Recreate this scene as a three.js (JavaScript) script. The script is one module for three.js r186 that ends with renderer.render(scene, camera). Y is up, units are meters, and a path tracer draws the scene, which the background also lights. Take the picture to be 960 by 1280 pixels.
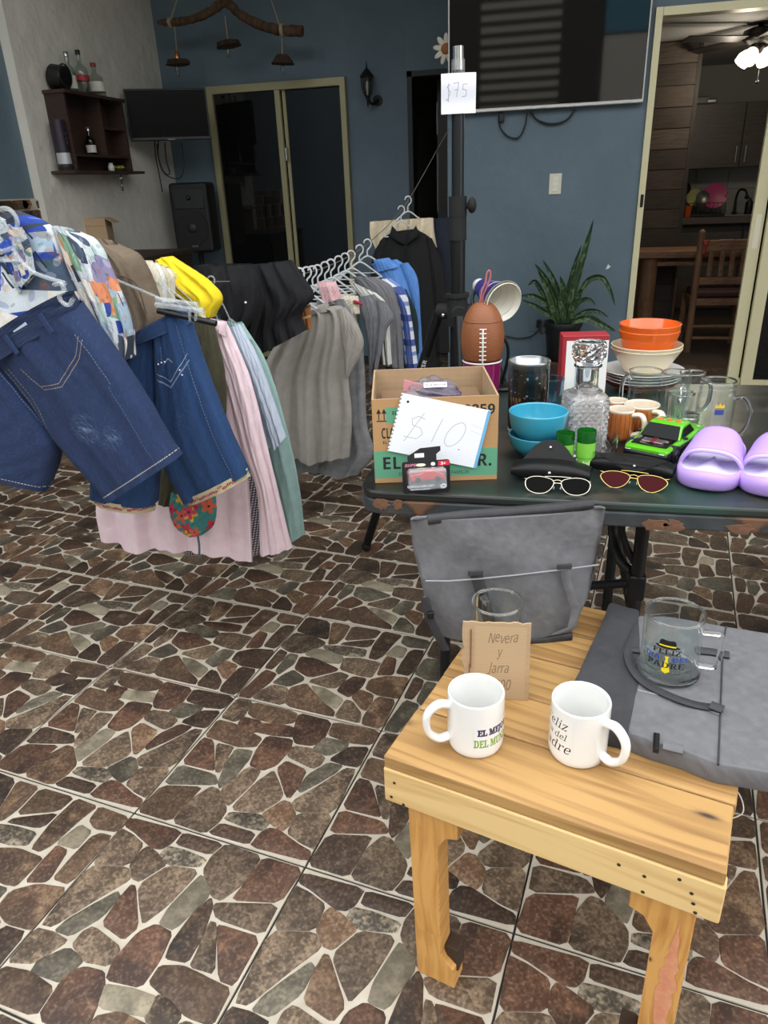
import * as THREE from 'three';
import { RoundedBoxGeometry } from 'three/addons/geometries/RoundedBoxGeometry.js';
import { mergeGeometries, mergeVertices, toCreasedNormals } from 'three/addons/utils/BufferGeometryUtils.js';
import { RectAreaLightUniformsLib } from 'three/addons/lights/RectAreaLightUniformsLib.js';

// ---------------------------------------------------------------- camera, sky, exposure
const scene = new THREE.Scene();
const EYE = new THREE.Vector3(0, 1.2917, 0);           // phone held at chest height
const FOCAL = 905;                                      // in pixels of the 960x1280 frame
const FWD = new THREE.Vector3(-0.20512, -0.41023, -0.88862).normalize();
const RIGHT = new THREE.Vector3(0.97722, -0.03837, -0.20785).normalize();
const UP = new THREE.Vector3().crossVectors(RIGHT, FWD).normalize();
RIGHT.crossVectors(FWD, UP).normalize();
const camera = new THREE.PerspectiveCamera(2 * Math.atan(640 / FOCAL) * 180 / Math.PI, 0.75, 0.05, 200);
camera.matrixAutoUpdate = false;
camera.matrix.makeBasis(RIGHT, UP, FWD.clone().negate()).setPosition(EYE);
camera.matrix.decompose(camera.position, camera.quaternion, camera.scale);
camera.matrixAutoUpdate = true;
scene.background = new THREE.Color().setRGB(0.975, 0.988, 1.0);   // even overcast sky
scene.backgroundIntensity = 2.6;
const renderer = new THREE.WebGLRenderer({ antialias: true });
renderer.toneMapping = THREE.LinearToneMapping;
renderer.toneMappingExposure = 1.2;
renderer.shadowMap.enabled = true;
RectAreaLightUniformsLib.init();

// ---------------------------------------------------------------- helpers
let seed = 7;
const rnd = (a = 0, b = 1) => { seed = (seed * 1664525 + 1013904223) >>> 0; return a + (b - a) * seed / 4294967296; };
const hash = (x, y = 0, z = 0) => { const s = Math.sin(x * 127.1 + y * 311.7 + z * 74.7) * 43758.5453; return s - Math.floor(s); };
const PI = Math.PI;
const V = (x, y, z) => new THREE.Vector3(x, y, z);
const ray = (px, py) => FWD.clone().addScaledVector(RIGHT, (px - 480) / FOCAL).addScaledVector(UP, -(py - 640) / FOCAL);
// a pixel gives a direction; the distance comes from the plane the thing stands on or hangs in
const onY = (px, py, y) => { const d = ray(px, py); return EYE.clone().addScaledVector(d, (y - EYE.y) / d.y); };
const onZ = (px, py, z) => { const d = ray(px, py); return EYE.clone().addScaledVector(d, (z - EYE.z) / d.z); };
const onX = (px, py, x) => { const d = ray(px, py); return EYE.clone().addScaledVector(d, (x - EYE.x) / d.x); };
const onPlane = (px, py, p, n) => { const d = ray(px, py); return EYE.clone().addScaledVector(d, n.dot(p.clone().sub(EYE)) / n.dot(d)); };

const taken = {};
function numbered(name) { const k = taken[name] = (taken[name] ?? -1) + 1; return k ? name + '_' + String(k).padStart(3, '0') : name; }
function fix(g) {                                         // position, normal, uv only, no index, ready to merge
  if (g.index) g = g.toNonIndexed();
  for (const k of Object.keys(g.attributes)) if (!['position', 'normal', 'uv'].includes(k)) g.deleteAttribute(k);
  if (!g.attributes.normal) g.computeVertexNormals();
  if (!g.attributes.uv) g.setAttribute('uv', new THREE.BufferAttribute(new Float32Array(g.attributes.position.count * 2), 2));
  g.morphAttributes = {};
  return g;
}
const merge = (gs) => gs.length === 1 ? gs[0] : mergeGeometries(gs.map(fix), false);
function part(name, geos, m, parent = scene) {
  const o = new THREE.Mesh(Array.isArray(geos) ? merge(geos) : geos, m);
  o.name = parent === scene ? numbered(name) : name; o.castShadow = o.receiveShadow = true;
  parent.add(o);
  return o;
}
function thing(name, label, category, pos = [0, 0, 0], turn = 0, group) {
  const o = new THREE.Group(); o.name = numbered(name); scene.add(o);
  if (pos.isVector3) o.position.copy(pos); else o.position.set(...pos);
  o.rotation.y = turn; o.userData = { label, category };
  if (group) o.userData.group = group;
  return o;
}
function tag(o, label, category, group) { o.userData = { label, category }; if (group) o.userData.group = group; return o; }
function struct(name, geos, m, parent = scene) { const o = part(name, geos, m, parent); if (parent === scene) o.userData.kind = 'structure'; return o; }
function structGroup(name, pos = [0, 0, 0]) { const o = new THREE.Group(); o.name = name; o.position.set(...pos); o.userData.kind = 'structure'; scene.add(o); return o; }
function dup(root, pos, turn, label, group) {
  const r = root.clone(); r.name = numbered(root.name.replace(/_\d{3}$/, '')); scene.add(r);
  r.userData = { ...root.userData };
  if (pos.isVector3) r.position.copy(pos); else r.position.set(...pos);
  if (turn !== undefined) r.rotation.y = turn;
  if (label) r.userData.label = label; if (group) r.userData.group = group;
  return r;
}
// geometry makers
const mv = (g, x = 0, y = 0, z = 0, rx = 0, ry = 0, rz = 0) => { if (rx) g.rotateX(rx); if (ry) g.rotateY(ry); if (rz) g.rotateZ(rz); return g.translate(x, y, z); };
function metricBox(g, w, h, d) {                          // uv in metres on each face
  const p = g.attributes.position, n = g.attributes.normal, uv = g.attributes.uv;
  for (let i = 0; i < p.count; i++) {
    const ax = Math.abs(n.getX(i)), ay = Math.abs(n.getY(i)), az = Math.abs(n.getZ(i));
    if (ax >= ay && ax >= az) uv.setXY(i, p.getZ(i), p.getY(i)); else if (ay >= az) uv.setXY(i, p.getX(i), p.getZ(i)); else uv.setXY(i, p.getX(i), p.getY(i));
  }
  return g;
}
const box = (w, h, d, ...m) => mv(metricBox(new THREE.BoxGeometry(w, h, d)), ...m);
const rbox = (w, h, d, r, ...m) => mv(metricBox(new RoundedBoxGeometry(w, h, d, 2, r)), ...m);
const cyl = (r1, r2, h, ...m) => mv(new THREE.CylinderGeometry(r1, r2, h, 28), ...m);
const cylN = (n, r1, r2, h, ...m) => mv(new THREE.CylinderGeometry(r1, r2, h, n), ...m);
const sph = (r, ...m) => mv(new THREE.SphereGeometry(r, 20, 14), ...m);
const lathe = (pts, seg = 40, ...m) => mv(new THREE.LatheGeometry(pts.map(([x, y]) => new THREE.Vector2(x, y)), seg), ...m);
const curve = (pts, closed = false) => new THREE.CatmullRomCurve3(pts.map((p) => p.isVector3 ? p : V(...p)), closed, 'centripetal');
const tube = (pts, r, seg = 24, rs = 8, closed = false) => new THREE.TubeGeometry(curve(pts, closed), seg, r, rs, closed);
function bar(a, b, r, r2 = r, n = 12) {                    // straight rod between two points
  a = a.isVector3 ? a : V(...a); b = b.isVector3 ? b : V(...b);
  const g = new THREE.CylinderGeometry(r2, r, a.distanceTo(b), n);
  g.applyQuaternion(new THREE.Quaternion().setFromUnitVectors(V(0, 1, 0), b.clone().sub(a).normalize()));
  return g.translate((a.x + b.x) / 2, (a.y + b.y) / 2, (a.z + b.z) / 2);
}
const shape = (pts) => new THREE.Shape(pts.map(([x, y]) => new THREE.Vector2(x, y)));
const ext = (sh, depth, bevel = 0, ...m) => mv(new THREE.ExtrudeGeometry(Array.isArray(sh) ? shape(sh) : sh, { depth, bevelEnabled: bevel > 0, bevelSize: bevel, bevelThickness: bevel, bevelSegments: 2, curveSegments: 12 }), ...m);
function rrect(w, h, r) {
  const s = new THREE.Shape(), x = -w / 2, y = -h / 2;
  s.moveTo(x + r, y); s.lineTo(x + w - r, y); s.absarc(x + w - r, y + r, r, -PI / 2, 0); s.lineTo(x + w, y + h - r); s.absarc(x + w - r, y + h - r, r, 0, PI / 2);
  s.lineTo(x + r, y + h); s.absarc(x + r, y + h - r, r, PI / 2, PI); s.lineTo(x, y + r); s.absarc(x + r, y + r, r, PI, 1.5 * PI);
  return s;
}
// closed surface through rings of equal length (each ring an array of Vector3)
function rings(list, { capStart = false, capEnd = false, closed = true } = {}) {
  const n = list[0].length, pos = [], uv = [], idx = [];
  let vv = 0;
  list.forEach((r, i) => {
    if (i) vv += r[0].distanceTo(list[i - 1][0]);
    let uu = 0;
    for (let k = 0; k <= n - (closed ? 0 : 1); k++) { const p = r[k % n]; if (k) uu += p.distanceTo(r[k - 1]); pos.push(p.x, p.y, p.z); uv.push(uu, vv); }
  });
  const w = closed ? n + 1 : n;
  for (let i = 0; i < list.length - 1; i++) for (let k = 0; k < w - 1; k++) { const a = i * w + k, b = a + 1, c = a + w, d = c + 1; idx.push(a, c, b, b, c, d); }
  for (const [on, i, flip] of [[capStart, 0, true], [capEnd, list.length - 1, false]]) if (on) {
    const c = pos.length / 3, m = list[i].reduce((s, p) => s.add(p), V(0, 0, 0)).divideScalar(n);
    pos.push(m.x, m.y, m.z); uv.push(0, 0);
    list[i].forEach((p) => { pos.push(p.x, p.y, p.z); uv.push(p.x, p.z); });
    for (let k = 0; k < n; k++) { const a = c + 1 + k, b = c + 1 + (k + 1) % n; flip ? idx.push(c, a, b) : idx.push(c, b, a); }
  }
  const g = new THREE.BufferGeometry();
  g.setAttribute('position', new THREE.Float32BufferAttribute(pos, 3)); g.setAttribute('uv', new THREE.Float32BufferAttribute(uv, 2)); g.setIndex(idx);
  g.computeVertexNormals();
  if (closed) {                                             // weld the seam's normals
    const nn = g.attributes.normal;
    for (let i = 0; i < list.length; i++) { const a = i * w, b = a + n, v = V(nn.getX(a) + nn.getX(b), nn.getY(a) + nn.getY(b), nn.getZ(a) + nn.getZ(b)).normalize(); nn.setXYZ(a, v.x, v.y, v.z); nn.setXYZ(b, v.x, v.y, v.z); }
  }
  return g;
}
// ---------------------------------------------------------------- textures
function vnoise(x, y, per, s) {                             // tileable value noise
  const xi = Math.floor(x), yi = Math.floor(y), fx = x - xi, fy = y - yi, u = fx * fx * (3 - 2 * fx), v = fy * fy * (3 - 2 * fy), w = (a) => ((a % per) + per) % per;
  const h = (a, b) => hash(w(a) + s * 17.3, w(b) + s * 5.1, s);
  return (h(xi, yi) * (1 - u) + h(xi + 1, yi) * u) * (1 - v) + (h(xi, yi + 1) * (1 - u) + h(xi + 1, yi + 1) * u) * v;
}
const fbm = (x, y, per, s, oct = 4) => { let a = 0.5, t = 0, n = 0; for (let i = 0; i < oct; i++, a *= 0.5, per *= 2, x *= 2, y *= 2) { t += a * vnoise(x, y, per, s + i); n += a; } return t / n; };
function dataTex(n, fn, srgb = true, rep = 1, h = n) {
  const d = new Uint8Array(n * h * 4);
  for (let j = 0; j < h; j++) for (let i = 0; i < n; i++) { const c = fn(i / n, j / h), k = (j * n + i) * 4; for (let q = 0; q < 3; q++) d[k + q] = Math.max(0, Math.min(255, Array.isArray(c) ? c[q] : c)); d[k + 3] = 255; }
  const t = new THREE.DataTexture(d, n, h); t.wrapS = t.wrapT = THREE.RepeatWrapping; t.magFilter = THREE.LinearFilter; t.minFilter = THREE.LinearMipmapLinearFilter; t.generateMipmaps = true;
  if (srgb) t.colorSpace = THREE.SRGBColorSpace;
  t.repeat.set(rep, rep); t.needsUpdate = true;
  return t;
}
function canvasTex(w, h, draw, rep) {
  const c = document.createElement('canvas'); c.width = w; c.height = h;
  draw(c.getContext('2d'), w, h);
  const t = new THREE.CanvasTexture(c); t.colorSpace = THREE.SRGBColorSpace;
  if (rep) { t.wrapS = t.wrapT = THREE.RepeatWrapping; t.repeat.set(rep, rep); }
  return t;
}
const mix = (a, b, t) => a.map((x, i) => x + (b[i] - x) * t);
const hex = (h) => [(h >> 16) & 255, (h >> 8) & 255, h & 255];
const mat = (color, roughness = 0.6, o = {}) => new THREE.MeshStandardMaterial({ color, roughness, ...o });
const phys = (color, roughness = 0.5, o = {}) => new THREE.MeshPhysicalMaterial({ color, roughness, ...o });
const glassMat = (color = 0xffffff, o = {}) => phys(color, 0.02, { transmission: 1, thickness: 0.01, ior: 1.5, ...o });
const paneMat = (color = 0xffffff, o = {}) => phys(color, 0.02, { transmission: 1, thickness: 0, ior: 1.5, ...o });
// shared materials
const fineBump = dataTex(128, (x, y) => 255 * fbm(x * 16, y * 16, 16, 3, 3), false, 6);
const M = {
  cream: mat(0xd9d3a8, 0.45), black: mat(0x0b0b0c, 0.45), blackMetal: mat(0x17181a, 0.38, { metalness: 0.35 }), blackMatte: mat(0x101112, 0.8),
  chrome: mat(0xd8d8d8, 0.18, { metalness: 1 }), gold: mat(0xc9b06a, 0.25, { metalness: 1 }), steel: mat(0xb9bcbd, 0.3, { metalness: 1 }),
  white: mat(0xe8e8e4, 0.4), paper: mat(0xe6e9f0, 0.85), rope: mat(0xa2937a, 0.95), cable: mat(0x0a0a0a, 0.55),
  glass: glassMat(), clearPlastic: phys(0xf4f8fa, 0.12, { transmission: 0.82, thickness: 0, ior: 1.45 }),
};
const moldA = [
['k',23,800,117,790,152,821,130,984,24,978],
['b',164,881,225,854,391,847,471,896,443,982,140,981],
['t',156,776,229,740,291,743,279,837,157,839],
['g',292,748,417,760,521,777,484,860,271,823],
['r',520,794,566,742,650,751,707,790,687,973,460,979],
['b',720,862,861,847,983,864,992,987,705,974],
['s',684,726,787,709,863,794,854,840,705,832],
['d',812,682,899,675,985,682,984,840,874,803],
['b',28,620,161,615,263,607,354,638,352,712,239,738,131,768,20,766],
['r',25,389,220,397,221,415,92,599,22,600],
['k',238,398,270,398,244,516,238,591,125,585],
['d',268,466,301,332,334,296,364,375,373,536,356,597,257,580],
['r',378,622,401,500,492,490,540,548,557,683,533,756,378,734],
['k',572,628,748,592,774,628,775,686,681,725,569,711],
['g',348,280,428,213,451,213,486,396,481,475,400,477],
['t',564,522,704,363,729,365,732,438,722,560,585,591],
['s',750,535,741,431,770,414,816,489,883,598,898,659,814,653],
['k',840,476,754,343,811,289,992,350,980,654,921,645],
['k',506,392,472,215,499,191,626,220,681,328,676,367,611,439,549,501],
['k',28,220,291,307,294,329,249,368,23,370],
['r',8,17,213,21,224,168,236,266,27,204],
['k',240,184,229,19,429,15,455,102,448,177,336,280,285,283],
['t',642,206,747,168,793,157,807,189,807,264,751,323,707,327],
['w',477,120,598,115,686,119,701,134,702,174,635,204,480,168],
['d',450,17,670,24,668,94,475,90],
['r',701,106,690,19,992,34,982,89,899,106,773,150,728,143],
['k',828,151,922,122,990,109,992,119,987,331,819,272]];
const moldB = [
['d',30,791,141,777,272,761,285,779,209,969,22,982],
['b',291,810,320,711,374,737,385,825,377,970,230,969],
['b',412,785,604,880,614,976,400,971],
['d',423,761,412,729,586,757,609,783,612,860],
['b',634,805,655,650,713,648,740,704,753,843,784,966,639,973],
['b',813,884,874,854,992,869,992,962,799,971],
['g',753,713,873,719,868,824,788,840],
['d',895,793,890,648,892,549,988,550,992,834,924,829],
['r',769,609,780,489,866,521,873,543,840,688,767,699],
['t',766,332,868,297,984,306,992,320,992,522,846,491,756,422],
['k',11,580,109,543,196,558,295,684,285,723,168,765,28,761],
['w',307,660,411,620,541,627,617,651,602,727,467,719,310,689],
['g',220,544,413,509,488,525,488,597,370,634,253,630],
['k',522,468,684,446,750,456,751,553,750,616,595,618,500,588],
['r',230,376,364,328,497,436,501,469,308,520,203,512],
['d',26,328,84,329,95,460,89,524,23,543],
['s',111,326,155,291,190,426,177,520,107,516],
['s',189,290,159,197,278,200,334,276,325,309,226,357],
['k',370,283,528,268,575,283,596,359,600,420,530,434],
['s',600,332,599,257,696,221,727,343,725,424,639,420],
['r',8,13,99,16,107,67,140,203,137,285,41,303],
['k',130,97,112,20,331,19,278,178,173,174],
['b',296,183,344,23,674,18,659,71,530,136,441,207,377,255],
['g',521,154,640,96,662,97,665,189,506,250,414,244],
['d',686,22,849,20,822,102,737,180,689,186],
['t',713,226,811,144,843,139,845,225,830,286,735,307],
['d',856,72,872,17,991,13,984,284,862,274]];
// ---------------------------------------------------------------- the floor: printed stone tiles, every stone in relief
const TILE = 0.44, T0 = V(-0.869, 0, -1.079), TU = V(0.9874, 0, 0.158), TV_ = V(0.158, 0, -0.9874);
const stoneTones = { k: [0x5f5246, 0x7f7060, 0x3b3128], b: [0x554437, 0x6d5947, 0x392c23], t: [0x6e5745, 0x937c66, 0x443429], g: [0x827f72, 0x989486, 0x605d52], r: [0x543d31, 0x6b4f3f, 0x382821], s: [0x5d5b52, 0x747166, 0x413f38], d: [0x3f3128, 0x534338, 0x29201a], w: [0x68645a, 0xaaa496, 0x35312c] };
const stoneMat = {};
Object.entries(stoneTones).forEach(([k, [a, b, c]], q) => {
  const A = hex(a), B = hex(b), D = hex(c), grit = { w: 1.5, k: 1.05, t: 0.95, g: 0.55 }[k] ?? 0.75;
  const tex = dataTex(256, (x, y) => {
    const n = fbm(x * 5, y * 5, 5, q * 9 + 1, 4), m = fbm(x * 11, y * 11, 11, q * 9 + 4, 3), f = fbm(x * 80, y * 80, 80, q * 9 + 7, 2), h = hash(Math.floor(x * 256), Math.floor(y * 256), q);
    let col = mix(mix(D, A, Math.min(1, Math.max(0, (n - 0.26) * 3.4))), B, Math.min(1, Math.max(0, (m - 0.46) * 3.2)));
    const g = ((f - 0.5) * 1.35 + (h - 0.5) * 0.30) * grit;
    return g > 0 ? mix(col, [178, 166, 150], Math.min(0.6, g * 0.9)) : mix(col, D, Math.min(0.7, -g * 1.3));
  }, true, 2.6);
  stoneMat[k] = [0, 1].map((i) => { const m = mat(i ? 0xdcd2c4 : 0xfff5e6, 0.5, { map: tex, bumpMap: tex, bumpScale: 0.0015 }); m.name = 'stone_' + k + i; return m; });
});
function stoneGeo(poly) {                                    // flat-topped pebble of the tile's relief, corners rounded
  let p = []; for (let i = 1; i < poly.length; i += 2) p.push([poly[i] / 1000 * TILE, -poly[i + 1] / 1000 * TILE]);
  let q = []; p.forEach((a, i) => { const b = p[(i + 1) % p.length]; q.push([a[0] * 0.87 + b[0] * 0.13, a[1] * 0.87 + b[1] * 0.13], [a[0] * 0.13 + b[0] * 0.87, a[1] * 0.13 + b[1] * 0.87]); });
  const c = q.reduce((s, a) => [s[0] + a[0] / q.length, s[1] + a[1] / q.length], [0, 0]);
  const grow = (d) => q.map(([x, z]) => { const dx = x - c[0], dz = z - c[1], l = Math.hypot(dx, dz); return [x + dx / l * d, z + dz / l * d]; });
  const low = grow(0.0042), top = grow(0.0026), pos = [], uv = [], idx = [], n = q.length;
  low.forEach(([x, z]) => pos.push(x, -0.0022, z)); top.forEach(([x, z]) => pos.push(x, 0, z)); pos.push(c[0], 0.0002, c[1]);
  for (let i = 0; i < pos.length; i += 3) uv.push(pos[i], pos[i + 2]);
  for (let i = 0; i < n; i++) { const j = (i + 1) % n; idx.push(i, j, n + i, j, n + j, n + i, n + i, n + j, 2 * n); }
  const g = new THREE.BufferGeometry(); g.setAttribute('position', new THREE.Float32BufferAttribute(pos, 3)); g.setAttribute('uv', new THREE.Float32BufferAttribute(uv, 2)); g.setIndex(idx); g.computeVertexNormals();
  g.userData = { c, r: Math.sqrt(n) };
  return g;
}
const molds = { A: moldA, B: moldB }, moldGeo = { A: moldA.map(stoneGeo), B: moldB.map(stoneGeo) };
const floor = structGroup('floor');
const groutTex = dataTex(128, (x, y) => mix([164, 155, 138], [200, 191, 174], fbm(x * 8, y * 8, 8, 5, 4)), true, 4);
const groutMat = mat(0xffffff, 0.7, { map: groutTex });
part('subfloor', box(9, 0.1, 9.5, -0.3, -0.0555, -2.0), mat(0x2c2b28, 0.9), floor);
{
  const tileGeo = metricBox(new RoundedBoxGeometry(TILE - 0.0045, 0.006, TILE - 0.0045, 1, 0.0012)); tileGeo.translate(TILE / 2, -0.0050, -TILE / 2);
  const all = [];
  for (let j = -4; j <= 10; j++) for (let i = -6; i <= 9; i++) {
    const c = T0.clone().addScaledVector(TU, (i + 0.5) * TILE).addScaledVector(TV_, (j + 0.5) * TILE);
    if (c.x < -3.15 || c.x > 3.1 || c.z < -5.75 || c.z > 0.8) continue;
    const h = hash(i * 3.1, j * 7.7);
    let kind = 'B', flip = false;
    if (j === 0) kind = 'A'; else if (j === -1) { kind = i < 0 ? 'B' : 'A'; flip = i >= 0; } else if (j < -1 || j > 3) { kind = h > 0.5 ? 'A' : 'B'; flip = hash(i, j) > 0.5; }
    const o = part('tile', tileGeo, groutMat, floor);
    o.position.copy(T0).addScaledVector(TU, (i + (flip ? 1 : 0)) * TILE).addScaledVector(TV_, (j + (flip ? 1 : 0)) * TILE);
    o.rotation.y = Math.atan2(-TU.z, TU.x) + (flip ? PI : 0);
    o.updateMatrix();
    molds[kind].forEach((poly, k) => {
      const g = moldGeo[kind][k]; let cls = poly[0];
      const h2 = hash(i * 1.7 + k, j * 2.3); if (h2 > 0.72) cls = 'kbrdtkrs'[Math.floor(h2 * 97) % 8];
      const w = V(g.userData.c[0], 0, g.userData.c[1]).applyMatrix4(o.matrix), d = w.clone().sub(EYE), dep = d.dot(FWD);
      const px = 480 + FOCAL * d.dot(RIGHT) / dep, py = 640 - FOCAL * d.dot(UP) / dep;
      const seen = dep > 0.1 && px > -20 && px < 980 && py < 1300 && !(px > 520 && px < 900 && py > 640 && py < 1090) && !(px < 300 && py < 640);
      g.computeBoundingSphere();
      all.push({ o, g, m: stoneMat[cls][h2 * 10 % 1 > 0.5 ? 1 : 0], size: seen ? (g.boundingSphere.radius / dep) ** 2 * -d.y / d.length() : 0 });
    });
  }
  all.sort((a, b) => b.size - a.size);
  all.slice(0, 300).forEach(({ o, g, m }) => part('stone', g, m, o));
  const byMat = new Map();
  all.slice(300).forEach(({ o, g, m }) => { const c = fix(g.clone()); c.applyMatrix4(o.matrix); byMat.has(m) || byMat.set(m, []); byMat.get(m).push(c); });
  const field = part('stone_field', mergeGeometries([...byMat.values()].map((l) => mergeGeometries(l, false)), true), [...byMat.keys()], floor);
  field.userData.kind = 'stuff';
}
// ---------------------------------------------------------------- walls, ceiling, openings
const ZW = -4.91, ZF = -5.9, XL = -2.96, CEIL = 3.3;
const plaster = (a, b, s, spots) => dataTex(256, (x, y) => { const n = fbm(x * 4, y * 4, 4, s, 5), f = fbm(x * 30, y * 30, 30, s + 2, 2); return mix(a, b, Math.max(0, Math.min(1, n * 1.5 - 0.25 + (f - 0.5) * 0.25))); }, true, 0.7);
const blueTex = plaster([86, 105, 117], [100, 119, 131], 21), greyTex = plaster([202, 200, 190], [220, 218, 209], 33), whiteTex = plaster([190, 188, 182], [205, 203, 197], 45);
const wallBump = dataTex(256, (x, y) => 255 * fbm(x * 10, y * 10, 10, 61, 5), false, 1.3);
const wallBlue = mat(0xffffff, 0.62, { map: blueTex, bumpMap: wallBump, bumpScale: 0.004 });
const wallGrey = mat(0xffffff, 0.8, { map: greyTex, bumpMap: wallBump, bumpScale: 0.010 });
const wallWhite = mat(0xffffff, 0.85, { map: whiteTex });
const DX0 = 0.497, DX1 = 2.75, DH = 2.115;                   // kitchen door opening
struct('wall_back', [box(DX0 + 0.64, CEIL, 0.15, (DX0 - 0.64) / 2, CEIL / 2, ZW - 0.075), box(DX1 - DX0, CEIL - DH, 0.15, (DX0 + DX1) / 2, (CEIL + DH) / 2, ZW - 0.075), box(0.5, CEIL, 0.15, DX1 + 0.25, CEIL / 2, ZW - 0.075)], wallBlue);
struct('wall_back_return', box(0.12, CEIL, 0.95, -0.58, CEIL / 2, -5.535), wallBlue);
const GX0 = -2.585, GX1 = -1.505, GH = 2.02, OX0 = -1.06, OX1 = -0.60, OH = 2.03;
struct('wall_back_recess', [box(GX0 + 3.2, CEIL, 0.15, (GX0 - 3.2) / 2, CEIL / 2, ZF - 0.075), box(GX1 - GX0, CEIL - GH, 0.15, (GX0 + GX1) / 2, (CEIL + GH) / 2, ZF - 0.075), box(OX0 - GX1, CEIL, 0.15, (OX0 + GX1) / 2, CEIL / 2, ZF - 0.075), box(OX1 - OX0 + 0.2, CEIL - OH, 0.15, (OX0 + OX1 + 0.2) / 2, (CEIL + OH) / 2, ZF - 0.075), box(0.3, CEIL, 0.15, OX1 + 0.15, CEIL / 2, ZF - 0.075)], wallBlue);
struct('wall_left', box(0.3, CEIL, 1.74, XL - 0.15, CEIL / 2, -5.04), wallGrey);
const wallLeftFront = struct('wall_left_front', box(0.2, CEIL, 3.9, XL - 0.16, CEIL / 2, -2.22), wallBlue);  // near stretch is out of view, long enough to darken the door glass
struct('wall_right_unseen', box(0.2, CEIL, 3.2, 3.2, CEIL / 2, -3.35), wallWhite);  // out of view, placed to darken the right side and screen reflections
struct('ceiling', box(6.6, 0.16, 3.4, 0.0, CEIL + 0.08, -4.3), wallWhite);  // out of view, front edge set by how far skylight reaches in
struct('unseen_ground', box(60, 0.1, 40, 0, -0.12, 17), mat(0xb4afa4, 0.9));  // out of view, kept pale to bounce skylight into the room
// rooms behind the two dark openings
struct('wall_inner_room', [box(3.4, CEIL, 0.1, -1.9, CEIL / 2, -8.6), box(0.1, CEIL, 2.6, -3.3, CEIL / 2, -7.3), box(0.1, CEIL, 2.6, -1.25, CEIL / 2, -7.3), box(0.1, CEIL, 2.6, -0.35, CEIL / 2, -7.3)], wallWhite);
struct('ceiling_inner_room', box(3.4, 0.1, 2.8, -1.9, CEIL + 0.05, -7.3), wallWhite);
struct('floor_inner_room', box(3.4, 0.1, 2.7, -1.9, -0.056, -7.25), mat(0x9a8c7c, 0.6));
// ---------------------------------------------------------------- sizes read from pixels at a known point
const depthOf = (p) => p.clone().sub(EYE).dot(FWD);
const sz = (px, p) => px * depthOf(p) / FOCAL;                                   // length of px pixels at p
const FLATF = V(FWD.x, 0, FWD.z).normalize();
const hgt = (px, py, p) => onPlane(px, py, p, FLATF).y;                          // height above p's foot
// ---------------------------------------------------------------- pine bench
const woodTex = (a, b, c, s, knots = 5, size = 256) => dataTex(size, (x, y) => {
  let wy = y + 0.02 * Math.sin(x * PI * 2 + s) + 0.03 * (fbm(x * 2, y * 2, 2, s, 2) - 0.5), dark = 0;
  for (let k = 0; k < knots; k++) { const kx = hash(k, s, 1), ky = hash(k, s, 2), dx = (x - kx) * 3.2, dy = (y - ky) * 5, r = Math.hypot(dx, dy); wy += 0.018 * Math.exp(-r * r * 10) * Math.sign(dy); dark += Math.exp(-r * r * 420 * (0.5 + hash(k, s, 3))); }
  const g = fbm(x * 2, wy * 22, 22, s + 3, 3), f = fbm(x * 8, wy * 90, 90, s + 5, 2), big = fbm(x * 3, y * 3, 3, s + 8, 4);
  const ringv = 0.5 + 0.5 * Math.sin(wy * 95 + 9 * g);
  let col = mix(a, b, Math.min(1, Math.max(0, ringv * 0.55 + (f - 0.5) * 0.7 + (big - 0.5) * 1.3)));
  return mix(col, c, Math.min(0.92, dark));
}, true, 2.2);
const pineTex = woodTex([220, 188, 130], [188, 148, 90], [62, 42, 28], 3, 6, 512), pineTexV = pineTex.clone(); pineTexV.rotation = PI / 2; pineTexV.repeat.set(3, 3);
const topTex = woodTex([176, 138, 84], [124, 88, 48], [52, 38, 30], 8, 9, 512);
for (const t of [pineTex, topTex]) t.repeat.set(1.05, 2.2);
const shiftUV = (g, du, dv) => { const u = g.attributes.uv; for (let i = 0; i < u.count; i++) u.setXY(i, u.getX(i) + du, u.getY(i) + dv); return g; };
const pine = mat(0xffffff, 0.62, { map: pineTex, bumpMap: pineTex, bumpScale: 0.0008 }), pineV = mat(0xf2d6b0, 0.62, { map: pineTexV }), pineTop = mat(0xffffff, 0.55, { map: topTex, bumpMap: topTex, bumpScale: 0.0008 });
const BH = 0.53, BW = 0.462, BD = 0.535, BYAW = -15.6 * PI / 180;
const bench = thing('wooden_bench', 'small pine bench with nailed planks and notched legs under the white mugs', 'bench', [-0.2, 0, -0.797], BYAW);
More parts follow.
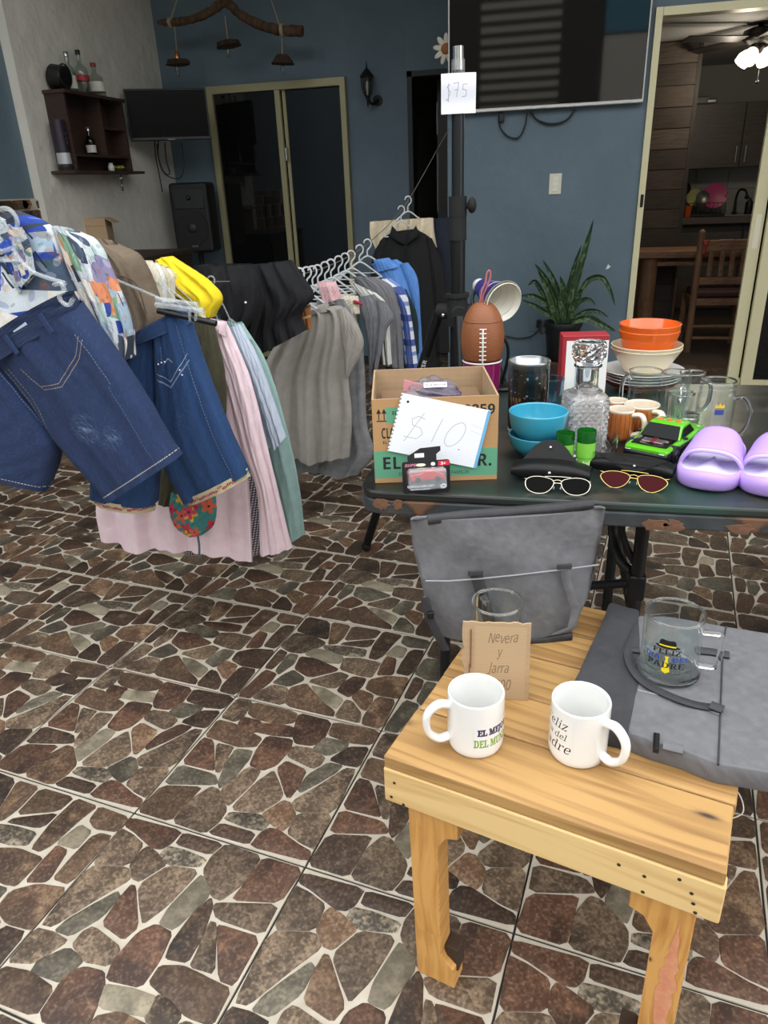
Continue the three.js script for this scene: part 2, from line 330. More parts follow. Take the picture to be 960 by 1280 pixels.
{
  // local: x to the right along the front edge, -z away from the viewer
  const widths = [0.118, 0.098, 0.112, 0.094, 0.108]; let z = 0;
  widths.forEach((w, i) => {
    const g = new RoundedBoxGeometry(BW, 0.022, w - 0.0025, 2, 0.003); metricBox(g);
    const uv = g.attributes.uv; for (let k = 0; k < uv.count; k++) uv.setXY(k, uv.getX(k) + 0.28, uv.getY(k) + 0.37 * i + z);
    part('plank', mv(g, BW / 2 + rnd(-0.002, 0.002), BH - 0.011 - (i === 2 ? 0.0008 : 0), -z - w / 2), pineTop, bench); z += w;
  });
  part('apron', shiftUV(rbox(BW + 0.004, 0.064, 0.021, 0.003, BW / 2, BH - 0.0545, -0.0105), 0.28, 0.13), pine, bench);
  part('apron', rbox(BW, 0.064, 0.02, 0.003, BW / 2, BH - 0.0545, -BD + 0.012), pine, bench);
  for (const x of [0.011, BW - 0.011]) part('side_rail', rbox(0.02, 0.060, BD - 0.045, 0.003, x, BH - 0.0535, -BD / 2), pine, bench);
  const prof = (m) => [[0, 0], [0.068, 0], [0.068, 0.048], [0.051, 0.062], [0.045, 0.075], [0.045, 0.345], [0.060, 0.372], [0.080, 0.380], [0.080, 0.475], [0, 0.475]].map(([x, y]) => [x * m, y]);
  for (const [x, zz, m] of [[0.024, -0.066, 1], [BW - 0.024, -0.066, -1], [0.024, -BD + 0.026, 1], [BW - 0.024, -BD + 0.026, -1]]) {
    const g = ext(prof(m), 0.038, 0.0015); const lean = zz > -0.2 ? -0.018 : 0;
    const leg = part('leg', shiftUV(mv(g, x, 0.0015, zz), 0.37, 0.21), pineV, bench);
    const p = g.attributes.position; for (let i = 0; i < p.count; i++) p.setZ(i, p.getZ(i) + lean * (1 - p.getY(i) / 0.475)); g.computeVertexNormals();
    if (zz > -0.2 && m < 0) { const pts = []; for (let i = 0; i <= 24; i++) pts.push([x - 0.016 - 0.014 * Math.sin(i / 24 * PI) * (0.6 + 0.6 * hash(i, 31)), 0.05 + 0.34 * i / 24]); for (let i = 24; i >= 0; i--) pts.push([x - 0.016 + 0.012 * Math.sin(i / 24 * PI) * (0.5 + 0.7 * hash(i, 33)), 0.05 + 0.34 * i / 24]); const pg = ext(pts, 0.0006, 0, 0, 0, zz + 0.0398), q = pg.attributes.position; for (let i = 0; i < q.count; i++) q.setZ(i, q.getZ(i) + lean * (1 - q.getY(i) / 0.475)); part('paint_smear', pg, mat(0xffffff, 0.85, { map: dataTex(64, (a, b) => mix([196, 122, 92], [214, 160, 116], fbm(a * 6, b * 6, 6, 77, 3)), true, 14) }), leg); }
    if (zz > -0.2) { const blk = part('foot_block', rbox(0.026, 0.055, 0.03, 0.003, x + m * 0.060, 0.060, zz + 0.012 + lean * 0.9), mat(0x3b2a1c, 0.85), leg); }
  }
  const nail = new THREE.SphereGeometry(0.0026, 8, 6); nail.scale(1, 1, 0.45);
  for (const [x, y] of [[0.010, -0.075], [0.016, -0.045], [0.030, -0.082], [0.34, -0.046], [0.372, -0.05], [0.373, -0.078], [0.412, -0.034], [0.428, -0.05], [0.432, -0.066], [0.436, -0.08]])
    part('nail', mv(nail.clone(), x, BH + y, 0.0003), mat(0x3a2c26, 0.5, { metalness: 0.4 }), bench);
}
const onBench = (px, py) => onY(px, py, BH);
// ---------------------------------------------------------------- white mugs
const ceramic = phys(0xe4e4e1, 0.16, { clearcoat: 0.6, clearcoatRoughness: 0.08 });
function mugGeo(r, h, wall = 0.0035) { return lathe([[0.001, 0.004], [r * 0.82, 0.002], [r * 0.9, 0.0], [r * 0.96, 0.004], [r, 0.012], [r, h - 0.003], [r - 0.001, h - 0.0005], [r - wall * 0.5, h], [r - wall + 0.0004, h - 0.0008], [r - wall, h - 0.004], [r - wall, 0.012], [r - wall - 0.004, 0.008], [0.001, 0.007]], 56); }
function mugHandle(r, h, out = 0.033, th = 0.0058) {
  return new THREE.TubeGeometry(curve([[r - 0.003, h * 0.80, 0], [r + out * 0.45, h * 0.83, 0], [r + out * 0.92, h * 0.68, 0], [r + out, h * 0.5, 0], [r + out * 0.85, h * 0.3, 0], [r + out * 0.4, h * 0.17, 0], [r - 0.003, h * 0.2, 0]]), 40, th, 12).scale(1, 1, 1.35);
}
function printPatch(r, y0, y1, a0, a1, tex, o = {}) {         // curved sheet on a cup's wall, angles measured from +z towards +x
  const g = new THREE.CylinderGeometry(r, r, y1 - y0, 32, 1, true, a0, a1 - a0); g.translate(0, (y0 + y1) / 2, 0);
  return g;
}
const mugR = 0.0415, mugH = 0.094;
function whiteMug(px, py, label, handleTurn, tex, a0, a1, y0, y1) {
  const t = thing('coffee_mug', label, 'mug', onBench(px, py));
  part('body', mugGeo(mugR, mugH), ceramic, t);
  const hd = part('handle', mugHandle(mugR, mugH), ceramic, t); hd.rotation.y = handleTurn;
  part('print', printPatch(mugR + 0.0003, y0, y1, a0, a1), phys(0xffffff, 0.2, { map: tex, clearcoat: 0.5 }), t);
  return t;
}
const mugTex1 = canvasTex(512, 256, (c, w, h) => { c.fillStyle = '#e4e4e1'; c.fillRect(0, 0, w, h); c.textAlign = 'left'; c.font = 'bold 84px serif'; c.lineWidth = 9; c.strokeStyle = '#22305f'; c.fillStyle = '#22305f'; c.strokeText('EL MEJOR', 40, 100); c.fillText('EL MEJOR', 40, 100); c.font = 'bold 104px serif'; c.lineWidth = 5; c.strokeStyle = '#3f6a24'; c.fillStyle = '#7fae45'; c.strokeText('DEL MUNDO', 0, 222, 512); c.fillText('DEL MUNDO', 0, 222, 512); });
const mugTex2 = canvasTex(512, 512, (c, w, h) => { c.fillStyle = '#e4e4e1'; c.fillRect(0, 0, w, h); c.fillStyle = '#141414'; c.textAlign = 'center'; c.font = 'italic 150px serif'; c.fillText('Feliz', 270, 140); c.font = 'italic 110px serif'; c.fillText('día del', 260, 270); c.font = 'italic 165px serif'; c.fillText('Padre', 262, 430); });
{
  // face of a cup that points at the camera
  const face = (p) => Math.atan2(EYE.x - p.x, EYE.z - p.z);
  const p1 = onBench(594, 926), f1 = face(p1), p2 = onBench(721, 938), f2 = face(p2);
  whiteMug(594, 926, 'white mug with blue and green EL MEJOR lettering on the bench', f1 + PI * 0.92 + PI / 2 * 0 + 0.55, mugTex1, f1 - 0.05, f1 + 1.55, 0.018, 0.062);
  whiteMug(721, 938, 'white mug with black cursive Feliz lettering beside the grey flat bag', f2 - 0.55, mugTex2, f2 - 1.75, f2 - 0.15, 0.014, 0.082);
}
// ---------------------------------------------------------------- torn cardboard price sign
const cardTex = (a, b, s) => dataTex(256, (x, y) => mix(a, b, Math.min(1, Math.max(0, fbm(x * 3, y * 3, 3, s, 4) * 0.9 + 0.12 * Math.sin(y * PI * 2 * 40) + (fbm(x * 60, y * 20, 20, s + 4, 2) - 0.5) * 0.4))), true, 2);
const cardboardTex = cardTex([176, 150, 118], [160, 134, 104], 12);
const cardboard = mat(0xffffff, 0.9, { map: cardboardTex });
const wavyText = (c, str, x, y, font, jitter = 5) => { c.font = font; let xx = x; [...str].forEach((ch, i) => { c.save(); c.translate(xx, y + (hash(i, y) - 0.5) * jitter); c.rotate((hash(i, x) - 0.5) * 0.16); c.fillText(ch, 0, 0); c.restore(); xx += c.measureText(ch).width * 0.96; }); };
{
  const a = onBench(578, 870), b = onBench(660, 874), w = a.distanceTo(b), mid = a.clone().add(b).multiplyScalar(0.5);
  const h = hgt(620, 787, mid) - BH + 0.006;
  const t = thing('cardboard_sign', 'torn brown cardboard sign with pencil writing leaning on a glass mug', 'sign', mid, Math.atan2(-(b.z - a.z), b.x - a.x));
  const pts = []; for (let i = 0; i <= 16; i++) pts.push([-w / 2 + w * i / 16, h + (hash(i, 3) - 0.5) * 0.003]); for (let i = 1; i < 10; i++) pts.push([w / 2 + (hash(i, 9) - 0.5) * 0.0012, h - h * i / 10]);
  pts.push([w / 2, 0], [-w / 2 + 0.004, 0]); for (let i = 1; i < 12; i++) pts.push([-w / 2 + (i > 5 ? 0 : 0.004) + (hash(i, 5) - 0.5) * 0.004, h * i / 12]);
  const tilt = (g) => { g.rotateX(-0.10); return g; };
  part('board', tilt(ext(pts, 0.004, 0)), cardboard, t);
  const tex = canvasTex(384, 384, (c, W, H) => { c.fillStyle = '#b09676'; c.fillRect(0, 0, W, H); for (let i = 0; i < 384; i += 6) { c.fillStyle = i % 12 ? '#b39978' : '#ab9170'; c.fillRect(0, i, W, 6); } c.fillStyle = '#75624a'; wavyText(c, 'Nevera', 92, 84, 'italic 74px sans-serif', 8); wavyText(c, 'y', 168, 158, 'italic 70px sans-serif'); wavyText(c, 'Jarra', 106, 246, 'italic 74px sans-serif', 8); wavyText(c, '$ 200', 88, 340, 'italic 78px sans-serif', 8); });
  part('writing', tilt(mv(new THREE.PlaneGeometry(w * 0.76, h * 0.94), w * 0.06, h * 0.49, 0.0043)), mat(0xffffff, 0.9, { map: tex }), t);
  part('torn_strip', [tilt(box(0.0022, h * 0.5, 0.0012, -w * 0.38, h * 0.66, 0.0048)), tilt(box(0.0018, h * 0.22, 0.0012, -w * 0.40, h * 0.35, 0.0048))], mat(0x7a5334, 0.95), t);
}
// ---------------------------------------------------------------- clear beer mugs
function beerMugGeo(r, h, rb = r * 1.08) {
  return lathe([[0.001, 0], [rb * 0.94, 0], [rb, 0.004], [rb * 1.0, h * 0.07], [r * 0.98, h * 0.16], [r * 0.97, h * 0.4], [r, h * 0.97], [r - 0.001, h], [r - 0.003, h], [r - 0.0045, h * 0.97], [r - 0.0058, h * 0.4], [r - 0.0068, h * 0.17], [r * 0.6, h * 0.13], [0.001, h * 0.125]], 48);
}
function squareHandle(r, h, out, th) { return new THREE.TubeGeometry(curve([[r * 0.96, h * 0.80, 0], [r + out * 0.3, h * 0.82, 0], [r + out * 0.85, h * 0.83, 0], [r + out, h * 0.72, 0], [r + out * 0.98, h * 0.45, 0], [r + out * 0.85, h * 0.30, 0], [r + out * 0.3, h * 0.26, 0], [r * 0.98, h * 0.25, 0]]), 44, th, 10).scale(1, 1, 1.5); }
const decal = (draw, alpha, w, h) => phys(0xffffff, 0.35, { map: canvasTex(w, h, draw), alphaMap: canvasTex(w, h, alpha), transparent: true, side: THREE.DoubleSide });
const mugGlass = glassMat(0xffffff, { thickness: 0.01, ior: 1.46 }), mugWall = phys(0xf8fbfa, 0.015, { transmission: 1, thickness: 0, ior: 1.5 });
const glassRim = (r, y, th) => mv(new THREE.TorusGeometry(r, th, 10, 48), 0, y, 0, PI / 2);
const FLATY = BH + 0.036;                                       // top of the flat bag
{ // the glass mug on the flat bag
  const p = onY(834, 838, FLATY + 0.001), face = Math.atan2(EYE.x - p.x, EYE.z - p.z), r = sz(35, p) , h = hgt(842, 766, p) - p.y;
  const t = thing('beer_mug', 'clear glass beer mug reading FELIZ DIA DEL PADRE on the grey flat bag', 'mug', p);
  part('body', beerMugGeo(r, h), mugWall, t); part('rim', glassRim(r - 0.0018, h, 0.0022), mugGlass, t); part('foot', lathe([[0.001, 0.001], [r * 1.06, 0.001], [r * 1.085, 0.004], [r * 1.08, h * 0.065], [r * 0.96, h * 0.12], [0.001, h * 0.12]], 44), mugGlass, t);
  part('handle', squareHandle(r, h, 0.026, 0.0045), mugGlass, t).rotation.y = face - 0.15 ;
  const S = 512;
  const draw = (c, mask) => {
    const k = (col) => { c.fillStyle = c.strokeStyle = mask ? '#ffffff' : col; };
    c.fillStyle = mask ? '#000000' : '#202020'; c.fillRect(0, 0, S, S);
    k('#14161a'); c.beginPath(); c.ellipse(256, 118, 128, 26, 0, 0, 7); c.fill(); c.beginPath(); c.moveTo(168, 112); c.quadraticCurveTo(166, 8, 210, 14); c.quadraticCurveTo(256, 28, 302, 14); c.quadraticCurveTo(346, 8, 344, 112); c.fill();
    k('#e8d21e'); c.fillRect(170, 92, 172, 20);
    k('#e8d21e'); c.beginPath(); c.moveTo(240, 250); c.lineTo(292, 250); c.lineTo(276, 290); c.lineTo(312, 470); c.lineTo(266, 506); c.lineTo(220, 470); c.lineTo(256, 290); c.fill();
    k('#16181c'); c.textAlign = 'center'; c.font = 'bold 100px serif'; c.fillText('FELIZ', 256, 224); k('#2748b4'); c.font = 'bold 92px serif'; c.fillText('DIA', 110, 320); c.fillText('DEL', 410, 320); k('#16181c'); c.font = 'bold 112px serif'; c.fillText('PADRE', 256, 424);
  };
  part('print', printPatch(r * 1.004, h * 0.22, h * 0.80, face - 0.92, face + 0.72), decal((c) => draw(c, false), (c) => draw(c, true), S, S), t);
}
{ // the one behind the sign
  const p = onBench(619, 842), face = Math.atan2(EYE.x - p.x, EYE.z - p.z), r = sz(31, p), h = hgt(620, 752, p) - BH;
  const t = thing('beer_mug', 'clear glass beer mug with a brown printed emblem behind the cardboard sign', 'mug', p);
  part('body', beerMugGeo(r, h), mugWall, t); part('rim', glassRim(r - 0.0018, h, 0.0022), mugGlass, t); part('foot', lathe([[0.001, 0.001], [r * 1.06, 0.001], [r * 1.085, 0.004], [r * 1.08, h * 0.065], [r * 0.96, h * 0.12], [0.001, h * 0.12]], 44), mugGlass, t);
  part('handle', squareHandle(r, h, 0.028, 0.0045), mugGlass, t).rotation.y = face + PI * 0.98 - PI / 2 + 0.5;
  const draw = (c, mask) => { c.fillStyle = mask ? '#000' : '#3a2a24'; c.fillRect(0, 0, 256, 256); c.fillStyle = mask ? '#fff' : '#7a2f28'; c.beginPath(); c.ellipse(128, 150, 122, 100, 0, 0, 7); c.fill(); c.fillStyle = mask ? '#fff' : '#2a1d18'; c.beginPath(); c.ellipse(128, 150, 92, 84, 0, 0, 7); c.fill(); for (let i = 0; i < 60; i++) { c.fillStyle = mask ? '#fff' : ['#4e3a30', '#1b1310', '#6a4a3a'][i % 3]; c.fillRect(50 + hash(i, 1) * 150, 80 + hash(i, 2) * 130, 14, 10); } };
  part('print', printPatch(r * 1.003, h * 0.18, h * 0.68, face - 0.55, face + 0.85), decal((c) => draw(c, false), (c) => draw(c, true), 256, 256), t);
}
// ---------------------------------------------------------------- grey insulated bags
const weave = (a, b, s, rep = 14) => dataTex(128, (x, y) => mix(a, b, 0.5 + 0.28 * Math.sin(x * PI * 2 * 32) * Math.sin(y * PI * 2 * 32) + (fbm(x * 6, y * 6, 6, s, 4) - 0.5) * 0.9), true, rep);
const bagTex = weave([92, 92, 95], [112, 112, 115], 71), bagDarkTex = weave([46, 46, 49], [60, 60, 63], 72);
const bagBump = dataTex(256, (x, y) => 255 * fbm(x * 6, y * 6, 6, 74, 4), false, 5);
const bagGrey = mat(0xffffff, 0.72, { map: bagTex, bumpMap: bagBump, bumpScale: 0.004, side: THREE.DoubleSide }), bagDark = mat(0xffffff, 0.7, { map: bagDarkTex, bumpMap: bagBump, bumpScale: 0.003, side: THREE.DoubleSide });
const stitchMat = mat(0x8d8e93, 0.8);
{
  const a = onBench(566, 806), b = onBench(716, 797), yaw = Math.atan2(-(b.z - a.z), b.x - a.x), wb = a.distanceTo(b);
  const o = a.clone().lerp(b, 0.5);
  const t = thing('cooler_bag', 'upright grey insulated tote bag standing on the bench behind the glass mug', 'bag', o, yaw);
  const n = V(Math.sin(yaw), 0, Math.cos(yaw)), loc = (px, py) => { const q = onPlane(px, py, o.clone().addScaledVector(n, 0.0), n); return [q.clone().sub(o).dot(V(Math.cos(yaw), 0, -Math.sin(yaw))), q.y - BH]; };
  // outline of the front panel, read row by row in its own plane
  const Lp = [[555, 800], [537, 758], [529, 722], [522, 690], [519, 655]].map((q) => loc(...q)), Rp = [[716, 797], [738, 748], [748, 702], [753, 672], [757, 641]].map((q) => loc(...q));
  const ringsL = []; const NR = 22, NC = 26;
  const at = (P, v) => { const f = v * (P.length - 1), i = Math.min(P.length - 2, Math.floor(f)), u = f - i; return [P[i][0] * (1 - u) + P[i + 1][0] * u, P[i][1] * (1 - u) + P[i + 1][1] * u]; };
  for (let r = 0; r <= NR; r++) {
    const v = r / NR, l = at(Lp, v), q = at(Rp, v), d = 0.085 * (1 - v) + 0.018 * v, back = 0.012 * v;
    const ring = [], cols = 18;
    const pt = (u, zz) => V(l[0] + (q[0] - l[0]) * u, Math.max(0.001, l[1] + (q[1] - l[1]) * u), zz);
    const wob = (u, k) => 0.006 * Math.sin(u * 9 + v * 5 + k) * Math.sin(v * PI) + 0.004 * Math.sin(u * 23 - v * 13 + k) * Math.sin(v * PI) * (1 - u);
    for (let c = 0; c <= cols; c++) { const u = c / cols, e = Math.pow(Math.abs(2 * u - 1), 6); ring.push(pt(u, -back + 0.010 * Math.sin(u * PI) - e * 0.012 + wob(u, 0))); }
    for (let c = 1; c < 5; c++) ring.push(pt(1 + 0.02 * Math.sin(c / 5 * PI), -back - d * c / 5));
    for (let c = cols; c >= 0; c -= 2) ring.push(pt(c / cols, -back - d - 0.008 * Math.sin(c / cols * PI)));
    for (let c = 4; c > 0; c--) ring.push(pt(-0.02 * Math.sin(c / 5 * PI), -back - d * c / 5));
    ringsL.push(ring);
  }
  part('body', rings(ringsL, { capStart: true, capEnd: true }), bagGrey, t);
  // dark base band, zip strip, seam, webbing straps
  const front = (px, py, off = 0.004) => { const [x, y] = loc(px, py); const v = Math.min(1, Math.max(0, y / 0.28)); return V(x, y, -0.012 * v + 0.011 + off); };
  const band = (pts, hh, th) => { const L = pts.map((p) => p.clone()); return rings([...L.map((p) => p).keys()].map((i) => { const p = L[i]; return [V(p.x, p.y - hh, p.z), V(p.x, p.y + hh, p.z), V(p.x, p.y + hh, p.z - th), V(p.x, p.y - hh, p.z - th)]; }), { capStart: true, capEnd: true }); };
  part('base_band', band([front(640, 800, 0.001), front(680, 798, 0.001), front(714, 793, -0.002)], 0.007, 0.006), bagDark, t);
  part('seam', band([[531, 722], [560, 722], [600, 719], [650, 714], [700, 708], [746, 702]].map((q) => front(...q, 0.0085)), 0.0010, 0.003), stitchMat, t);
  part('zip_strip', band([[536, 655], [580, 650], [640, 645], [700, 640], [745, 634]].map((q) => { const p = front(...q, 0); p.z -= 0.010; return p; }), 0.006, 0.016), bagDark, t);
  const ribbon = (pts, w) => rings(pts.map((p) => [V(p.x - w, p.y, p.z), V(p.x + w, p.y, p.z), V(p.x + w, p.y, p.z - 0.002), V(p.x - w, p.y, p.z - 0.002)]), { capStart: true, capEnd: true });
  part('strap', ribbon([[594, 714], [600, 735], [607, 765], [618, 800]].map((q, i) => front(...q, 0.006 + 0.003 * i)), 0.011), bagDark, t);
  part('strap', ribbon([[703, 706], [708, 730], [716, 755], [712, 778], [692, 788]].map((q, i) => front(...q, 0.006 + 0.004 * Math.sin(i))), 0.008), bagGrey, t);
  part('strap', ribbon([[530, 742], [535, 765], [545, 785], [556, 806]].map((q) => front(...q, 0.008)), 0.008), bagDark, t);
  for (const [px, py] of [[593, 712], [703, 704]]) part('strap_tab', (() => { const p = front(px, py, 0.008); return rbox(0.026, 0.010, 0.004, 0.0015, p.x, p.y, p.z); })(), bagDark, t);
  { const p = front(537, 762, 0.010); part('buckle', rbox(0.012, 0.014, 0.008, 0.002, p.x, p.y, p.z), M.black, t); }
}
{ // the empty one lying flat
  const Y = BH, t = thing('cooler_bag', 'empty grey insulated bag lying flat under the FELIZ DIA DEL PADRE glass', 'bag', onY(857, 850, Y).setY(Y));
  const loc = (px, py, y = FLATY) => onY(px, py, y).sub(t.position);
  const slab = (outline, th, y0 = FLATY) => {                      // soft-edged slab from pixel outline on the bag's top
    const base = outline.map(([px, py]) => loc(px, py, y0)), c = base.reduce((s, p) => s.add(p), V(0, 0, 0)).divideScalar(base.length);
    const dense = curve(base, true).getPoints(90).slice(0, 90);
    const top = y0 - Y, lay = (s, y) => dense.map((p) => V(c.x + (p.x - c.x) * s, y + 0.0022 * Math.sin(p.x * 31) * Math.sin(p.z * 27), c.z + (p.z - c.z) * s));
    const g = rings([lay(0.985, top - th), lay(1.0, top - th * 0.75), lay(1.003, top - th * 0.35), lay(0.992, top - th * 0.06), lay(0.97, top), lay(0.7, top + 0.001), lay(0.35, top)], { capStart: true, capEnd: true });
    const P = g.attributes.position, U = g.attributes.uv; for (let i = 0; i < P.count; i++) U.setXY(i, P.getX(i) + P.getY(i) * 0.7, P.getZ(i) + P.getY(i) * 0.7);
    return g;
  };
  const up = [[795, 768], [830, 768], [897, 780], [960, 790], [1010, 800], [1040, 806]], dn = [[1046, 986], [1010, 977], [960, 966], [897, 955], [857, 940], [814, 927], [783, 914]];
  const dense = (pts) => { const o = []; pts.forEach((p, i) => { const q = pts[(i + 1) % pts.length]; for (let k = 0; k < 3; k++) o.push([p[0] + (q[0] - p[0]) * k / 3, p[1] + (q[1] - p[1]) * k / 3]); }); return o; };
  part('body', slab(dense([...up, ...dn, [790, 880], [793, 820]]), 0.035), bagGrey, t);
  part('base_panel', slab(dense([[764, 752], [798, 760], [800, 800], [800, 850], [784, 915], [755, 908], [717, 856], [738, 806]]), 0.034, FLATY + 0.001), bagDark, t);
  const strip = (pts, w, y, th = 0.003) => { const q = curve(pts.map(([px, py]) => loc(px, py, y))).getPoints(30), L = []; q.forEach((p, i) => { const d = q[Math.min(30, i + 1)].clone().sub(q[Math.max(0, i - 1)]).normalize(), s = V(d.z, 0, -d.x); L.push([p.clone().addScaledVector(s, -w), p.clone().addScaledVector(s, w), p.clone().addScaledVector(s, w).setY(p.y - th), p.clone().addScaledVector(s, -w).setY(p.y - th)]); }); return rings(L, { capStart: true, capEnd: true }); };
  part('strap', strip([[903, 885], [870, 880], [835, 868], [805, 852], [789, 832], [787, 812], [800, 812]], 0.007, FLATY + 0.006), bagDark, t);
  part('strap', strip([[870, 812], [890, 814], [912, 818]], 0.009, FLATY + 0.005), bagDark, t);
  part('seam', strip([[898, 955], [901, 880], [905, 800], [908, 782]], 0.0012, FLATY + 0.0022), bagDark, t);
  part('seam', strip([[797, 862], [840, 872], [900, 892]], 0.001, FLATY + 0.0022), stitchMat, t);
  part('strap_tab', strip([[829, 930], [854, 936]], 0.009, FLATY + 0.002), bagGrey, t);
  part('buckle', strip([[821, 916], [820, 937]], 0.004, FLATY + 0.006, 0.006), M.black, t);
  part('strap_tab', strip([[888, 880], [904, 886]], 0.009, FLATY + 0.009), bagDark, t);
}
tag(part('tag_string', tube([[0.268, 0.528, -0.83], [0.295, 0.505, -0.835], [0.305, 0.47, -0.835], [0.29, 0.455, -0.838], [0.281, 0.48, -0.838], [0.29, 0.512, -0.84]], 0.0009, 40, 5), M.white), 'thin white tag string hanging over the bench edge by the flat bag', 'string');
// ---------------------------------------------------------------- black folding table
const TY = 0.76, TX0 = -0.335, TX1 = 1.35, TZ0 = -1.246, TZ1 = -2.1;
{
  const t = thing('folding_table', 'dark weathered folding table with chipped edges holding the glassware', 'table', [0, 0, 0]);
  const topT = dataTex(512, (x, y) => {
    const s = fbm(x * 4, y * 30, 30, 81, 4), n = fbm(x * 6, y * 6, 6, 84, 5), gr = fbm(x * 3, y * 3, 3, 88, 3);
    let c = mix([26, 27, 26], [58, 60, 56], Math.min(1, Math.max(0, s * 1.5 - 0.4)));
    c = mix(c, [44, 72, 62], Math.min(0.75, Math.max(0, (gr - 0.5) * 3)));
    return n > 0.62 ? mix(c, [82, 74, 64], Math.min(0.6, (n - 0.62) * 6)) : c;
  }, true, 1.1);
  const sh = new THREE.Shape(), r = 0.045, w = TX1 - TX0, d = TZ0 - TZ1;
  sh.moveTo(r, 0); sh.lineTo(w, 0); sh.lineTo(w, d); sh.lineTo(r, d); sh.absarc(r, d - r, r, PI / 2, PI); sh.lineTo(0, r); sh.absarc(r, r, r, PI, 1.5 * PI);
  const slab = (depth, m, y) => { const g = ext(sh, depth, 0.004); g.rotateX(-PI / 2); return g.translate(TX0, y, TZ0); };
  part('tabletop', slab(0.008, 0, TY - 0.012), mat(0xffffff, 0.28, { map: topT, bumpMap: topT, bumpScale: 0.0012 }), t);
  const rimT = dataTex(256, (x, y) => { const n = fbm(x * 5, y * 5, 5, 91, 5); return n > 0.6 ? mix([44, 40, 36], [104, 74, 54], Math.min(1, (n - 0.6) * 12)) : mix([44, 48, 50], [66, 70, 72], fbm(x * 20, y * 20, 20, 93, 2)); }, true, 1.7);
  part('rim', slab(0.022, 0, TY - 0.043), mat(0xffffff, 0.5, { map: rimT, bumpMap: rimT, bumpScale: 0.002 }), t);
  const rust = mat(0xffffff, 0.95, { map: dataTex(64, (x, y) => mix([70, 48, 36], [128, 92, 68], fbm(x * 6, y * 6, 6, 97, 3)), true, 12) });
  // flaking patches of bare board along the front edge
  for (const [px, w2, k] of [[478, 0.032, 1], [498, 0.02, 2], [822, 0.05, 3], [846, 0.036, 4], [930, 0.05, 5]]) {
    const p = onPlane(px, 628, V(0, 0, TZ0), V(0, 0, 1)), pts = []; for (let i = 0; i < 18; i++) { const a = i / 18 * PI * 2, q = 0.65 + 0.5 * hash(i, k); pts.push([Math.cos(a) * w2 * 0.5 * q, Math.sin(a) * 0.011 * q]); }
    part('flaked_patch', ext(pts, 0.003, 0.0008, p.x, TY - 0.026 - (k > 2 ? 0.012 : 0), TZ0 + 0.002), rust, t);
  }
  const tubeM = mat(0x1d1f21, 0.42, { metalness: 0.3 });
  const legAt = (x, z0, z1) => { part('leg', [bar([x, 0.0, z0 + 0.01], [x, TY - 0.04, z0], 0.014), cyl(0.017, 0.019, 0.02, x, 0.01, z0 + 0.01)], tubeM, t); part('leg', [bar([x, 0.0, z1 - 0.01], [x, TY - 0.04, z1], 0.014), cyl(0.017, 0.019, 0.02, x, 0.01, z1 - 0.01)], tubeM, t); part('cross_bar', bar([x, 0.42, z0], [x, 0.42, z1], 0.011), tubeM, t); };
  const lx = onZ(800, 690, -1.42).x;
  legAt(lx, -1.42, -1.9); legAt(-0.22, -1.62, -1.94);
  const q = (px, py, z) => onZ(px, py, z);
  part('brace', new THREE.TubeGeometry(curve([q(768, 636, -1.5), q(766, 665, -1.5), q(775, 700, -1.46), q(796, 722, -1.43)]), 24, 0.011, 10), tubeM, t);
  part('brace', new THREE.TubeGeometry(curve([q(784, 640, -1.44), q(777, 660, -1.44), q(786, 690, -1.43), q(798, 710, -1.425)]), 24, 0.008, 10), tubeM, t);
  part('brace', bar(q(738, 732, -1.5), q(795, 728, -1.43), 0.010), tubeM, t);
  const b = q(800, 735, -1.41); part('leg_joint', rbox(0.036, 0.06, 0.034, 0.006, lx, b.y, -1.42), tubeM, t);
}
const onTable = (px, py) => onY(px, py, TY + 0.0005);
const faceCam = (p) => Math.atan2(EYE.x - p.x, EYE.z - p.z);
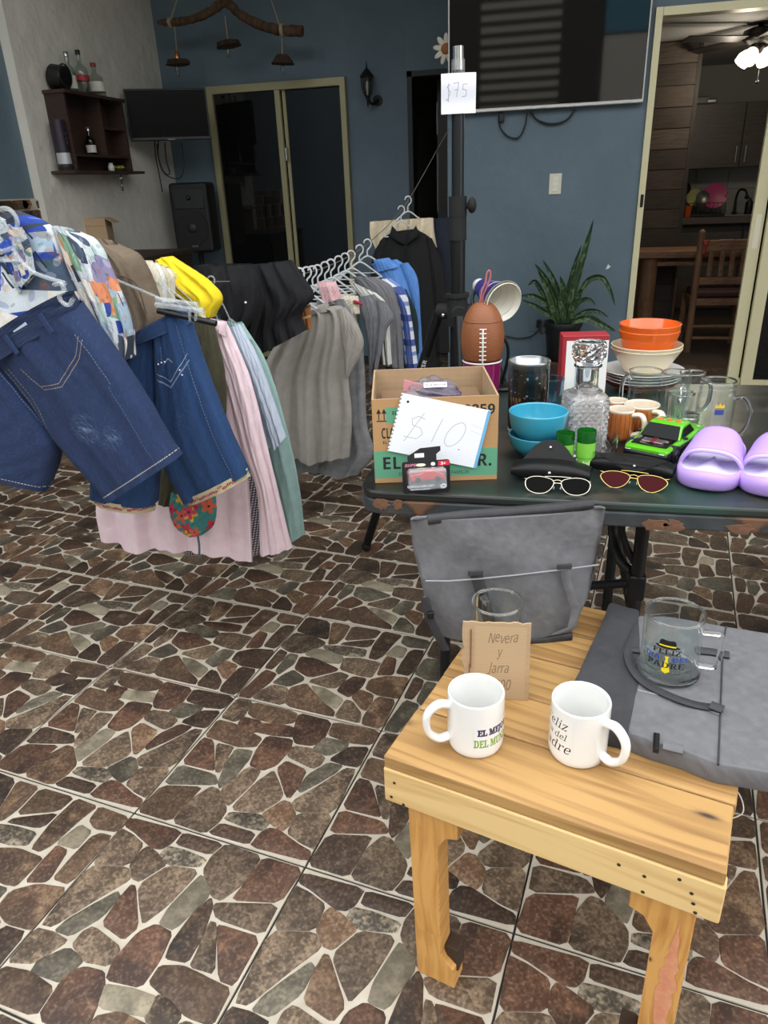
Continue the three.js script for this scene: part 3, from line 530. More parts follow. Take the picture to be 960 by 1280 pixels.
// ---------------------------------------------------------------- open carton with the price sheet
let boxFrame;
{
  const a = onTable(469, 604), b = onTable(621, 599), w = a.distanceTo(b), yaw = Math.atan2(-(b.z - a.z), b.x - a.x), mid = a.clone().lerp(b, 0.5);
  const n = V(Math.sin(yaw), 0, Math.cos(yaw)), ex = V(Math.cos(yaw), 0, -Math.sin(yaw));
  const h = onPlane(545, 497, mid, n).y - TY, back = onY(547, 457, TY + h), d = Math.min(0.24, -back.clone().sub(mid).dot(n));
  boxFrame = { mid, n, ex, h, yaw };
  const t = thing('cardboard_box', 'open brown cardboard carton with green printed bands behind the price sheet', 'box', mid, yaw);
  const tan = '#b08a5e', green = '#5d9c7c';
  const tex = canvasTex(1024, 720, (c, W, H) => {
    c.fillStyle = tan; c.fillRect(0, 0, W, H); for (let i = 0; i < 240; i++) { c.fillStyle = i % 2 ? 'rgba(90,60,30,0.05)' : 'rgba(255,235,200,0.05)'; c.fillRect(hash(i, 1) * W, hash(i, 2) * H, 60 + 200 * hash(i, 3), 3); }
    c.fillStyle = green; c.fillRect(0, 440, W, 240); c.fillRect(110, 70, 220, 130);
    c.fillStyle = '#1d2320';
    for (const x of [52, 96]) { c.fillRect(x - 4, 110, 8, 62); c.beginPath(); c.moveTo(x - 20, 118); c.lineTo(x, 76); c.lineTo(x + 20, 118); c.fill(); } c.fillRect(34, 176, 80, 10);
    c.font = 'bold 40px sans-serif'; c.fillText('EL', 160, 130); c.font = 'bold 118px sans-serif'; c.fillText('0259', 740, 150);
    c.save(); c.translate(66, 330); c.scale(0.62, 1.25); c.font = 'bold 100px sans-serif'; c.fillText('CLORO', 0, 0); c.restore(); c.font = 'bold 34px sans-serif'; c.fillText('EL PODER', 76, 376);
    c.font = 'bold 150px sans-serif'; c.fillText('EL', 60, 600); c.fillText('R.', 850, 596); c.font = '44px sans-serif'; c.fillText('UNIDOS PARA TODA TU FAMILIA', 200, 660, 590);
  });
  const th = 0.0035, front = mat(0xffffff, 0.85, { map: tex });
  part('front_panel', box(w, h, th, 0, h / 2, -th / 2), cardboard, t);
  part('front_print', mv(new THREE.PlaneGeometry(w - 0.001, h - 0.001), 0, h / 2, 0.0004), front, t);
  part('back_panel', box(w, h, th, 0, h / 2, -d + th / 2), cardboard, t);
  for (const s of [-1, 1]) part('side_panel', box(th, h, d - 2 * th, s * (w / 2 - th / 2), h / 2, -d / 2), cardboard, t);
  part('bottom_panel', box(w - 2 * th, th, d - 2 * th, 0, th / 2, -d / 2), cardboard, t);
  // things inside: clear bag of purple cloth over folded brown stock
  const stock = thing('paper_stack', 'stack of brown card filling the carton', 'card', mid.clone().addScaledVector(n, -d / 2).setY(TY + 0.005), yaw);
  for (let i = 0; i < 5; i++) part('sheet', box(w * 0.86, h * 0.145, d * 0.82, 0, h * 0.0725 + i * h * 0.148, 0, 0, (hash(i) - 0.5) * 0.05), mat(i % 2 ? 0x8d6f50 : 0x7d6248, 0.9), stock);
  const bag = thing('plastic_bag', 'clear plastic bag with purple cloth lying in the open carton', 'bag', onPlane(538, 483, mid.clone().addScaledVector(n, -d * 0.45), n).setY(TY + h * 0.76), yaw);
  const lump = (sx, sy, sz_, k) => { const g = new THREE.SphereGeometry(1, 28, 20), p = g.attributes.position; for (let i = 0; i < p.count; i++) { const v = V(p.getX(i), p.getY(i), p.getZ(i)), f = 1 + 0.16 * Math.sin(v.x * 7 + k) * Math.cos(v.z * 6) + 0.10 * Math.sin(v.y * 11 + v.x * 5 + k); p.setXYZ(i, v.x * sx * f, Math.max(-0.6, v.y) * sy * f, v.z * sz_ * f); } g.computeVertexNormals(); return g; };
  part('purple_cloth', mv(lump(0.040, 0.020, 0.036, 2), 0.018, 0.0165, 0), mat(0x4b3560, 0.85), bag);
  part('film', mv(lump(0.056, 0.027, 0.045, 4), 0.002, 0.022, 0), phys(0xd9d5dc, 0.12, { transmission: 0.85, thickness: 0, ior: 1.4 }), bag);
  part('pink_corner', ext([[-0.055, 0.025], [-0.02, 0.03], [-0.01, 0.036], [-0.052, 0.048]], 0.002, 0.0005, 0, 0.004, 0.01), mat(0xd08d92, 0.6), bag);
  part('sticker', mv(new THREE.PlaneGeometry(0.045, 0.011), 0.008, 0.046, 0.034, -0.7, 0, 0), mat(0xffffff, 0.6, { map: canvasTex(256, 64, (c) => { c.fillStyle = '#e4e4e6'; c.fillRect(0, 0, 256, 64); c.fillStyle = '#222'; c.font = 'bold 34px sans-serif'; c.fillText('10-14 MEDIUM', 8, 44, 240); }) }), bag);
  // notebook page
  const P = (px, py, off) => onPlane(px, py, mid.clone().addScaledVector(n, off), n);
  const pg = thing('paper_sheet', 'spiral notebook page with $10 written in pencil taped to the carton', 'paper', P(548, 540, 0.004), yaw);
  const corners = [[502, 491], [613, 513], [594, 585], [484, 563]].map(([x, y]) => { const q = P(x, y, 0.004).sub(pg.position); return [q.dot(ex), q.y]; });
  const pageTex = canvasTex(768, 512, (c, W, H) => { c.fillStyle = '#eef1f6'; c.fillRect(0, 0, W, H); c.strokeStyle = 'rgba(120,150,200,0.30)'; for (let y = 40; y < H; y += 26) { c.beginPath(); c.moveTo(0, y); c.lineTo(W, y); c.stroke(); } c.strokeStyle = '#9a9da3'; c.lineWidth = 4; c.lineCap = 'round'; c.lineJoin = 'round';
    const path = (pts) => { c.beginPath(); pts.forEach(([x, y], i) => i ? c.lineTo(x, y) : c.moveTo(x, y)); c.stroke(); };
    path([[250, 180], [190, 165], [140, 200], [160, 250], [230, 260], [260, 310], [220, 360], [110, 360]]); path([[230, 130], [120, 400]]); path([[395, 150], [350, 360]]);
    c.beginPath(); c.ellipse(530, 260, 62, 118, 0.45, 0, 7); c.stroke(); c.beginPath(); c.arc(590, 380, 5, 0, 7); c.stroke(); c.lineWidth = 1.5; path([[650, 150], [740, 166]]); path([[650, 200], [745, 216]]);
    c.fillStyle = '#1b1b1b'; c.beginPath(); c.arc(70, 62, 11, 0, 7); c.fill(); });
  const quad = (pts, z) => { const g = new THREE.BufferGeometry(); g.setAttribute('position', new THREE.Float32BufferAttribute(pts.flatMap(([x, y]) => [x, y, z]), 3)); g.setAttribute('uv', new THREE.Float32BufferAttribute([0, 1, 1, 1, 1, 0, 0, 0], 2)); g.setIndex([0, 3, 1, 1, 3, 2]); g.computeVertexNormals(); return g; };
  part('page', ext(corners, 0.0008, 0, 0, 0, 0), M.paper, pg);
  part('writing', quad(corners, 0.0012), mat(0xffffff, 0.85, { map: pageTex }), pg);
  const e1 = [corners[1][0] - 0.0045, corners[1][1]], e2 = [corners[2][0] - 0.0035, corners[2][1] + 0.001];
  part('blue_edge', quad([e1, [corners[1][0] + 0.0015, corners[1][1]], [corners[2][0] + 0.002, corners[2][1]], e2], 0.0016), mat(0x6fb2dc, 0.8), pg);
  for (let i = 0; i < 15; i++) { const k = (i + 0.5) / 15, x = corners[0][0] + (corners[3][0] - corners[0][0]) * k, y = corners[0][1] + (corners[3][1] - corners[0][1]) * k; part('punched_hole', box(0.0035, 0.0018, 0.0006, x + 0.001, y, 0.0016), mat(0x4a4036, 0.9), pg); }
}
{ // die-cast car in its blister card
  const a = onTable(504, 617), b = onTable(563, 613), w = a.distanceTo(b), mid = a.clone().lerp(b, 0.5), yaw = Math.atan2(-(b.z - a.z), b.x - a.x);
  const t = thing('toy_car_pack', 'red toy car in a black blister card standing against the carton', 'toy car', mid, yaw);
  const h = hgt(530, 578, mid) - TY;
  const tex = canvasTex(384, 320, (c, W, H) => { c.fillStyle = '#17161a'; c.fillRect(0, 0, W, H); c.fillStyle = '#e9e6e6'; c.font = 'italic bold 40px sans-serif'; c.fillStyle = '#d58a9c'; c.fillText('SUPER', 14, 48); c.fillStyle = '#ece6c8'; c.beginPath(); c.ellipse(150, 36, 40, 16, 0, 0, 7); c.fill(); c.fillStyle = '#c82838'; c.fillRect(292, 6, 92, 48); c.fillStyle = '#fff'; c.font = 'bold 40px sans-serif'; c.fillText('3+', 312, 46); c.beginPath(); c.arc(250, 32, 18, 0, 7); c.fill(); c.fillStyle = '#8e2a35'; c.fillRect(30, 90, 320, 30); c.fillStyle = '#3a3a42'; c.fillRect(30, 130, 320, 90); c.fillStyle = '#fff'; c.font = 'italic bold 34px sans-serif'; c.fillText('VEHICULO DIE CAST', 30, 268, 220); c.fillRect(60, 284, 160, 12); c.beginPath(); c.arc(330, 268, 26, 0, 7); c.fill(); c.fillStyle = '#c03030'; c.fillRect(316, 260, 28, 12); });
  const lean = (g) => { g.rotateX(-0.16); return g; };
  part('card', lean(ext(rrect(w, h, 0.005), 0.0012, 0.0003, 0, h / 2, 0)), mat(0x17161a, 0.5), t);
  part('card_print', lean(mv(new THREE.PlaneGeometry(w * 0.98, h * 0.98), 0, h / 2, 0.0018)), mat(0xffffff, 0.4, { map: tex }), t);
  part('hang_tab', lean(ext([[-0.042, 0], [0.012, 0], [0.012, 0.012], [0.02, 0.018], [0.02, 0.026], [-0.018, 0.024], [-0.042, 0.010]], 0.0012, 0.0003, 0.008, h, 0)), mat(0x17161a, 0.5), t);
  part('price_sticker', lean(mv(new THREE.PlaneGeometry(0.018, 0.008), -0.012, h + 0.011, 0.0018)), M.white, t);
  const car = part('car', lean(mv(ext([[-0.03, 0.004], [-0.031, 0.011], [-0.012, 0.013], [-0.004, 0.019], [0.012, 0.0195], [0.022, 0.013], [0.031, 0.011], [0.031, 0.004]], 0.012, 0.002), -0.0, h * 0.40, 0.003)), phys(0xc8242c, 0.25, { clearcoat: 1 }), t);
  for (const x of [-0.018, 0.019]) part('wheel', lean(cylN(16, 0.0055, 0.0055, 0.004, x, h * 0.40 + 0.004, 0.018, PI / 2, 0, 0)), M.blackMetal, car);
  part('blister', lean(rbox(0.072, 0.040, 0.022, 0.006, 0, h * 0.48, 0.013)), M.clearPlastic, t);
}
// ---------------------------------------------------------------- football cup, desk lamp, printed tumbler
const seedTable = 1;
{
  const p = onTable(602, 492), t = thing('football_cup', 'brown football shaped sipper cup with white laces above the carton', 'cup', p, faceCam(p));
  const r = sz(26, p), y0 = hgt(600, 450, p) - TY, y1 = hgt(600, 377, p) - TY, hh = y1 - y0;
  const prof = []; for (let i = 0; i <= 24; i++) { const k = i / 24, a = -0.62 + k * (PI / 2 + 0.62); prof.push([Math.max(0.001, r * Math.pow(Math.cos(a), 0.85)), 0]); prof[i][1] = y0 + hh * (Math.sin(a) - Math.sin(-0.62)) / (1 - Math.sin(-0.62)); }
  const leather = mat(0x88512f, 0.5, { bumpMap: fineBump, bumpScale: 0.0008 });
  part('ball', lathe([[0.001, y0], ...prof], 40), leather, t);
  const rr = (y) => { for (let i = 1; i < prof.length; i++) if (prof[i][1] >= y) { const a = prof[i - 1], b = prof[i], k = (y - a[1]) / (b[1] - a[1]); return a[0] + (b[0] - a[0]) * k; } return 0; };
  const seamY = y0 + hh * 0.68;
  part('lid_seam', lathe([[rr(seamY) + 0.0004, seamY - 0.0008], [rr(seamY) + 0.0009, seamY], [rr(seamY) + 0.0004, seamY + 0.0008]], 40), mat(0x4a2a18, 0.7), t);
  const line = []; for (let i = 0; i <= 10; i++) { const y = y0 + hh * (0.02 + 0.58 * i / 10); line.push(V(0.001, y, rr(y) + 0.0006)); }
  part('laces', [new THREE.TubeGeometry(curve(line), 20, 0.0022, 6), ...[0.07, 0.145, 0.22, 0.295, 0.37, 0.445, 0.52, 0.59].map((k) => { const y = y0 + hh * k, R = rr(y) + 0.0006; return new THREE.TubeGeometry(curve([[-0.008, y, Math.sqrt(R * R - 0.00006)], [0, y, R], [0.010, y, Math.sqrt(R * R - 0.0001)]]), 8, 0.0014, 6); })], M.white, t);
  part('cup_base', lathe([[0.001, 0], [r * 0.78, 0], [r * 0.82, 0.004], [r * 0.9, y0], [r * 0.86, y0 + 0.001], [0.001, y0]], 40), phys(0x7a1450, 0.18, { clearcoat: 0.6 }), t);
  part('rim_band', lathe([[r * 0.905, y0 - 0.003], [r * 0.93, y0 - 0.001], [r * 0.9, y0 + 0.001]], 40), M.white, t);
  const top = (px, py) => { const q = onPlane(px, py, p, FLATF).sub(p); return q.applyAxisAngle(V(0, 1, 0), -faceCam(p)); };
  part('straw', new THREE.TubeGeometry(curve([top(600, 380), top(602, 366), top(607, 352), top(609, 341), top(612, 338), top(613, 345), top(609, 358), top(604, 370), top(604, 380)]), 50, 0.0026, 8), mat(0xb0686a, 0.4), t);
}
{ // purple and white conical lamp on a bent stem
  const z = -2.02, c = onZ(628, 378, -1.965), e = onZ(598, 357, -2.065), foot = V(onZ(628, 450, z).x, TY + 0.0005, z);
  const t = thing('desk_lamp', 'small desk lamp with a purple shade and white inside beside the football cup', 'lamp', foot, 0);
  const axis = c.clone().sub(e).normalize(), q = new THREE.Quaternion().setFromUnitVectors(V(0, 1, 0), axis), R = sz(27, c), L = c.distanceTo(e);
  const put = (g) => { g.applyQuaternion(q); return g.translate(e.x - foot.x, e.y - foot.y, e.z - foot.z - 0.01); };
  part('shade', put(lathe([[0.016, 0.012], [0.022, 0.016], [R * 0.72, L * 0.72], [R * 0.98, L * 1.0]], 40)), mat(0x2f2b6e, 0.5, { side: THREE.DoubleSide }), t);
  part('shade_lining', put(lathe([[0.004, 0.016], [0.021, 0.019], [R * 0.70, L * 0.735], [R * 0.97, L * 1.004], [R * 1.0, L * 1.004]], 40)), mat(0xe6e6da, 0.5, { side: THREE.DoubleSide }), t);
  part('shade_ribs', [0.35, 0.55, 0.75, 0.92].map((k) => put(mv(new THREE.TorusGeometry((0.021 + (R * 0.97 - 0.021) * k) * 0.985, 0.0016, 6, 40), 0, 0.02 + L * 0.97 * k, 0, PI / 2))), mat(0xd5d5c6, 0.5), t);
  part('end_cap', put(lathe([[0.001, -0.012], [0.013, -0.011], [0.018, -0.002], [0.018, 0.014], [0.001, 0.016]], 28)), mat(0xb9bbb9, 0.35), t);
  const s = e.clone().sub(foot);
  part('stem', tube([[s.x, s.y, s.z - 0.01], [s.x - 0.012, s.y - 0.04, -0.004], [0.012, s.y * 0.45, 0], [0, 0.01, 0]], 0.0045, 30), M.blackMetal, t);
  part('base', lathe([[0.001, 0], [0.038, 0], [0.038, 0.006], [0.03, 0.012], [0.001, 0.014]], 32), M.black, t);
}
{ // tall tumbler: steel rim, dark print (its cartoon figure left out)
  const p = onTable(658, 538), r = sz(24.5, p), h = hgt(657, 450, p) - TY, f = faceCam(p);
  const t = thing('printed_tumbler', 'clear tumbler with steel rim and black and pink print behind the blue bowls', 'tumbler', p, f);
  part('outer_wall', lathe([[0.001, 0], [r * 0.92, 0], [r * 0.97, 0.006], [r, h * 0.96], [r * 0.985, h * 0.96], [r * 0.95, 0.01], [0.001, 0.008]], 44), glassMat(0xf2f6f6, { thickness: 0.004 }), t);
  part('steel_rim', lathe([[r * 0.99, h * 0.955], [r * 1.02, h * 0.965], [r * 1.02, h * 0.99], [r, h], [r * 0.93, h * 0.995], [r * 0.86, h * 0.80], [0.001, h * 0.78]], 44), M.steel, t);
  const tex = canvasTex(512, 256, (c, W, H) => { c.fillStyle = '#111216'; c.fillRect(0, 0, W, H); for (let i = 0; i < 90; i++) { c.fillStyle = ['#d8d8d4', '#8a8c92', '#3a3c42'][i % 3]; c.beginPath(); c.arc(hash(i, 4) * W, hash(i, 5) * H * 0.66, 2 + 5 * hash(i, 6), 0, 7); c.fill(); } for (let i = 0; i < 46; i++) { c.fillStyle = ['#b02a4a', '#d35a78', '#6a1a30'][i % 3]; c.fillRect(i * 11.5, 176 + 30 * hash(i, 7), 9, 44); } c.fillStyle = '#c0953a'; for (let i = 0; i < 8; i++) c.fillRect(360 + i * 16, 160 + 10 * hash(i), 10, 26); });
  part('print_sleeve', lathe([[r * 0.935, h * 0.34], [r * 0.955, h * 0.86]], 44), mat(0xffffff, 0.35, { map: tex, side: THREE.DoubleSide }), t);
}
{ // pale blue tumbler
  const p = onTable(688, 508), r = sz(15.5, p), h = hgt(686, 473, p) - TY;
  const t = thing('glass_tumbler', 'pale blue drinking glass between the printed tumbler and the decanter', 'glass', p);
  part('body', lathe([[0.001, 0], [r * 0.8, 0], [r, h], [r - 0.0015, h], [r * 0.74, 0.008], [0.001, 0.008]], 36), glassMat(0xb8dcec, { attenuationColor: new THREE.Color(0x9fd0e8), attenuationDistance: 0.02 }), t);
  part('rim', mv(new THREE.TorusGeometry(r - 0.0008, 0.0011, 8, 36), 0, h, 0, PI / 2), glassMat(0xc8e4f0), t);
}
// ---------------------------------------------------------------- turquoise glass bowls
{
  const aqua = phys(0x3fa9c6, 0.14, { clearcoat: 0.5, transmission: 0.12, thickness: 0 });
  const p = onTable(671, 570), r = sz(36, p), f = sz(17, p);
  const yl = hgt(671, 541, p) - TY, yt = hgt(671, 513, p) - TY;
  const bowlProf = (y, H, R) => [[0.002, y], [R * 0.35, y + H * 0.03], [R * 0.72, y + H * 0.22], [R * 0.93, y + H * 0.55], [R, y + H * 0.97], [R - 0.001, y + H], [R - 0.003, y + H], [R - 0.0045, y + H * 0.95], [R * 0.87, y + H * 0.55], [R * 0.66, y + H * 0.28], [R * 0.3, y + H * 0.12], [0.002, y + H * 0.10]];
  const a = thing('dessert_bowl', 'turquoise footed dessert bowl under another bowl behind the glasses case', 'bowl', p);
  const H = 0.05;
  part('bowl', lathe(bowlProf(yl - H, H, r), 48), aqua, a);
  part('stem', lathe([[0.001, 0], [f, 0], [f, 0.003], [f * 0.8, 0.008], [f * 0.5, 0.014], [f * 0.45, (yl - H) * 0.8], [f * 0.75, yl - H + 0.001], [0.001, yl - H + 0.003]], 40), aqua, a);
  const b = thing('dessert_bowl', 'turquoise dessert bowl stacked in the top of the footed bowl', 'bowl', p.clone().add(V(-0.001, yl - 0.0215, 0)));
  part('bowl', lathe(bowlProf(0, yt - yl + 0.0215, r * 1.0), 48), aqua, b);
}
// ---------------------------------------------------------------- cut glass decanter
const cutGlass = glassMat(0xffffff, { ior: 1.48, thickness: 0.02, roughness: 0.03 });
{
  const p = onTable(727, 563), f = faceCam(p) + 0.25, t = thing('glass_decanter', 'square cut glass decanter with a large round stopper beside the turquoise bowls', 'decanter', p, f);
  const half = sz(24, p), yb = hgt(731, 487, p) - TY, yn = hgt(731, 456, p) - TY, ys = hgt(733, 428, p) - TY;
  // diamond-cut walls: pyramids in relief over a rounded square section
  const NS = 160, NV = 66, L = [];
  const sq = (a, s) => { const c = Math.cos(a), q = Math.sin(a), k = Math.pow(Math.pow(Math.abs(c), 7) + Math.pow(Math.abs(q), 7), -1 / 7); return [c * k * s, q * k * s]; };
  for (let j = 0; j <= NV; j++) {
    const v = j / NV, y = v * yb, s = half * (v < 0.05 ? 0.93 + v * 1.4 : v > 0.9 ? 1 - 0.55 * Math.pow((v - 0.9) / 0.1, 2.0) : 1);
    const ring = []; for (let i = 0; i < NS; i++) { const a = i / NS * PI * 2, d = 0.0042 * (v > 0.05 && v < 0.9 ? Math.min(Math.abs((i + j) % 8 - 4), Math.abs((i - j + 400) % 8 - 4)) / 4 - 0.3 : 0), [x, z] = sq(a, s + d); ring.push(V(x, y, z)); }
    L.push(ring);
  }
  const inner = []; for (let j = 0; j <= 10; j++) { const v = j / 10, y = yb * 0.97 - v * (yb * 0.97 - 0.012), s = half * 0.84 * (v < 0.12 ? 0.55 + v * 3.75 : 1); const ring = []; for (let i = 0; i < NS; i++) { const [x, z] = sq(i / NS * PI * 2, s); ring.push(V(x, y, z)); } inner.push(ring); }
  part('body', [toCreasedNormals(rings(L, { capStart: true }), 0.3), rings(inner, { capEnd: true })], phys(0xffffff, 0.05, { transmission: 0.9, thickness: 0.02, ior: 1.5 }), t);
  const nr = sz(13, p);
  part('neck', lathe([[nr * 1.5, yb - 0.002], [nr * 1.1, yb + 0.004], [nr, yb + 0.010], [nr, yn - 0.006], [nr * 1.25, yn - 0.003], [nr * 1.25, yn], [nr * 0.75, yn], [nr * 0.7, yb]], 36), cutGlass, t);
  const S = [], sr = sz(19.5, p);
  for (let j = 0; j <= 14; j++) { const v = j / 14, y = yn + 0.001 + v * (ys - yn), R = sr * (v < 0.35 ? 0.72 + 0.8 * v : v > 0.9 ? 1.0 - (v - 0.9) * 0.9 : 1); S.push([...Array(48).keys()].map((i) => { const d = v > 0.3 && v < 0.92 ? ((i + j) % 4 < 2 ? 1 : -1) * 0.0009 : 0; return V(Math.cos(i / 48 * PI * 2) * (R + d), y, Math.sin(i / 48 * PI * 2) * (R + d)); })); }
  part('stopper', toCreasedNormals(rings(S, { capStart: true, capEnd: true }), 0.4), cutGlass, t);
}
{ // small cut glass tumbler in front of the decanter
  const p = onTable(755, 574), r = sz(15.5, p), h = hgt(755, 544, p) - TY, S = [];
  const t = thing('glass_tumbler', 'small cut glass tumbler between the green shot glasses and the toy car', 'glass', p);
  for (let j = 0; j <= 12; j++) { const v = j / 12; S.push([...Array(48).keys()].map((i) => { const d = v < 0.6 ? ((i + j) % 4 < 2 ? 1 : -1) * 0.0007 : 0, R = r * (0.86 + 0.14 * v) + d; return V(Math.cos(i / 48 * PI * 2) * R, v * h, Math.sin(i / 48 * PI * 2) * R); })); }
  for (const [R, y] of [[r - 0.0018, h], [r * 0.82, 0.008]]) S.push([...Array(48).keys()].map((i) => V(Math.cos(i / 48 * PI * 2) * R, y, Math.sin(i / 48 * PI * 2) * R)));
  part('body', toCreasedNormals(rings(S, { capStart: true, capEnd: true }), 0.5), cutGlass, t);
}
// ---------------------------------------------------------------- green shot glasses
[[704, 587, 0.00, 541, 'green shot glass printed with a figure beside the turquoise bowl'], [730, 588, 0.4, 538, 'green shot glass printed with a football beside the eyeglass case']].forEach(([px, py, k, topY, label], n) => {
  const p = onTable(px, py), r = sz(11.6, p), h = hgt(px, topY, p) - TY, f = faceCam(p), t = thing('shot_glass', label, 'glass', p, f, 'green shot glasses');
  part('body', lathe([[0.001, 0], [r * 0.88, 0], [r * 0.9, 0.004], [r, h], [r - 0.0014, h], [r * 0.84, 0.009], [0.001, 0.009]], 36), phys(0x2f9e3a, 0.06, { transmission: 0.75, thickness: 0.003, ior: 1.5, attenuationColor: new THREE.Color(0x1f8f2c), attenuationDistance: 0.008 }), t);
  const tex = canvasTex(256, 256, (c) => { c.fillStyle = '#7ec74a'; c.fillRect(0, 0, 256, 256); c.fillStyle = '#3c7a2c'; c.fillRect(0, 150, 256, 5); if (n) { c.fillStyle = '#f0f0ee'; c.beginPath(); c.arc(40, 200, 34, 0, 7); c.fill(); c.fillStyle = '#222'; for (const [x, y] of [[40, 200], [18, 184], [60, 184], [26, 224], [56, 222]]) { c.beginPath(); c.arc(x, y, 9, 0, 7); c.fill(); } } else { c.fillStyle = '#4b8f38'; c.beginPath(); c.arc(130, 70, 14, 0, 7); c.fill(); c.fillRect(116, 84, 30, 60); c.save(); c.translate(140, 90); c.rotate(-0.7); c.fillRect(0, -6, 50, 10); c.restore(); c.fillRect(112, 140, 12, 60); c.fillRect(140, 140, 12, 60); } c.fillStyle = '#e6efe0'; for (let i = 0; i < 7; i++) c.fillRect(110 + i * 18, 176 + (i % 3) * 8, 11, 60 - (i % 3) * 14); });
  part('print', (() => { const g = new THREE.CylinderGeometry(r * 0.985 + 0.0004, r * 0.925 + 0.0004, h * 0.62, 30, 1, true, -1.5, 3.0); return g.translate(0, h * 0.42, 0); })(), mat(0xffffff, 0.35, { map: tex }), t);
});
// ---------------------------------------------------------------- tan barrel mugs
{
  const stave = dataTex(256, (x, y) => { const s = Math.abs(Math.sin(x * PI * 18)), g = fbm(x * 20, y * 3, 20, 111, 3); return s < 0.16 ? [96, 52, 26] : mix([196, 116, 56], [150, 82, 38], g); }, true, 1, 64);
  const glaze = phys(0xffffff, 0.25, { map: stave, clearcoat: 0.6 }), ivory = phys(0xe6d9c6, 0.25, { clearcoat: 0.5 });
  for (const [px, py, topY, rr, turn, label] of [[773, 549, 511, 17.5, -0.35, 'tan barrel mug with ivory handle next to the decanter'], [799, 538, 505, 23, -0.75, 'tan barrel mug with ivory rim behind the green toy car'], [768, 532, 500, 14.5, 2.6, 'tan barrel mug mostly hidden behind the other barrel mugs']]) {
    const p = onTable(px, py), r = sz(rr, p), h = hgt(px, topY, p) - TY, f = faceCam(p);
    const t = thing('barrel_mug', label, 'mug', p, f, 'tan barrel mugs');
    part('body', lathe([[0.001, 0], [r * 0.86, 0], [r * 0.93, h * 0.2], [r * 0.96, h * 0.5], [r * 0.93, h * 0.8], [r * 0.9, h * 0.93]], 40), glaze, t);
    part('rim', lathe([[r * 0.9, h * 0.92], [r * 0.93, h * 0.96], [r * 0.92, h], [r * 0.86, h], [r * 0.84, h * 0.9], [r * 0.86, h * 0.5], [r * 0.8, 0.008], [0.001, 0.006]], 40), ivory, t);
    part('handle', new THREE.TubeGeometry(curve([[r * 0.86, h * 0.84, 0], [r + 0.014, h * 0.86, 0], [r + 0.022, h * 0.66, 0], [r + 0.020, h * 0.36, 0], [r * 0.9, h * 0.2, 0]]), 26, 0.0055, 10).scale(1, 1, 1.6), ivory, t).rotation.y = turn;
  }
}
// ---------------------------------------------------------------- plates, bowls
{
  const porcelain = phys(0xdfe0de, 0.2, { clearcoat: 0.5 }), terracotta = phys(0x7a3a2c, 0.4), creamG = phys(0xe2d6b8, 0.28, { clearcoat: 0.4 }), orangeG = phys(0xe0641c, 0.16, { clearcoat: 0.7 });
  const p = onTable(800, 486), R = sz(49, p);
  let y = 0;
  const plateProf = (R, d) => [[0.001, 0], [R * 0.58, 0], [R * 0.62, 0.003], [R * 0.98, d], [R, d + 0.0015], [R * 0.97, d + 0.002], [R * 0.6, 0.006], [0.001, 0.005]];
  const put = (name, label, cat, prof, m, dx = 0, dz = 0, extra) => { const t = tag(part(name, lathe(prof, 56), m), label, cat, extra); t.position.copy(p).add(V(dx, y, dz)); return t; };
  const bowlP = (r0, r1, h) => [[0.001, 0], [r0, 0], [r0 * 1.02, 0.002], [r0 + (r1 - r0) * 0.5, h * 0.48], [r1, h * 0.97], [r1 - 0.001, h], [r1 - 0.004, h], [r0 + (r1 - r0) * 0.45, h * 0.5], [r0 * 0.95, 0.006], [0.001, 0.005]];
  const yPlate = hgt(800, 457, p) - TY;
  for (let i = 0; i < 2; i++) { put('soup_plate', ['red brown plate at the very bottom of the plate stack', 'red brown plate directly under the white plates'][i], 'plate', plateProf(R * 0.86, 0.018), terracotta, 0, 0, 'red brown plates under the white ones'); y += 0.0075; }
  const n = 4, step = Math.max(0.006, (yPlate - y - 0.018) / n);
  for (let i = 0; i < n; i++) { put('dinner_plate', ['lowest white dinner plate resting on the red brown plates', 'white dinner plate second up from the red brown plates', 'white dinner plate third up from the red brown plates', 'widest white dinner plate directly under the cream bowls'][i], 'plate', plateProf(R * (i === n - 1 ? 1.0 : 0.93), 0.017), porcelain, 0.001 * Math.sin(i * 9), 0.001 * Math.cos(i * 5), 'white plates under the cream bowls'); y += step; }
  y += 0.0065 - step + 0.0062;
  const rc = sz(42, p), yc2 = hgt(806, 430, p) - TY;
  const hb = Math.max(0.035, yc2 - y - 0.008);
  put('serving_bowl', 'cream serving bowl with a crack line, lower of two nested bowls', 'bowl', bowlP(rc * 0.58, rc, hb), creamG, 0.005, 0); y += 0.0085;
  put('serving_bowl', 'cream serving bowl nested in its twin under the orange bowls', 'bowl', bowlP(rc * 0.58, rc, hb), creamG, 0.005, 0);
  y += hb - 0.024;
  const ro = sz(36, p), yo = hgt(810, 404, p) - TY, ho = Math.max(0.03, yo - y - 0.016);
  put('soup_bowl', 'orange bowl, lower of two nested on the cream bowls', 'bowl', bowlP(ro * 0.78, ro * 0.99, ho), orangeG, 0.008, 0); y += 0.016;
  put('soup_bowl', 'orange bowl on top of the whole stack of bowls', 'bowl', bowlP(ro * 0.78, ro, ho), orangeG, 0.008, 0);
}
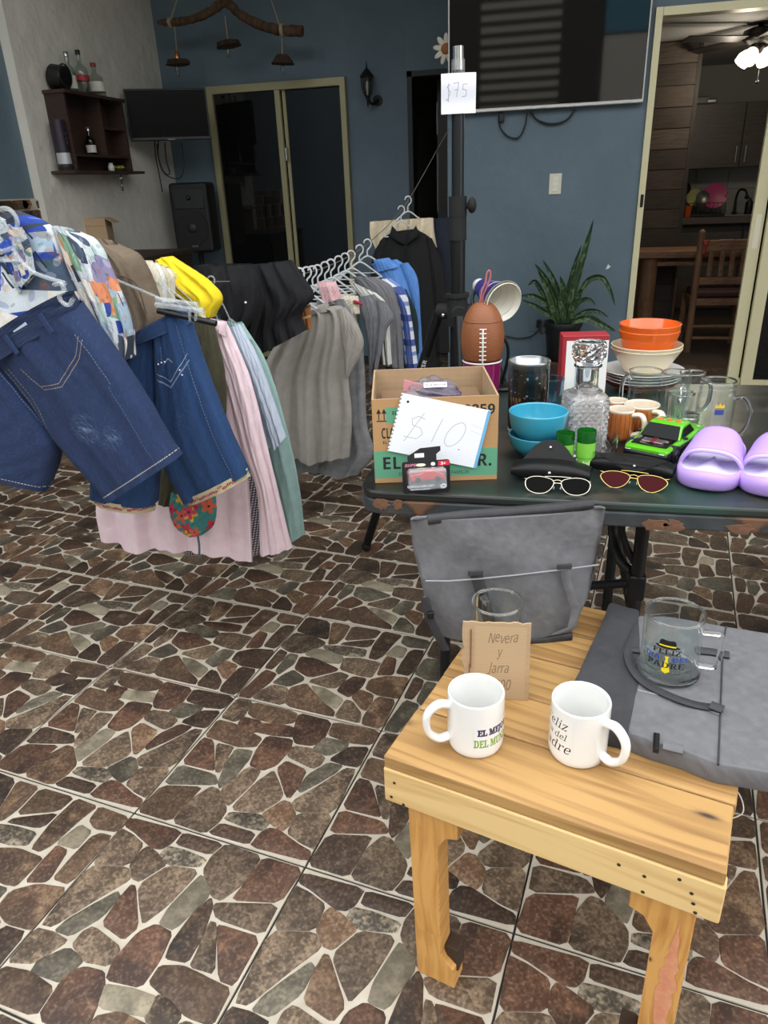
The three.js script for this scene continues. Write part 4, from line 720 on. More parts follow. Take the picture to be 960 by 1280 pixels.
// ---------------------------------------------------------------- clear glass mugs and jar
{
  const g = mugGlass;
  const faceted = (r, h) => { const S = [], N = 40, sec = (v, i, R) => { const a = i / N * PI * 2, f = v > 0.12 && v < 0.72 ? 0.0016 * Math.abs(Math.cos(a * 5)) : 0; return V(Math.cos(a) * (R - f), v * h, Math.sin(a) * (R - f)); };
    for (let j = 0; j <= 14; j++) S.push([...Array(N).keys()].map((i) => sec(j / 14, i, r * (1 - 0.04 * Math.sin(j / 14 * PI)))));
    for (const [R, y] of [[r - 0.003, h], [r - 0.0045, h * 0.9], [r - 0.006, h * 0.2], [r * 0.6, h * 0.13]]) S.push([...Array(N).keys()].map((i) => V(Math.cos(i / N * PI * 2) * R, y, Math.sin(i / N * PI * 2) * R)));
    return rings(S, { capStart: true, capEnd: true }); };
  for (const [px, py, topY, rr, turn, label] of [[801, 524, 464, 20, 2.6, 'clear faceted glass mug in front of the white plates'], [838, 532, 466, 17, -1.2, 'clear faceted glass mug between the plates and the glass jar'], [858, 523, 466, 15, 0.5, 'clear glass mug partly hidden by the mason jar mug'], [845, 548, 492, 15, 1.6, 'clear glass mug behind the roof of the green toy car']]) {
    const p = onTable(px, py), r = sz(rr, p), h = hgt(px, topY, p) - TY;
    const t = thing('glass_mug', label, 'mug', p, faceCam(p), 'clear glass mugs');
    part('body', faceted(r, h), mugWall, t); part('rim', glassRim(r - 0.0015, h, 0.002), g, t); part('foot', lathe([[0.001, 0.0008], [r * 0.96, 0.0008], [r * 0.97, h * 0.10], [0.001, h * 0.11]], 36), g, t); part('handle', mugHandle(r, h, 0.022, 0.0045), g, t).rotation.y = turn;
  }
  const p = onTable(887, 553), r = sz(22, p), h = hgt(889, 476, p) - TY, f = faceCam(p);
  const t = thing('mason_jar_mug', 'tall clear jar mug with a yellow and blue emblem beside the lilac slippers', 'mug', p, f);
  part('body', lathe([[0.001, 0], [r * 0.9, 0], [r * 0.98, 0.006], [r, h * 0.15], [r, h * 0.74], [r * 0.92, h * 0.84], [r * 0.90, h * 0.87], [r * 0.96, h * 0.885], [r * 0.96, h * 0.905], [r * 0.9, h * 0.92], [r * 0.95, h * 0.94], [r * 0.95, h * 0.96], [r * 0.9, h], [r * 0.84, h], [r * 0.84, h * 0.86], [r * 0.93, h * 0.74], [r * 0.92, h * 0.1], [0.001, h * 0.07]], 44), mugWall, t); part('rim', glassRim(r * 0.87, h, 0.002), g, t); part('foot', lathe([[0.001, 0.001], [r * 0.9, 0.001], [r * 0.98, 0.007], [r * 0.95, h * 0.06], [0.001, h * 0.065]], 40), g, t);
  part('handle', mugHandle(r, h * 0.92, 0.03, 0.005), g, t).rotation.y = -0.1;
  const draw = (c, m) => { c.fillStyle = m ? '#000' : '#caa820'; c.fillRect(0, 0, 128, 128); c.fillStyle = m ? '#fff' : '#d8b726'; c.beginPath(); c.moveTo(10, 50); c.lineTo(20, 12); c.lineTo(44, 34); c.lineTo(64, 4); c.lineTo(84, 34); c.lineTo(108, 12); c.lineTo(118, 50); c.fill(); c.fillStyle = m ? '#fff' : '#31427e'; c.fillRect(14, 66, 100, 44); };
  part('emblem', printPatch(r * 1.003, h * 0.50, h * 0.73, -0.05, 0.55), decal((c) => draw(c, false), (c) => draw(c, true), 128, 128), t);
}
{ // red and white boxed print behind the decanter
  const a = onTable(700, 503), w = 0.115, z = a.z - 0.06;
  const c = onZ(729, 440, z), h = onZ(730, 417, z).y - TY;
  const t = thing('gift_box', 'red and white box standing behind the cut glass decanter', 'box', V(onZ(729, 440, z).x, TY + 0.0005, z), 0.12);
  const W = onZ(759, 440, z).x - onZ(701, 440, z).x;
  part('body', rbox(W, h, 0.06, 0.002, 0, h / 2, 0), mat(0x9c2830, 0.5), t);
  part('front_panel', mv(new THREE.PlaneGeometry(W * 0.9, h * 0.93), W * 0.04, h * 0.46, 0.0305), M.white, t);
  part('blue_figure', ext(rrect(W * 0.5, h * 0.62, W * 0.22), 0.0008, 0, W * 0.06, h * 0.4, 0.0306), mat(0xa9bccb, 0.6), t);
}
// ---------------------------------------------------------------- eyeglass cases and sunglasses
const leatherBlack = phys(0x0a0b0c, 0.45, { specularIntensity: 0.6, bumpMap: fineBump, bumpScale: 0.0004 });
function caseBody(w, d, h) {                                   // soft pillow with a rounded front
  const L = []; const N = 14;
  for (let i = 0; i <= N; i++) { const u = i / N, x = (u - 0.5) * w, e = Math.pow(Math.sin(Math.max(0.02, Math.min(0.98, u)) * PI), 0.28), ring = [];
    for (let k = 0; k < 20; k++) { const a = k / 20 * PI * 2, c = Math.cos(a), s = Math.sin(a); ring.push(V(x, h / 2 + Math.sign(s) * Math.pow(Math.abs(s), 0.7) * h / 2 * e, Math.sign(c) * Math.pow(Math.abs(c), 0.7) * d / 2 * (0.8 + 0.2 * e))); } L.push(ring); }
  return rings(L, { capStart: true, capEnd: true });
}
{
  const p = onTable(688, 600), t = thing('glasses_case', 'open black eyeglass case with raised flap behind the dark sunglasses', 'case', p, faceCam(p) - 0.1);
  const w = sz(95, p), h = 0.040;
  part('body', caseBody(w, 0.055, h), leatherBlack, t);
  const fl = new THREE.Shape(); fl.moveTo(-w * 0.46, 0); fl.bezierCurveTo(-w * 0.30, 0.018, -w * 0.28, 0.050, -w * 0.04, 0.052); fl.bezierCurveTo(w * 0.20, 0.050, w * 0.2, 0.016, w * 0.46, 0); 
  part('flap', mv(ext(fl, 0.002, 0.0008), 0, 0, 0, -0.45).translate(0, h * 0.55, -0.012), leatherBlack, t);
  part('snap', [sph(0.0032, -w * 0.04, h * 0.55 + 0.036, -0.024)], M.chrome, t);
  part('snap', mv(new THREE.SphereGeometry(0.0034, 12, 8), 0, h * 0.62, 0.0275), M.chrome, t);
}
{
  const p = onTable(788, 594), t = thing('glasses_case', 'closed black eyeglass case behind the red tinted sunglasses', 'case', p, faceCam(p) - 0.18);
  const w = sz(101, p), h = 0.040;
  part('body', caseBody(w, 0.05, h), leatherBlack, t);
  const fl = new THREE.Shape(); fl.moveTo(-w * 0.46, 0.012); fl.lineTo(w * 0.46, 0.012); fl.bezierCurveTo(w * 0.3, 0.008, w * 0.2, -0.014, 0.012, -0.0165); fl.bezierCurveTo(-w * 0.15, -0.014, -w * 0.25, 0.006, -w * 0.46, 0.012);
  part('flap', mv(ext(fl, 0.002, 0.0006), 0, 0, 0, -0.35).translate(0, h * 0.80, 0.0195), leatherBlack, t);
  part('snap', mv(new THREE.SphereGeometry(0.003, 12, 8), 0.010, h * 0.74, 0.0268), M.chrome, t);
}
function sunglasses(px, py, label, wpx, lensPts, lensMat, frameMat, turn, y0) {
  const p = onTable(px, py), t = thing('sunglasses', label, 'sunglasses', p, faceCam(p) + turn);
  const w = sz(wpx, p), s = w / 0.14, tilt = -0.55;
  const lens = (m) => lensPts.map(([x, y]) => [m * x * s, y * s]);
  const place = (g) => { g.rotateX(tilt); return g.translate(0, y0, 0); };
  for (const m of [-1, 1]) {
    const pts = lens(m), c = new THREE.CatmullRomCurve3(pts.map(([x, y]) => V(x, y, -Math.abs(x) * 0.12)), true);
    const dense = c.getPoints(36).slice(0, 36);
    part('lens', place(ext(dense.map((q) => [q.x, q.y]), 0.0012, 0, 0, 0, -0.006)), lensMat, t);
    part('rim', place(new THREE.TubeGeometry(new THREE.CatmullRomCurve3(dense.map((q) => V(q.x, q.y, -0.0054)), true), 60, 0.0011, 6, true)), frameMat, t);
    part('temple', place(tube([[m * 0.066 * s, 0.014 * s, -0.004], [m * 0.068 * s, 0.014 * s, -0.010], [m * 0.03 * s, 0.010 * s, -0.014], [-m * 0.03 * s, 0.006 * s, -0.014]], 0.0011, 30, 6)), frameMat, t);
    part('nose_pad', place(mv(new THREE.SphereGeometry(0.0034, 10, 8).scale(0.5, 1, 0.6), m * 0.007 * s, -0.002, -0.009)), M.clearPlastic, t);
  }
  part('bridge', place(tube([[-0.010 * s, 0.010 * s, -0.005], [0, 0.0125 * s, -0.004], [0.010 * s, 0.010 * s, -0.005]], 0.0011, 12, 6)), frameMat, t);
  part('brow_bar', place(tube([[-0.026 * s, 0.019 * s, -0.005], [0, 0.0195 * s, -0.004], [0.026 * s, 0.019 * s, -0.005]], 0.0009, 12, 6)), frameMat, t);
}
sunglasses(696, 617, 'silver rimmed sunglasses with dark lenses in front of the open case', 86, [[0.008, 0.010], [0.030, 0.018], [0.055, 0.016], [0.064, 0.008], [0.060, -0.008], [0.044, -0.016], [0.022, -0.014], [0.010, -0.002]], phys(0x070605, 0.1, { specularIntensity: 0.1 }), mat(0xcfc9b8, 0.2, { metalness: 1 }), 0.0, 0.0155);
sunglasses(790, 611, 'gold rimmed aviator sunglasses with red lenses in front of the closed case', 88, [[0.008, 0.010], [0.030, 0.016], [0.056, 0.012], [0.064, 0.004], [0.054, -0.010], [0.036, -0.018], [0.018, -0.012], [0.009, 0.000]], phys(0x4a0d10, 0.06, { transmission: 0.3, thickness: 0, specularIntensity: 0.15 }), M.gold, -0.12, 0.016);
// ---------------------------------------------------------------- lilac slide slippers
function slipper(px, py, wpx, [bx, by], label) {
  const p = onTable(px, py), q0 = onTable(bx, by).sub(p), turn = Math.atan2(-q0.x, -q0.z), w = sz(wpx, p), Lg = w * 2.35, t = thing('slide_slipper', label, 'slipper', p, turn, 'lilac slide slippers');
  const lilac = mat(0xb596e0, 0.55, { bumpMap: fineBump, bumpScale: 0.0003 }), pale = mat(0xd9d4ec, 0.6);
  const half = (z) => { const k = z / Lg; return w / 2 * (k < 0.3 ? Math.sqrt(Math.max(0.0, 1 - Math.pow((0.3 - k) / 0.3, 2.4))) : k < 0.7 ? 1 - 0.16 * Math.sin((k - 0.3) / 0.4 * PI / 2) : 0.84 * Math.sqrt(Math.max(0, 1 - Math.pow((k - 0.7) / 0.3, 2.6)))); };
  const outline = []; for (let i = 0; i <= 28; i++) { const z = Lg * (0.5 - 0.5 * Math.cos(i / 28 * PI)); outline.push([half(z), -z]); } const full = [...outline, ...outline.slice(1, -1).reverse().map(([x, z]) => [-x, z])];
  const lay = (s, y) => full.map(([x, z]) => V(x * s, y + 0.010 * Math.pow(Math.max(0, 1 + z / (Lg * 0.16)), 2) * (y > 0.012 ? 1 : 0.4), (z + Lg / 2) * s - Lg / 2));
  part('sole', rings([lay(0.94, 0), lay(1.0, 0.006), lay(1.025, 0.015), lay(1.015, 0.024), lay(0.96, 0.030), lay(0.90, 0.029)], { capStart: true, capEnd: false }), lilac, t);
  part('insole', rings([lay(0.905, 0.0285), lay(0.86, 0.024), lay(0.5, 0.023), lay(0.1, 0.023)], { capEnd: true }), pale, t);
  // arched strap, open at the toe and at the heel
  const z0 = -Lg * 0.235, z1 = -Lg * 0.55, O = [], I = [];
  for (let j = 0; j <= 14; j++) {
    const k = j / 14, H = (0.46 + 0.17 * Math.pow(k, 0.8)) * w, a = [], b = [];
    for (let i = 0; i <= 20; i++) { const th = PI * i / 20, c = Math.cos(th), s = Math.sin(th), z = z0 + (z1 - z0) * k - 0.022 * (1 - s) * (1 - k) + 0.012 * (1 - s) * k, W = half(-z) * 1.03; a.push(V(Math.sign(c) * Math.pow(Math.abs(c), 0.72) * W, 0.014 + Math.pow(s, 0.85) * H, z)); b.push(V(Math.sign(c) * Math.pow(Math.abs(c), 0.72) * (W - 0.007), 0.012 + Math.pow(s, 0.85) * (H - 0.007), z)); }
    O.push(a); I.push(b);
  }
  part('strap', rings([I[0], O[0], ...O.slice(1), I[14], ...I.slice(1, 14).reverse(), I[0]], { closed: false }), lilac, t);
  const edge = I[0].map((q, i) => q.clone().lerp(O[0][i], 0.5)); part('strap_edge', new THREE.TubeGeometry(curve(edge), 40, 0.0037, 8), mat(0xcdb6ee, 0.5), t);
  return t;
}
slipper(877, 617, 78, [897, 575], 'lilac foam slide slipper beside the green toy car');
slipper(958, 626, 80, [972, 580], 'lilac foam slide slipper at the far side from the toy car');
// ---------------------------------------------------------------- green toy muscle car
{
  const FL = onTable(773, 576), FR = onTable(836, 581), RR = onTable(876, 552), W = FL.distanceTo(FR) * 1.0, dir = FR.clone().sub(RR).setY(0).normalize();
  const Lc = W * 2.05, mid = FL.clone().lerp(FR, 0.5), side = V(dir.z, 0, -dir.x);
  const t = thing('toy_car', 'green toy muscle car with exposed engine hood in front of the barrel mugs', 'toy car', mid.clone().addScaledVector(dir, -Lc / 2), Math.atan2(dir.x, dir.z));
  const green = phys(0x5fb822, 0.2, { clearcoat: 0.8 }), dark = mat(0x14161c, 0.4), win = phys(0x060708, 0.15, { specularIntensity: 0.35 });
  const hz = (k) => Lc / 2 - k * Lc, H = W * 0.62;
  const section = (z, w, y0, y1, r = 0.006) => { const o = []; for (const [cx, cy, a0] of [[w / 2 - r, y1 - r, 0], [-w / 2 + r, y1 - r, PI / 2], [-w / 2 + r, y0 + r, PI], [w / 2 - r, y0 + r, 1.5 * PI]]) for (let i = 0; i <= 3; i++) { const a = a0 + i / 3 * PI / 2; o.push(V(cx + Math.cos(a) * r, cy + Math.sin(a) * r, z)); } return o; };
  const loft = (list) => rings(list.map((a) => section(...a)), { capStart: true, capEnd: true });
  part('lower_body', loft([[hz(0), W * 0.90, 0.008, H * 0.34, 0.004], [hz(0.03), W * 0.98, 0.006, H * 0.42], [hz(0.5), W, 0.006, H * 0.44], [hz(0.97), W * 0.98, 0.007, H * 0.44], [hz(1), W * 0.92, 0.010, H * 0.4, 0.004]]), dark, t);
  part('upper_body', loft([[hz(0.015), W * 0.90, H * 0.33, H * 0.46, 0.003], [hz(0.06), W * 0.97, H * 0.35, H * 0.53], [hz(0.34), W * 0.99, H * 0.36, H * 0.58], [hz(0.6), W * 1.0, H * 0.37, H * 0.60], [hz(0.9), W * 0.99, H * 0.37, H * 0.63], [hz(0.99), W * 0.93, H * 0.38, H * 0.60, 0.004]]), green, t);
  const cab = [[hz(0.34), W * 0.90, H * 0.56, H * 0.60, 0.003], [hz(0.46), W * 0.78, H * 0.57, H * 0.94], [hz(0.54), W * 0.74, H * 0.57, H * 1.0], [hz(0.70), W * 0.72, H * 0.57, H * 0.99], [hz(0.86), W * 0.8, H * 0.58, H * 0.68, 0.003]];
  part('cabin', loft(cab), green, t);
  const face4 = (a, b, c, d) => { const g = new THREE.BufferGeometry(); g.setAttribute('position', new THREE.Float32BufferAttribute([a, b, c, d].flatMap((v) => v), 3)); g.setAttribute('uv', new THREE.Float32BufferAttribute([0, 0, 1, 0, 1, 1, 0, 1], 2)); g.setIndex([0, 1, 2, 0, 2, 3]); g.computeVertexNormals(); return g; };
  part('windshield', face4([-W * 0.41, H * 0.60, hz(0.335)], [W * 0.41, H * 0.60, hz(0.335)], [W * 0.34, H * 0.965, hz(0.462)], [-W * 0.34, H * 0.965, hz(0.462)]), win, t);
  for (const m of [-1, 1]) part('side_window', face4([m * W * 0.452, H * 0.62, hz(0.42)], [m * W * 0.43, H * 0.62, hz(0.76)], [m * W * 0.377, H * 0.90, hz(0.68)], [m * W * 0.395, H * 0.90, hz(0.49)]), win, t);
  const hoodT = canvasTex(256, 256, (c) => { c.fillStyle = '#0b0c0e'; c.fillRect(0, 0, 256, 256); for (let i = 0; i < 40; i++) { c.fillStyle = ['#8f8a88', '#5b2026', '#c8c4be', '#3a3a3e', '#7a2a30'][i % 5]; c.fillRect(40 + hash(i, 8) * 160, 50 + hash(i, 9) * 150, 16 + 30 * hash(i, 3), 10 + 14 * hash(i, 2)); } c.strokeStyle = '#0b0c0e'; c.lineWidth = 26; c.strokeRect(13, 13, 230, 230); });
  part('engine_panel', face4([-W * 0.38, H * 0.553, hz(0.075)], [W * 0.38, H * 0.553, hz(0.075)], [W * 0.40, H * 0.602, hz(0.335)], [-W * 0.40, H * 0.602, hz(0.335)]), phys(0xffffff, 0.15, { map: hoodT, clearcoat: 0.8 }), t);
  part('engine_block', [rbox(W * 0.2, H * 0.06, Lc * 0.12, 0.002, -W * 0.12, H * 0.60, hz(0.2)), rbox(W * 0.2, H * 0.06, Lc * 0.12, 0.002, W * 0.14, H * 0.60, hz(0.2))], mat(0x8a7f7c, 0.3, { metalness: 0.7 }), t);
  part('engine_cover', rbox(W * 0.10, H * 0.075, Lc * 0.14, 0.002, W * 0.01, H * 0.605, hz(0.21)), mat(0x6a1f26, 0.35), t);
  for (const k of [-0.2, 0, 0.2]) part('roof_button', cylN(16, 0.0055, 0.006, 0.004, W * k, H * 1.0, hz(0.585)), mat(0xe0692a, 0.4), t);
  part('grille', rbox(W * 0.86, H * 0.10, 0.004, 0.0015, 0, H * 0.30, hz(-0.003)), mat(0x2a2c30, 0.3, { metalness: 0.6 }), t);
  for (const m of [-1, 1]) { part('headlight', rbox(W * 0.12, H * 0.06, 0.004, 0.001, m * W * 0.36, H * 0.385, hz(0.0)), M.chrome, t); part('mirror', rbox(0.010, 0.006, 0.006, 0.002, m * W * 0.50, H * 0.63, hz(0.43)), dark, t); }
  for (const k of [0.19, 0.80]) for (const m of [-1, 1]) { const wz = hz(k), wh = part('wheel', cylN(24, 0.017, 0.017, 0.013, m * (W / 2 - 0.004), 0.017, wz, 0, 0, PI / 2), mat(0x0d0d0e, 0.7), t); part('hubcap', cylN(16, 0.010, 0.010, 0.002, m * (W / 2 + 0.0032), 0.017, wz, 0, 0, PI / 2), M.chrome, wh); }
}
// ---------------------------------------------------------------- clothes line
const ropePts = [[-0.600, 1.62, -4.912], [-0.623, 1.574, -4.80], [-0.751, 1.191, -4.011], [-0.819, 1.063, -3.535], [-0.854, 1.021, -3.285], [-0.908, 0.995, -2.908], [-0.967, 1.012, -2.492], [-1.03, 1.062, -2.052], [-1.07, 1.142, -1.773], [-1.117, 1.268, -1.444], [-1.135, 1.30, -1.317], [-1.2, 1.42, -0.85], [-1.28, 1.62, -0.2]];
const ropeAt = (z) => { for (let i = 1; i < ropePts.length; i++) if (z <= ropePts[i][2]) { const a = ropePts[i - 1], b = ropePts[i], k = (z - a[2]) / (b[2] - a[2]); return V(a[0] + (b[0] - a[0]) * k, a[1] + (b[1] - a[1]) * k, z); } };
tag(part('clothes_line', new THREE.TubeGeometry(curve(ropePts), 120, 0.002, 7), mat(0x6f675a, 0.95)), 'thin sagging clothes line strung from the blue wall and full of hangers', 'clothes line');
{ const t = thing('line_post', 'steel post holding up the near end of the clothes line', 'post', [-1.284, 0, -0.195]); part('post', cyl(0.018, 0.018, 1.66, 0, 0.83, 0), M.blackMetal, t); part('foot', cyl(0.12, 0.13, 0.02, 0, 0.01, 0), M.blackMetal, t); }
// ---------------------------------------------------------------- cloth
function resample(P, n) { let len = [0]; for (let i = 1; i < P.length; i++) len.push(len[i - 1] + P[i].distanceTo(P[i - 1])); const T = len[len.length - 1]; return [...Array(n + 1).keys()].map((k) => { const s = T * k / n; let i = 1; while (i < len.length - 1 && len[i] < s) i++; return P[i - 1].clone().lerp(P[i], len[i] === len[i - 1] ? 0 : Math.min(1, (s - len[i - 1]) / (len[i] - len[i - 1]))); }); }
// A hanging double layer of cloth. L and R are its two edges from top to bottom, read in the plane it hangs in.
function cloth(L, R, Z, o = {}) {
  const { rows = 30, cols = 30, th = 0.012, amp = 0.010, nf = 4, s = 1, yaw = 0, unit = false, smooth = true, flare = 0.8, topTh = 0.6, pw = 0.55, backUp = 0, backFade = 1, hem = 0 } = o;
  const n = V(Math.sin(yaw), 0, Math.cos(yaw)), c0 = onZ((L[0][0] + R[0][0]) / 2, (L[0][1] + R[0][1]) / 2, Z);
  const P3 = (q) => onPlane(q[0], q[1], c0, n).addScaledVector(n, (q[2] ?? 0));
  const sm = (A) => { const v = A.map(P3); return smooth && v.length > 2 ? curve(v).getPoints(40) : v; };
  const A = resample(sm(L), rows), B = resample(sm(R), rows), pos = [], uv = [], idx = [], W = 2 * cols + 1;
  const m = V(0, 0, 0);
  for (let j = 0; j <= rows; j++) {
    const v = j / rows, width = A[j].distanceTo(B[j]);
    for (let k = 0; k <= 2 * cols; k++) {
      const u = k <= cols ? k / cols : 2 - k / cols, front = k <= cols ? 1 : -1;
      const ww = 1.4 * Math.sin(2.3 * v + s) + s * 3.1;
      const fold = amp * (1 - flare + flare * v) * (0.62 * Math.sin(2 * PI * nf * u + ww) + 0.34 * Math.sin(2 * PI * nf * 2.1 * u - 1.2 * ww + 2 * v) + 0.18 * Math.sin(2 * PI * nf * 0.6 * u + 7 * v + s));
      const wr = 0.0016 * Math.sin(41 * u + 17 * v + s * 5) * Math.sin(23 * v - 9 * u + s);
      const body = th * Math.pow(Math.sin(PI * Math.min(0.999, Math.max(0.001, u))), pw) * (topTh + (1 - topTh) * Math.min(1, v * 4));
      m.copy(A[j]).lerp(B[j], u).addScaledVector(n, front * body + fold * Math.pow(Math.sin(PI * (0.12 + 0.76 * u)), 0.5) + wr);
      if (backUp && front < 0) m.y += backUp * Math.pow(1 - v, backFade) * Math.pow(Math.sin(PI * u), 0.3);
      if (hem) m.y += hem * Math.pow(v, 5) * (Math.sin(2 * PI * 1.3 * u + s) + 0.5 * Math.sin(2 * PI * 3.1 * u + 2 * s));
      pos.push(m.x, m.y, m.z); unit ? uv.push(u, 1 - v) : uv.push(u * width, A[j].y);
    }
  }
  for (let j = 0; j < rows; j++) for (let k = 0; k < W - 1; k++) { const a = j * W + k, b = a + 1, c = a + W, d = c + 1; idx.push(a, c, b, b, c, d); }
  const g = new THREE.BufferGeometry(); g.setAttribute('position', new THREE.Float32BufferAttribute(pos, 3)); g.setAttribute('uv', new THREE.Float32BufferAttribute(uv, 2)); g.setIndex(idx); g.computeVertexNormals();
  return g;
}
const fabricTex = (a, b, s, rep = 10) => dataTex(128, (x, y) => mix(a, b, Math.min(1, Math.max(0, 0.5 + 0.22 * Math.sin(x * PI * 2 * 40) * Math.sin(y * PI * 2 * 40) + (fbm(x * 5, y * 5, 5, s, 4) - 0.5) * 1.1))), true, rep);
const clothBump = dataTex(256, (x, y) => 255 * (0.75 * fbm(x * 5, y * 5, 5, 141, 4) + 0.25 * hash(Math.floor(x * 256), Math.floor(y * 256))), false, 4);
const fabric = (a, b, s, o = {}) => mat(0xffffff, 0.9, { map: fabricTex(hex(a), hex(b), s), bumpMap: clothBump, bumpScale: 0.004, side: THREE.DoubleSide, ...o });
const printCloth = (w, h, draw, rep, o = {}) => mat(0xffffff, 0.88, { map: canvasTex(w, h, draw, rep), bumpMap: clothBump, bumpScale: 0.003, side: THREE.DoubleSide, ...o });
// a garment is one thing at its hanging point; panels are its parts
function garment(name, label, cat, z, group) { const t = thing(name, label, cat, ropeAt(z), 0, group); t.userData.hang = 1; delete t.userData.hang; return t; }
function panel(t, name, L, R, Z, m, o) { const g = cloth(L, R, Z, o); g.translate(-t.position.x, -t.position.y, -t.position.z); return part(name, g, m, t); }
function relTube(t, pts, Z, r, m, name, off = 0.02) { const q = pts.map(([x, y]) => onZ(x, y, Z).add(V(0, 0, off)).sub(t.position)); return part(name, new THREE.TubeGeometry(curve(q), 30, r, 7), m, t); }
// ---------------------------------------------------------------- denim
const denimTex = (base, dark, draw) => canvasTex(512, 512, (c, W, H) => {
  c.fillStyle = base; c.fillRect(0, 0, W, H);
  for (let i = 0; i < 5200; i++) { const x = hash(i, 1) * W, y = hash(i, 2) * H; c.fillStyle = hash(i, 3) > 0.5 ? 'rgba(150,175,215,0.07)' : dark; c.save(); c.translate(x, y); c.rotate(0.8); c.fillRect(0, 0, 1.6, 7 + 8 * hash(i, 4)); c.restore(); }
  draw?.(c, W, H);
});
const scuff = (c, x, y, r, n, s) => { for (let i = 0; i < n; i++) { const a = hash(i, s) * 7, d = r * Math.pow(hash(i, s + 1), 0.8); c.fillStyle = `rgba(214,228,244,${0.05 + 0.16 * hash(i, s + 2)})`; c.save(); c.translate(x + Math.cos(a) * d * 1.2, y + Math.sin(a) * d * 0.8); c.rotate(0.5 + hash(i, s + 3)); c.fillRect(0, 0, 4 + 16 * hash(i, s + 4), 1.5); c.restore(); } };
const stitch = (c, pts, col = '#b9a27a', w = 2.2) => { c.strokeStyle = col; c.lineWidth = w; c.setLineDash([7, 3]); c.beginPath(); pts.forEach(([x, y], i) => i ? c.lineTo(x, y) : c.moveTo(x, y)); c.stroke(); c.setLineDash([]); };
const denimA = (draw) => mat(0xffffff, 0.9, { map: denimTex('#1d3056', 'rgba(12,22,48,0.10)', draw), bumpMap: clothBump, bumpScale: 0.004, side: THREE.DoubleSide });
const denimB = (draw) => mat(0xffffff, 0.9, { map: denimTex('#234472', 'rgba(14,30,66,0.10)', draw), bumpMap: clothBump, bumpScale: 0.004, side: THREE.DoubleSide });
{ // dark shorts on the front clip hanger
  const Z = -1.34, t = garment('denim_shorts', 'dark blue denim shorts with a brass button beside the printed shirt', 'shorts', Z);
  const legR = denimA((c, W, H) => { stitch(c, [[120, 60], [150, 130], [250, 150], [400, 110], [470, 70]]); stitch(c, [[120, 68], [156, 142], [254, 162], [404, 122], [476, 82]]); stitch(c, [[46, 40], [56, 170], [30, 230], [4, 240]]); stitch(c, [[22, 40], [30, 180]]); stitch(c, [[462, 60], [455, 230]], '#8f9bb5'); stitch(c, [[440, 230], [430, 512]], '#5e719a'); stitch(c, [[0, 490], [512, 490]], '#c8c2b2', 3); scuff(c, 220, 290, 60, 420, 31); scuff(c, 300, 350, 50, 220, 41); });
  const legL = denimA((c, W, H) => { stitch(c, [[0, 490], [512, 490]], '#c8c2b2', 3); stitch(c, [[500, 40], [505, 300]], '#6d7fa6'); });
  const sh = { unit: true, th: 0.046, amp: 0.006, nf: 2, topTh: 1, flare: 0.3, pw: 0.22, rows: 40, backUp: 0.03, backFade: 5 };
  panel(t, 'leg', [[2, 448], [40, 496], [76, 550], [106, 585], [141, 625]], [[99, 386], [140, 436], [185, 503], [205, 540], [224, 571]], Z + 0.004, legR, { ...sh, s: 3 });
  panel(t, 'leg', [[-88, 502], [-104, 520], [-112, 540], [-114, 548]], [[2, 448], [40, 496], [77, 550], [74, 580], [63, 611]], Z, legL, { ...sh, s: 5 });
  const band = denimA((c, W, H) => { stitch(c, [[0, 60], [512, 60]]); stitch(c, [[0, 450], [512, 450]]); });
  panel(t, 'waistband', [[-92, 490], [-86, 512]], [[92, 376], [101, 393]], Z + 0.002, band, { unit: true, th: 0.055, pw: 0.3, backUp: 0.045, backFade: 0, amp: 0.003, nf: 1, rows: 8, topTh: 1, smooth: false });
  for (const [x, y] of [[38, 424], [80, 398]]) { const q = onZ(x, y, Z).add(V(0, 0, 0.060)).sub(t.position); part('belt_loop', rbox(0.010, 0.042, 0.004, 0.001, q.x, q.y, q.z, 0, 0, 0.5), band, t); }
  const q = onZ(7, 444, Z).add(V(0, 0, 0.064)).sub(t.position); part('button', mv(lathe([[0.001, 0.004], [0.006, 0.004], [0.0085, 0.002], [0.0085, 0]], 20), q.x, q.y, q.z, PI / 2), M.gold, t);
  const lb = onZ(16, 420, Z).add(V(0, 0, -0.035)).sub(t.position); part('care_label', box(0.04, 0.030, 0.001, lb.x, lb.y, lb.z, 0, 0, 0.5), printCloth(128, 96, (c) => { c.fillStyle = '#b7c7d8'; c.fillRect(0, 0, 128, 96); c.fillStyle = '#2c4a78'; c.font = 'bold 34px sans-serif'; c.fillText('DENIM', 6, 44); c.fillStyle = '#a52c4a'; c.fillRect(90, 4, 34, 26); }), t);
  const clip = [[88, 352], [97, 350], [101, 358], [95, 364], [98, 372], [106, 376], [112, 368]]; relTube(t, clip, Z, 0.0045, M.clearPlastic, 'hanger_clip', 0.055);
}
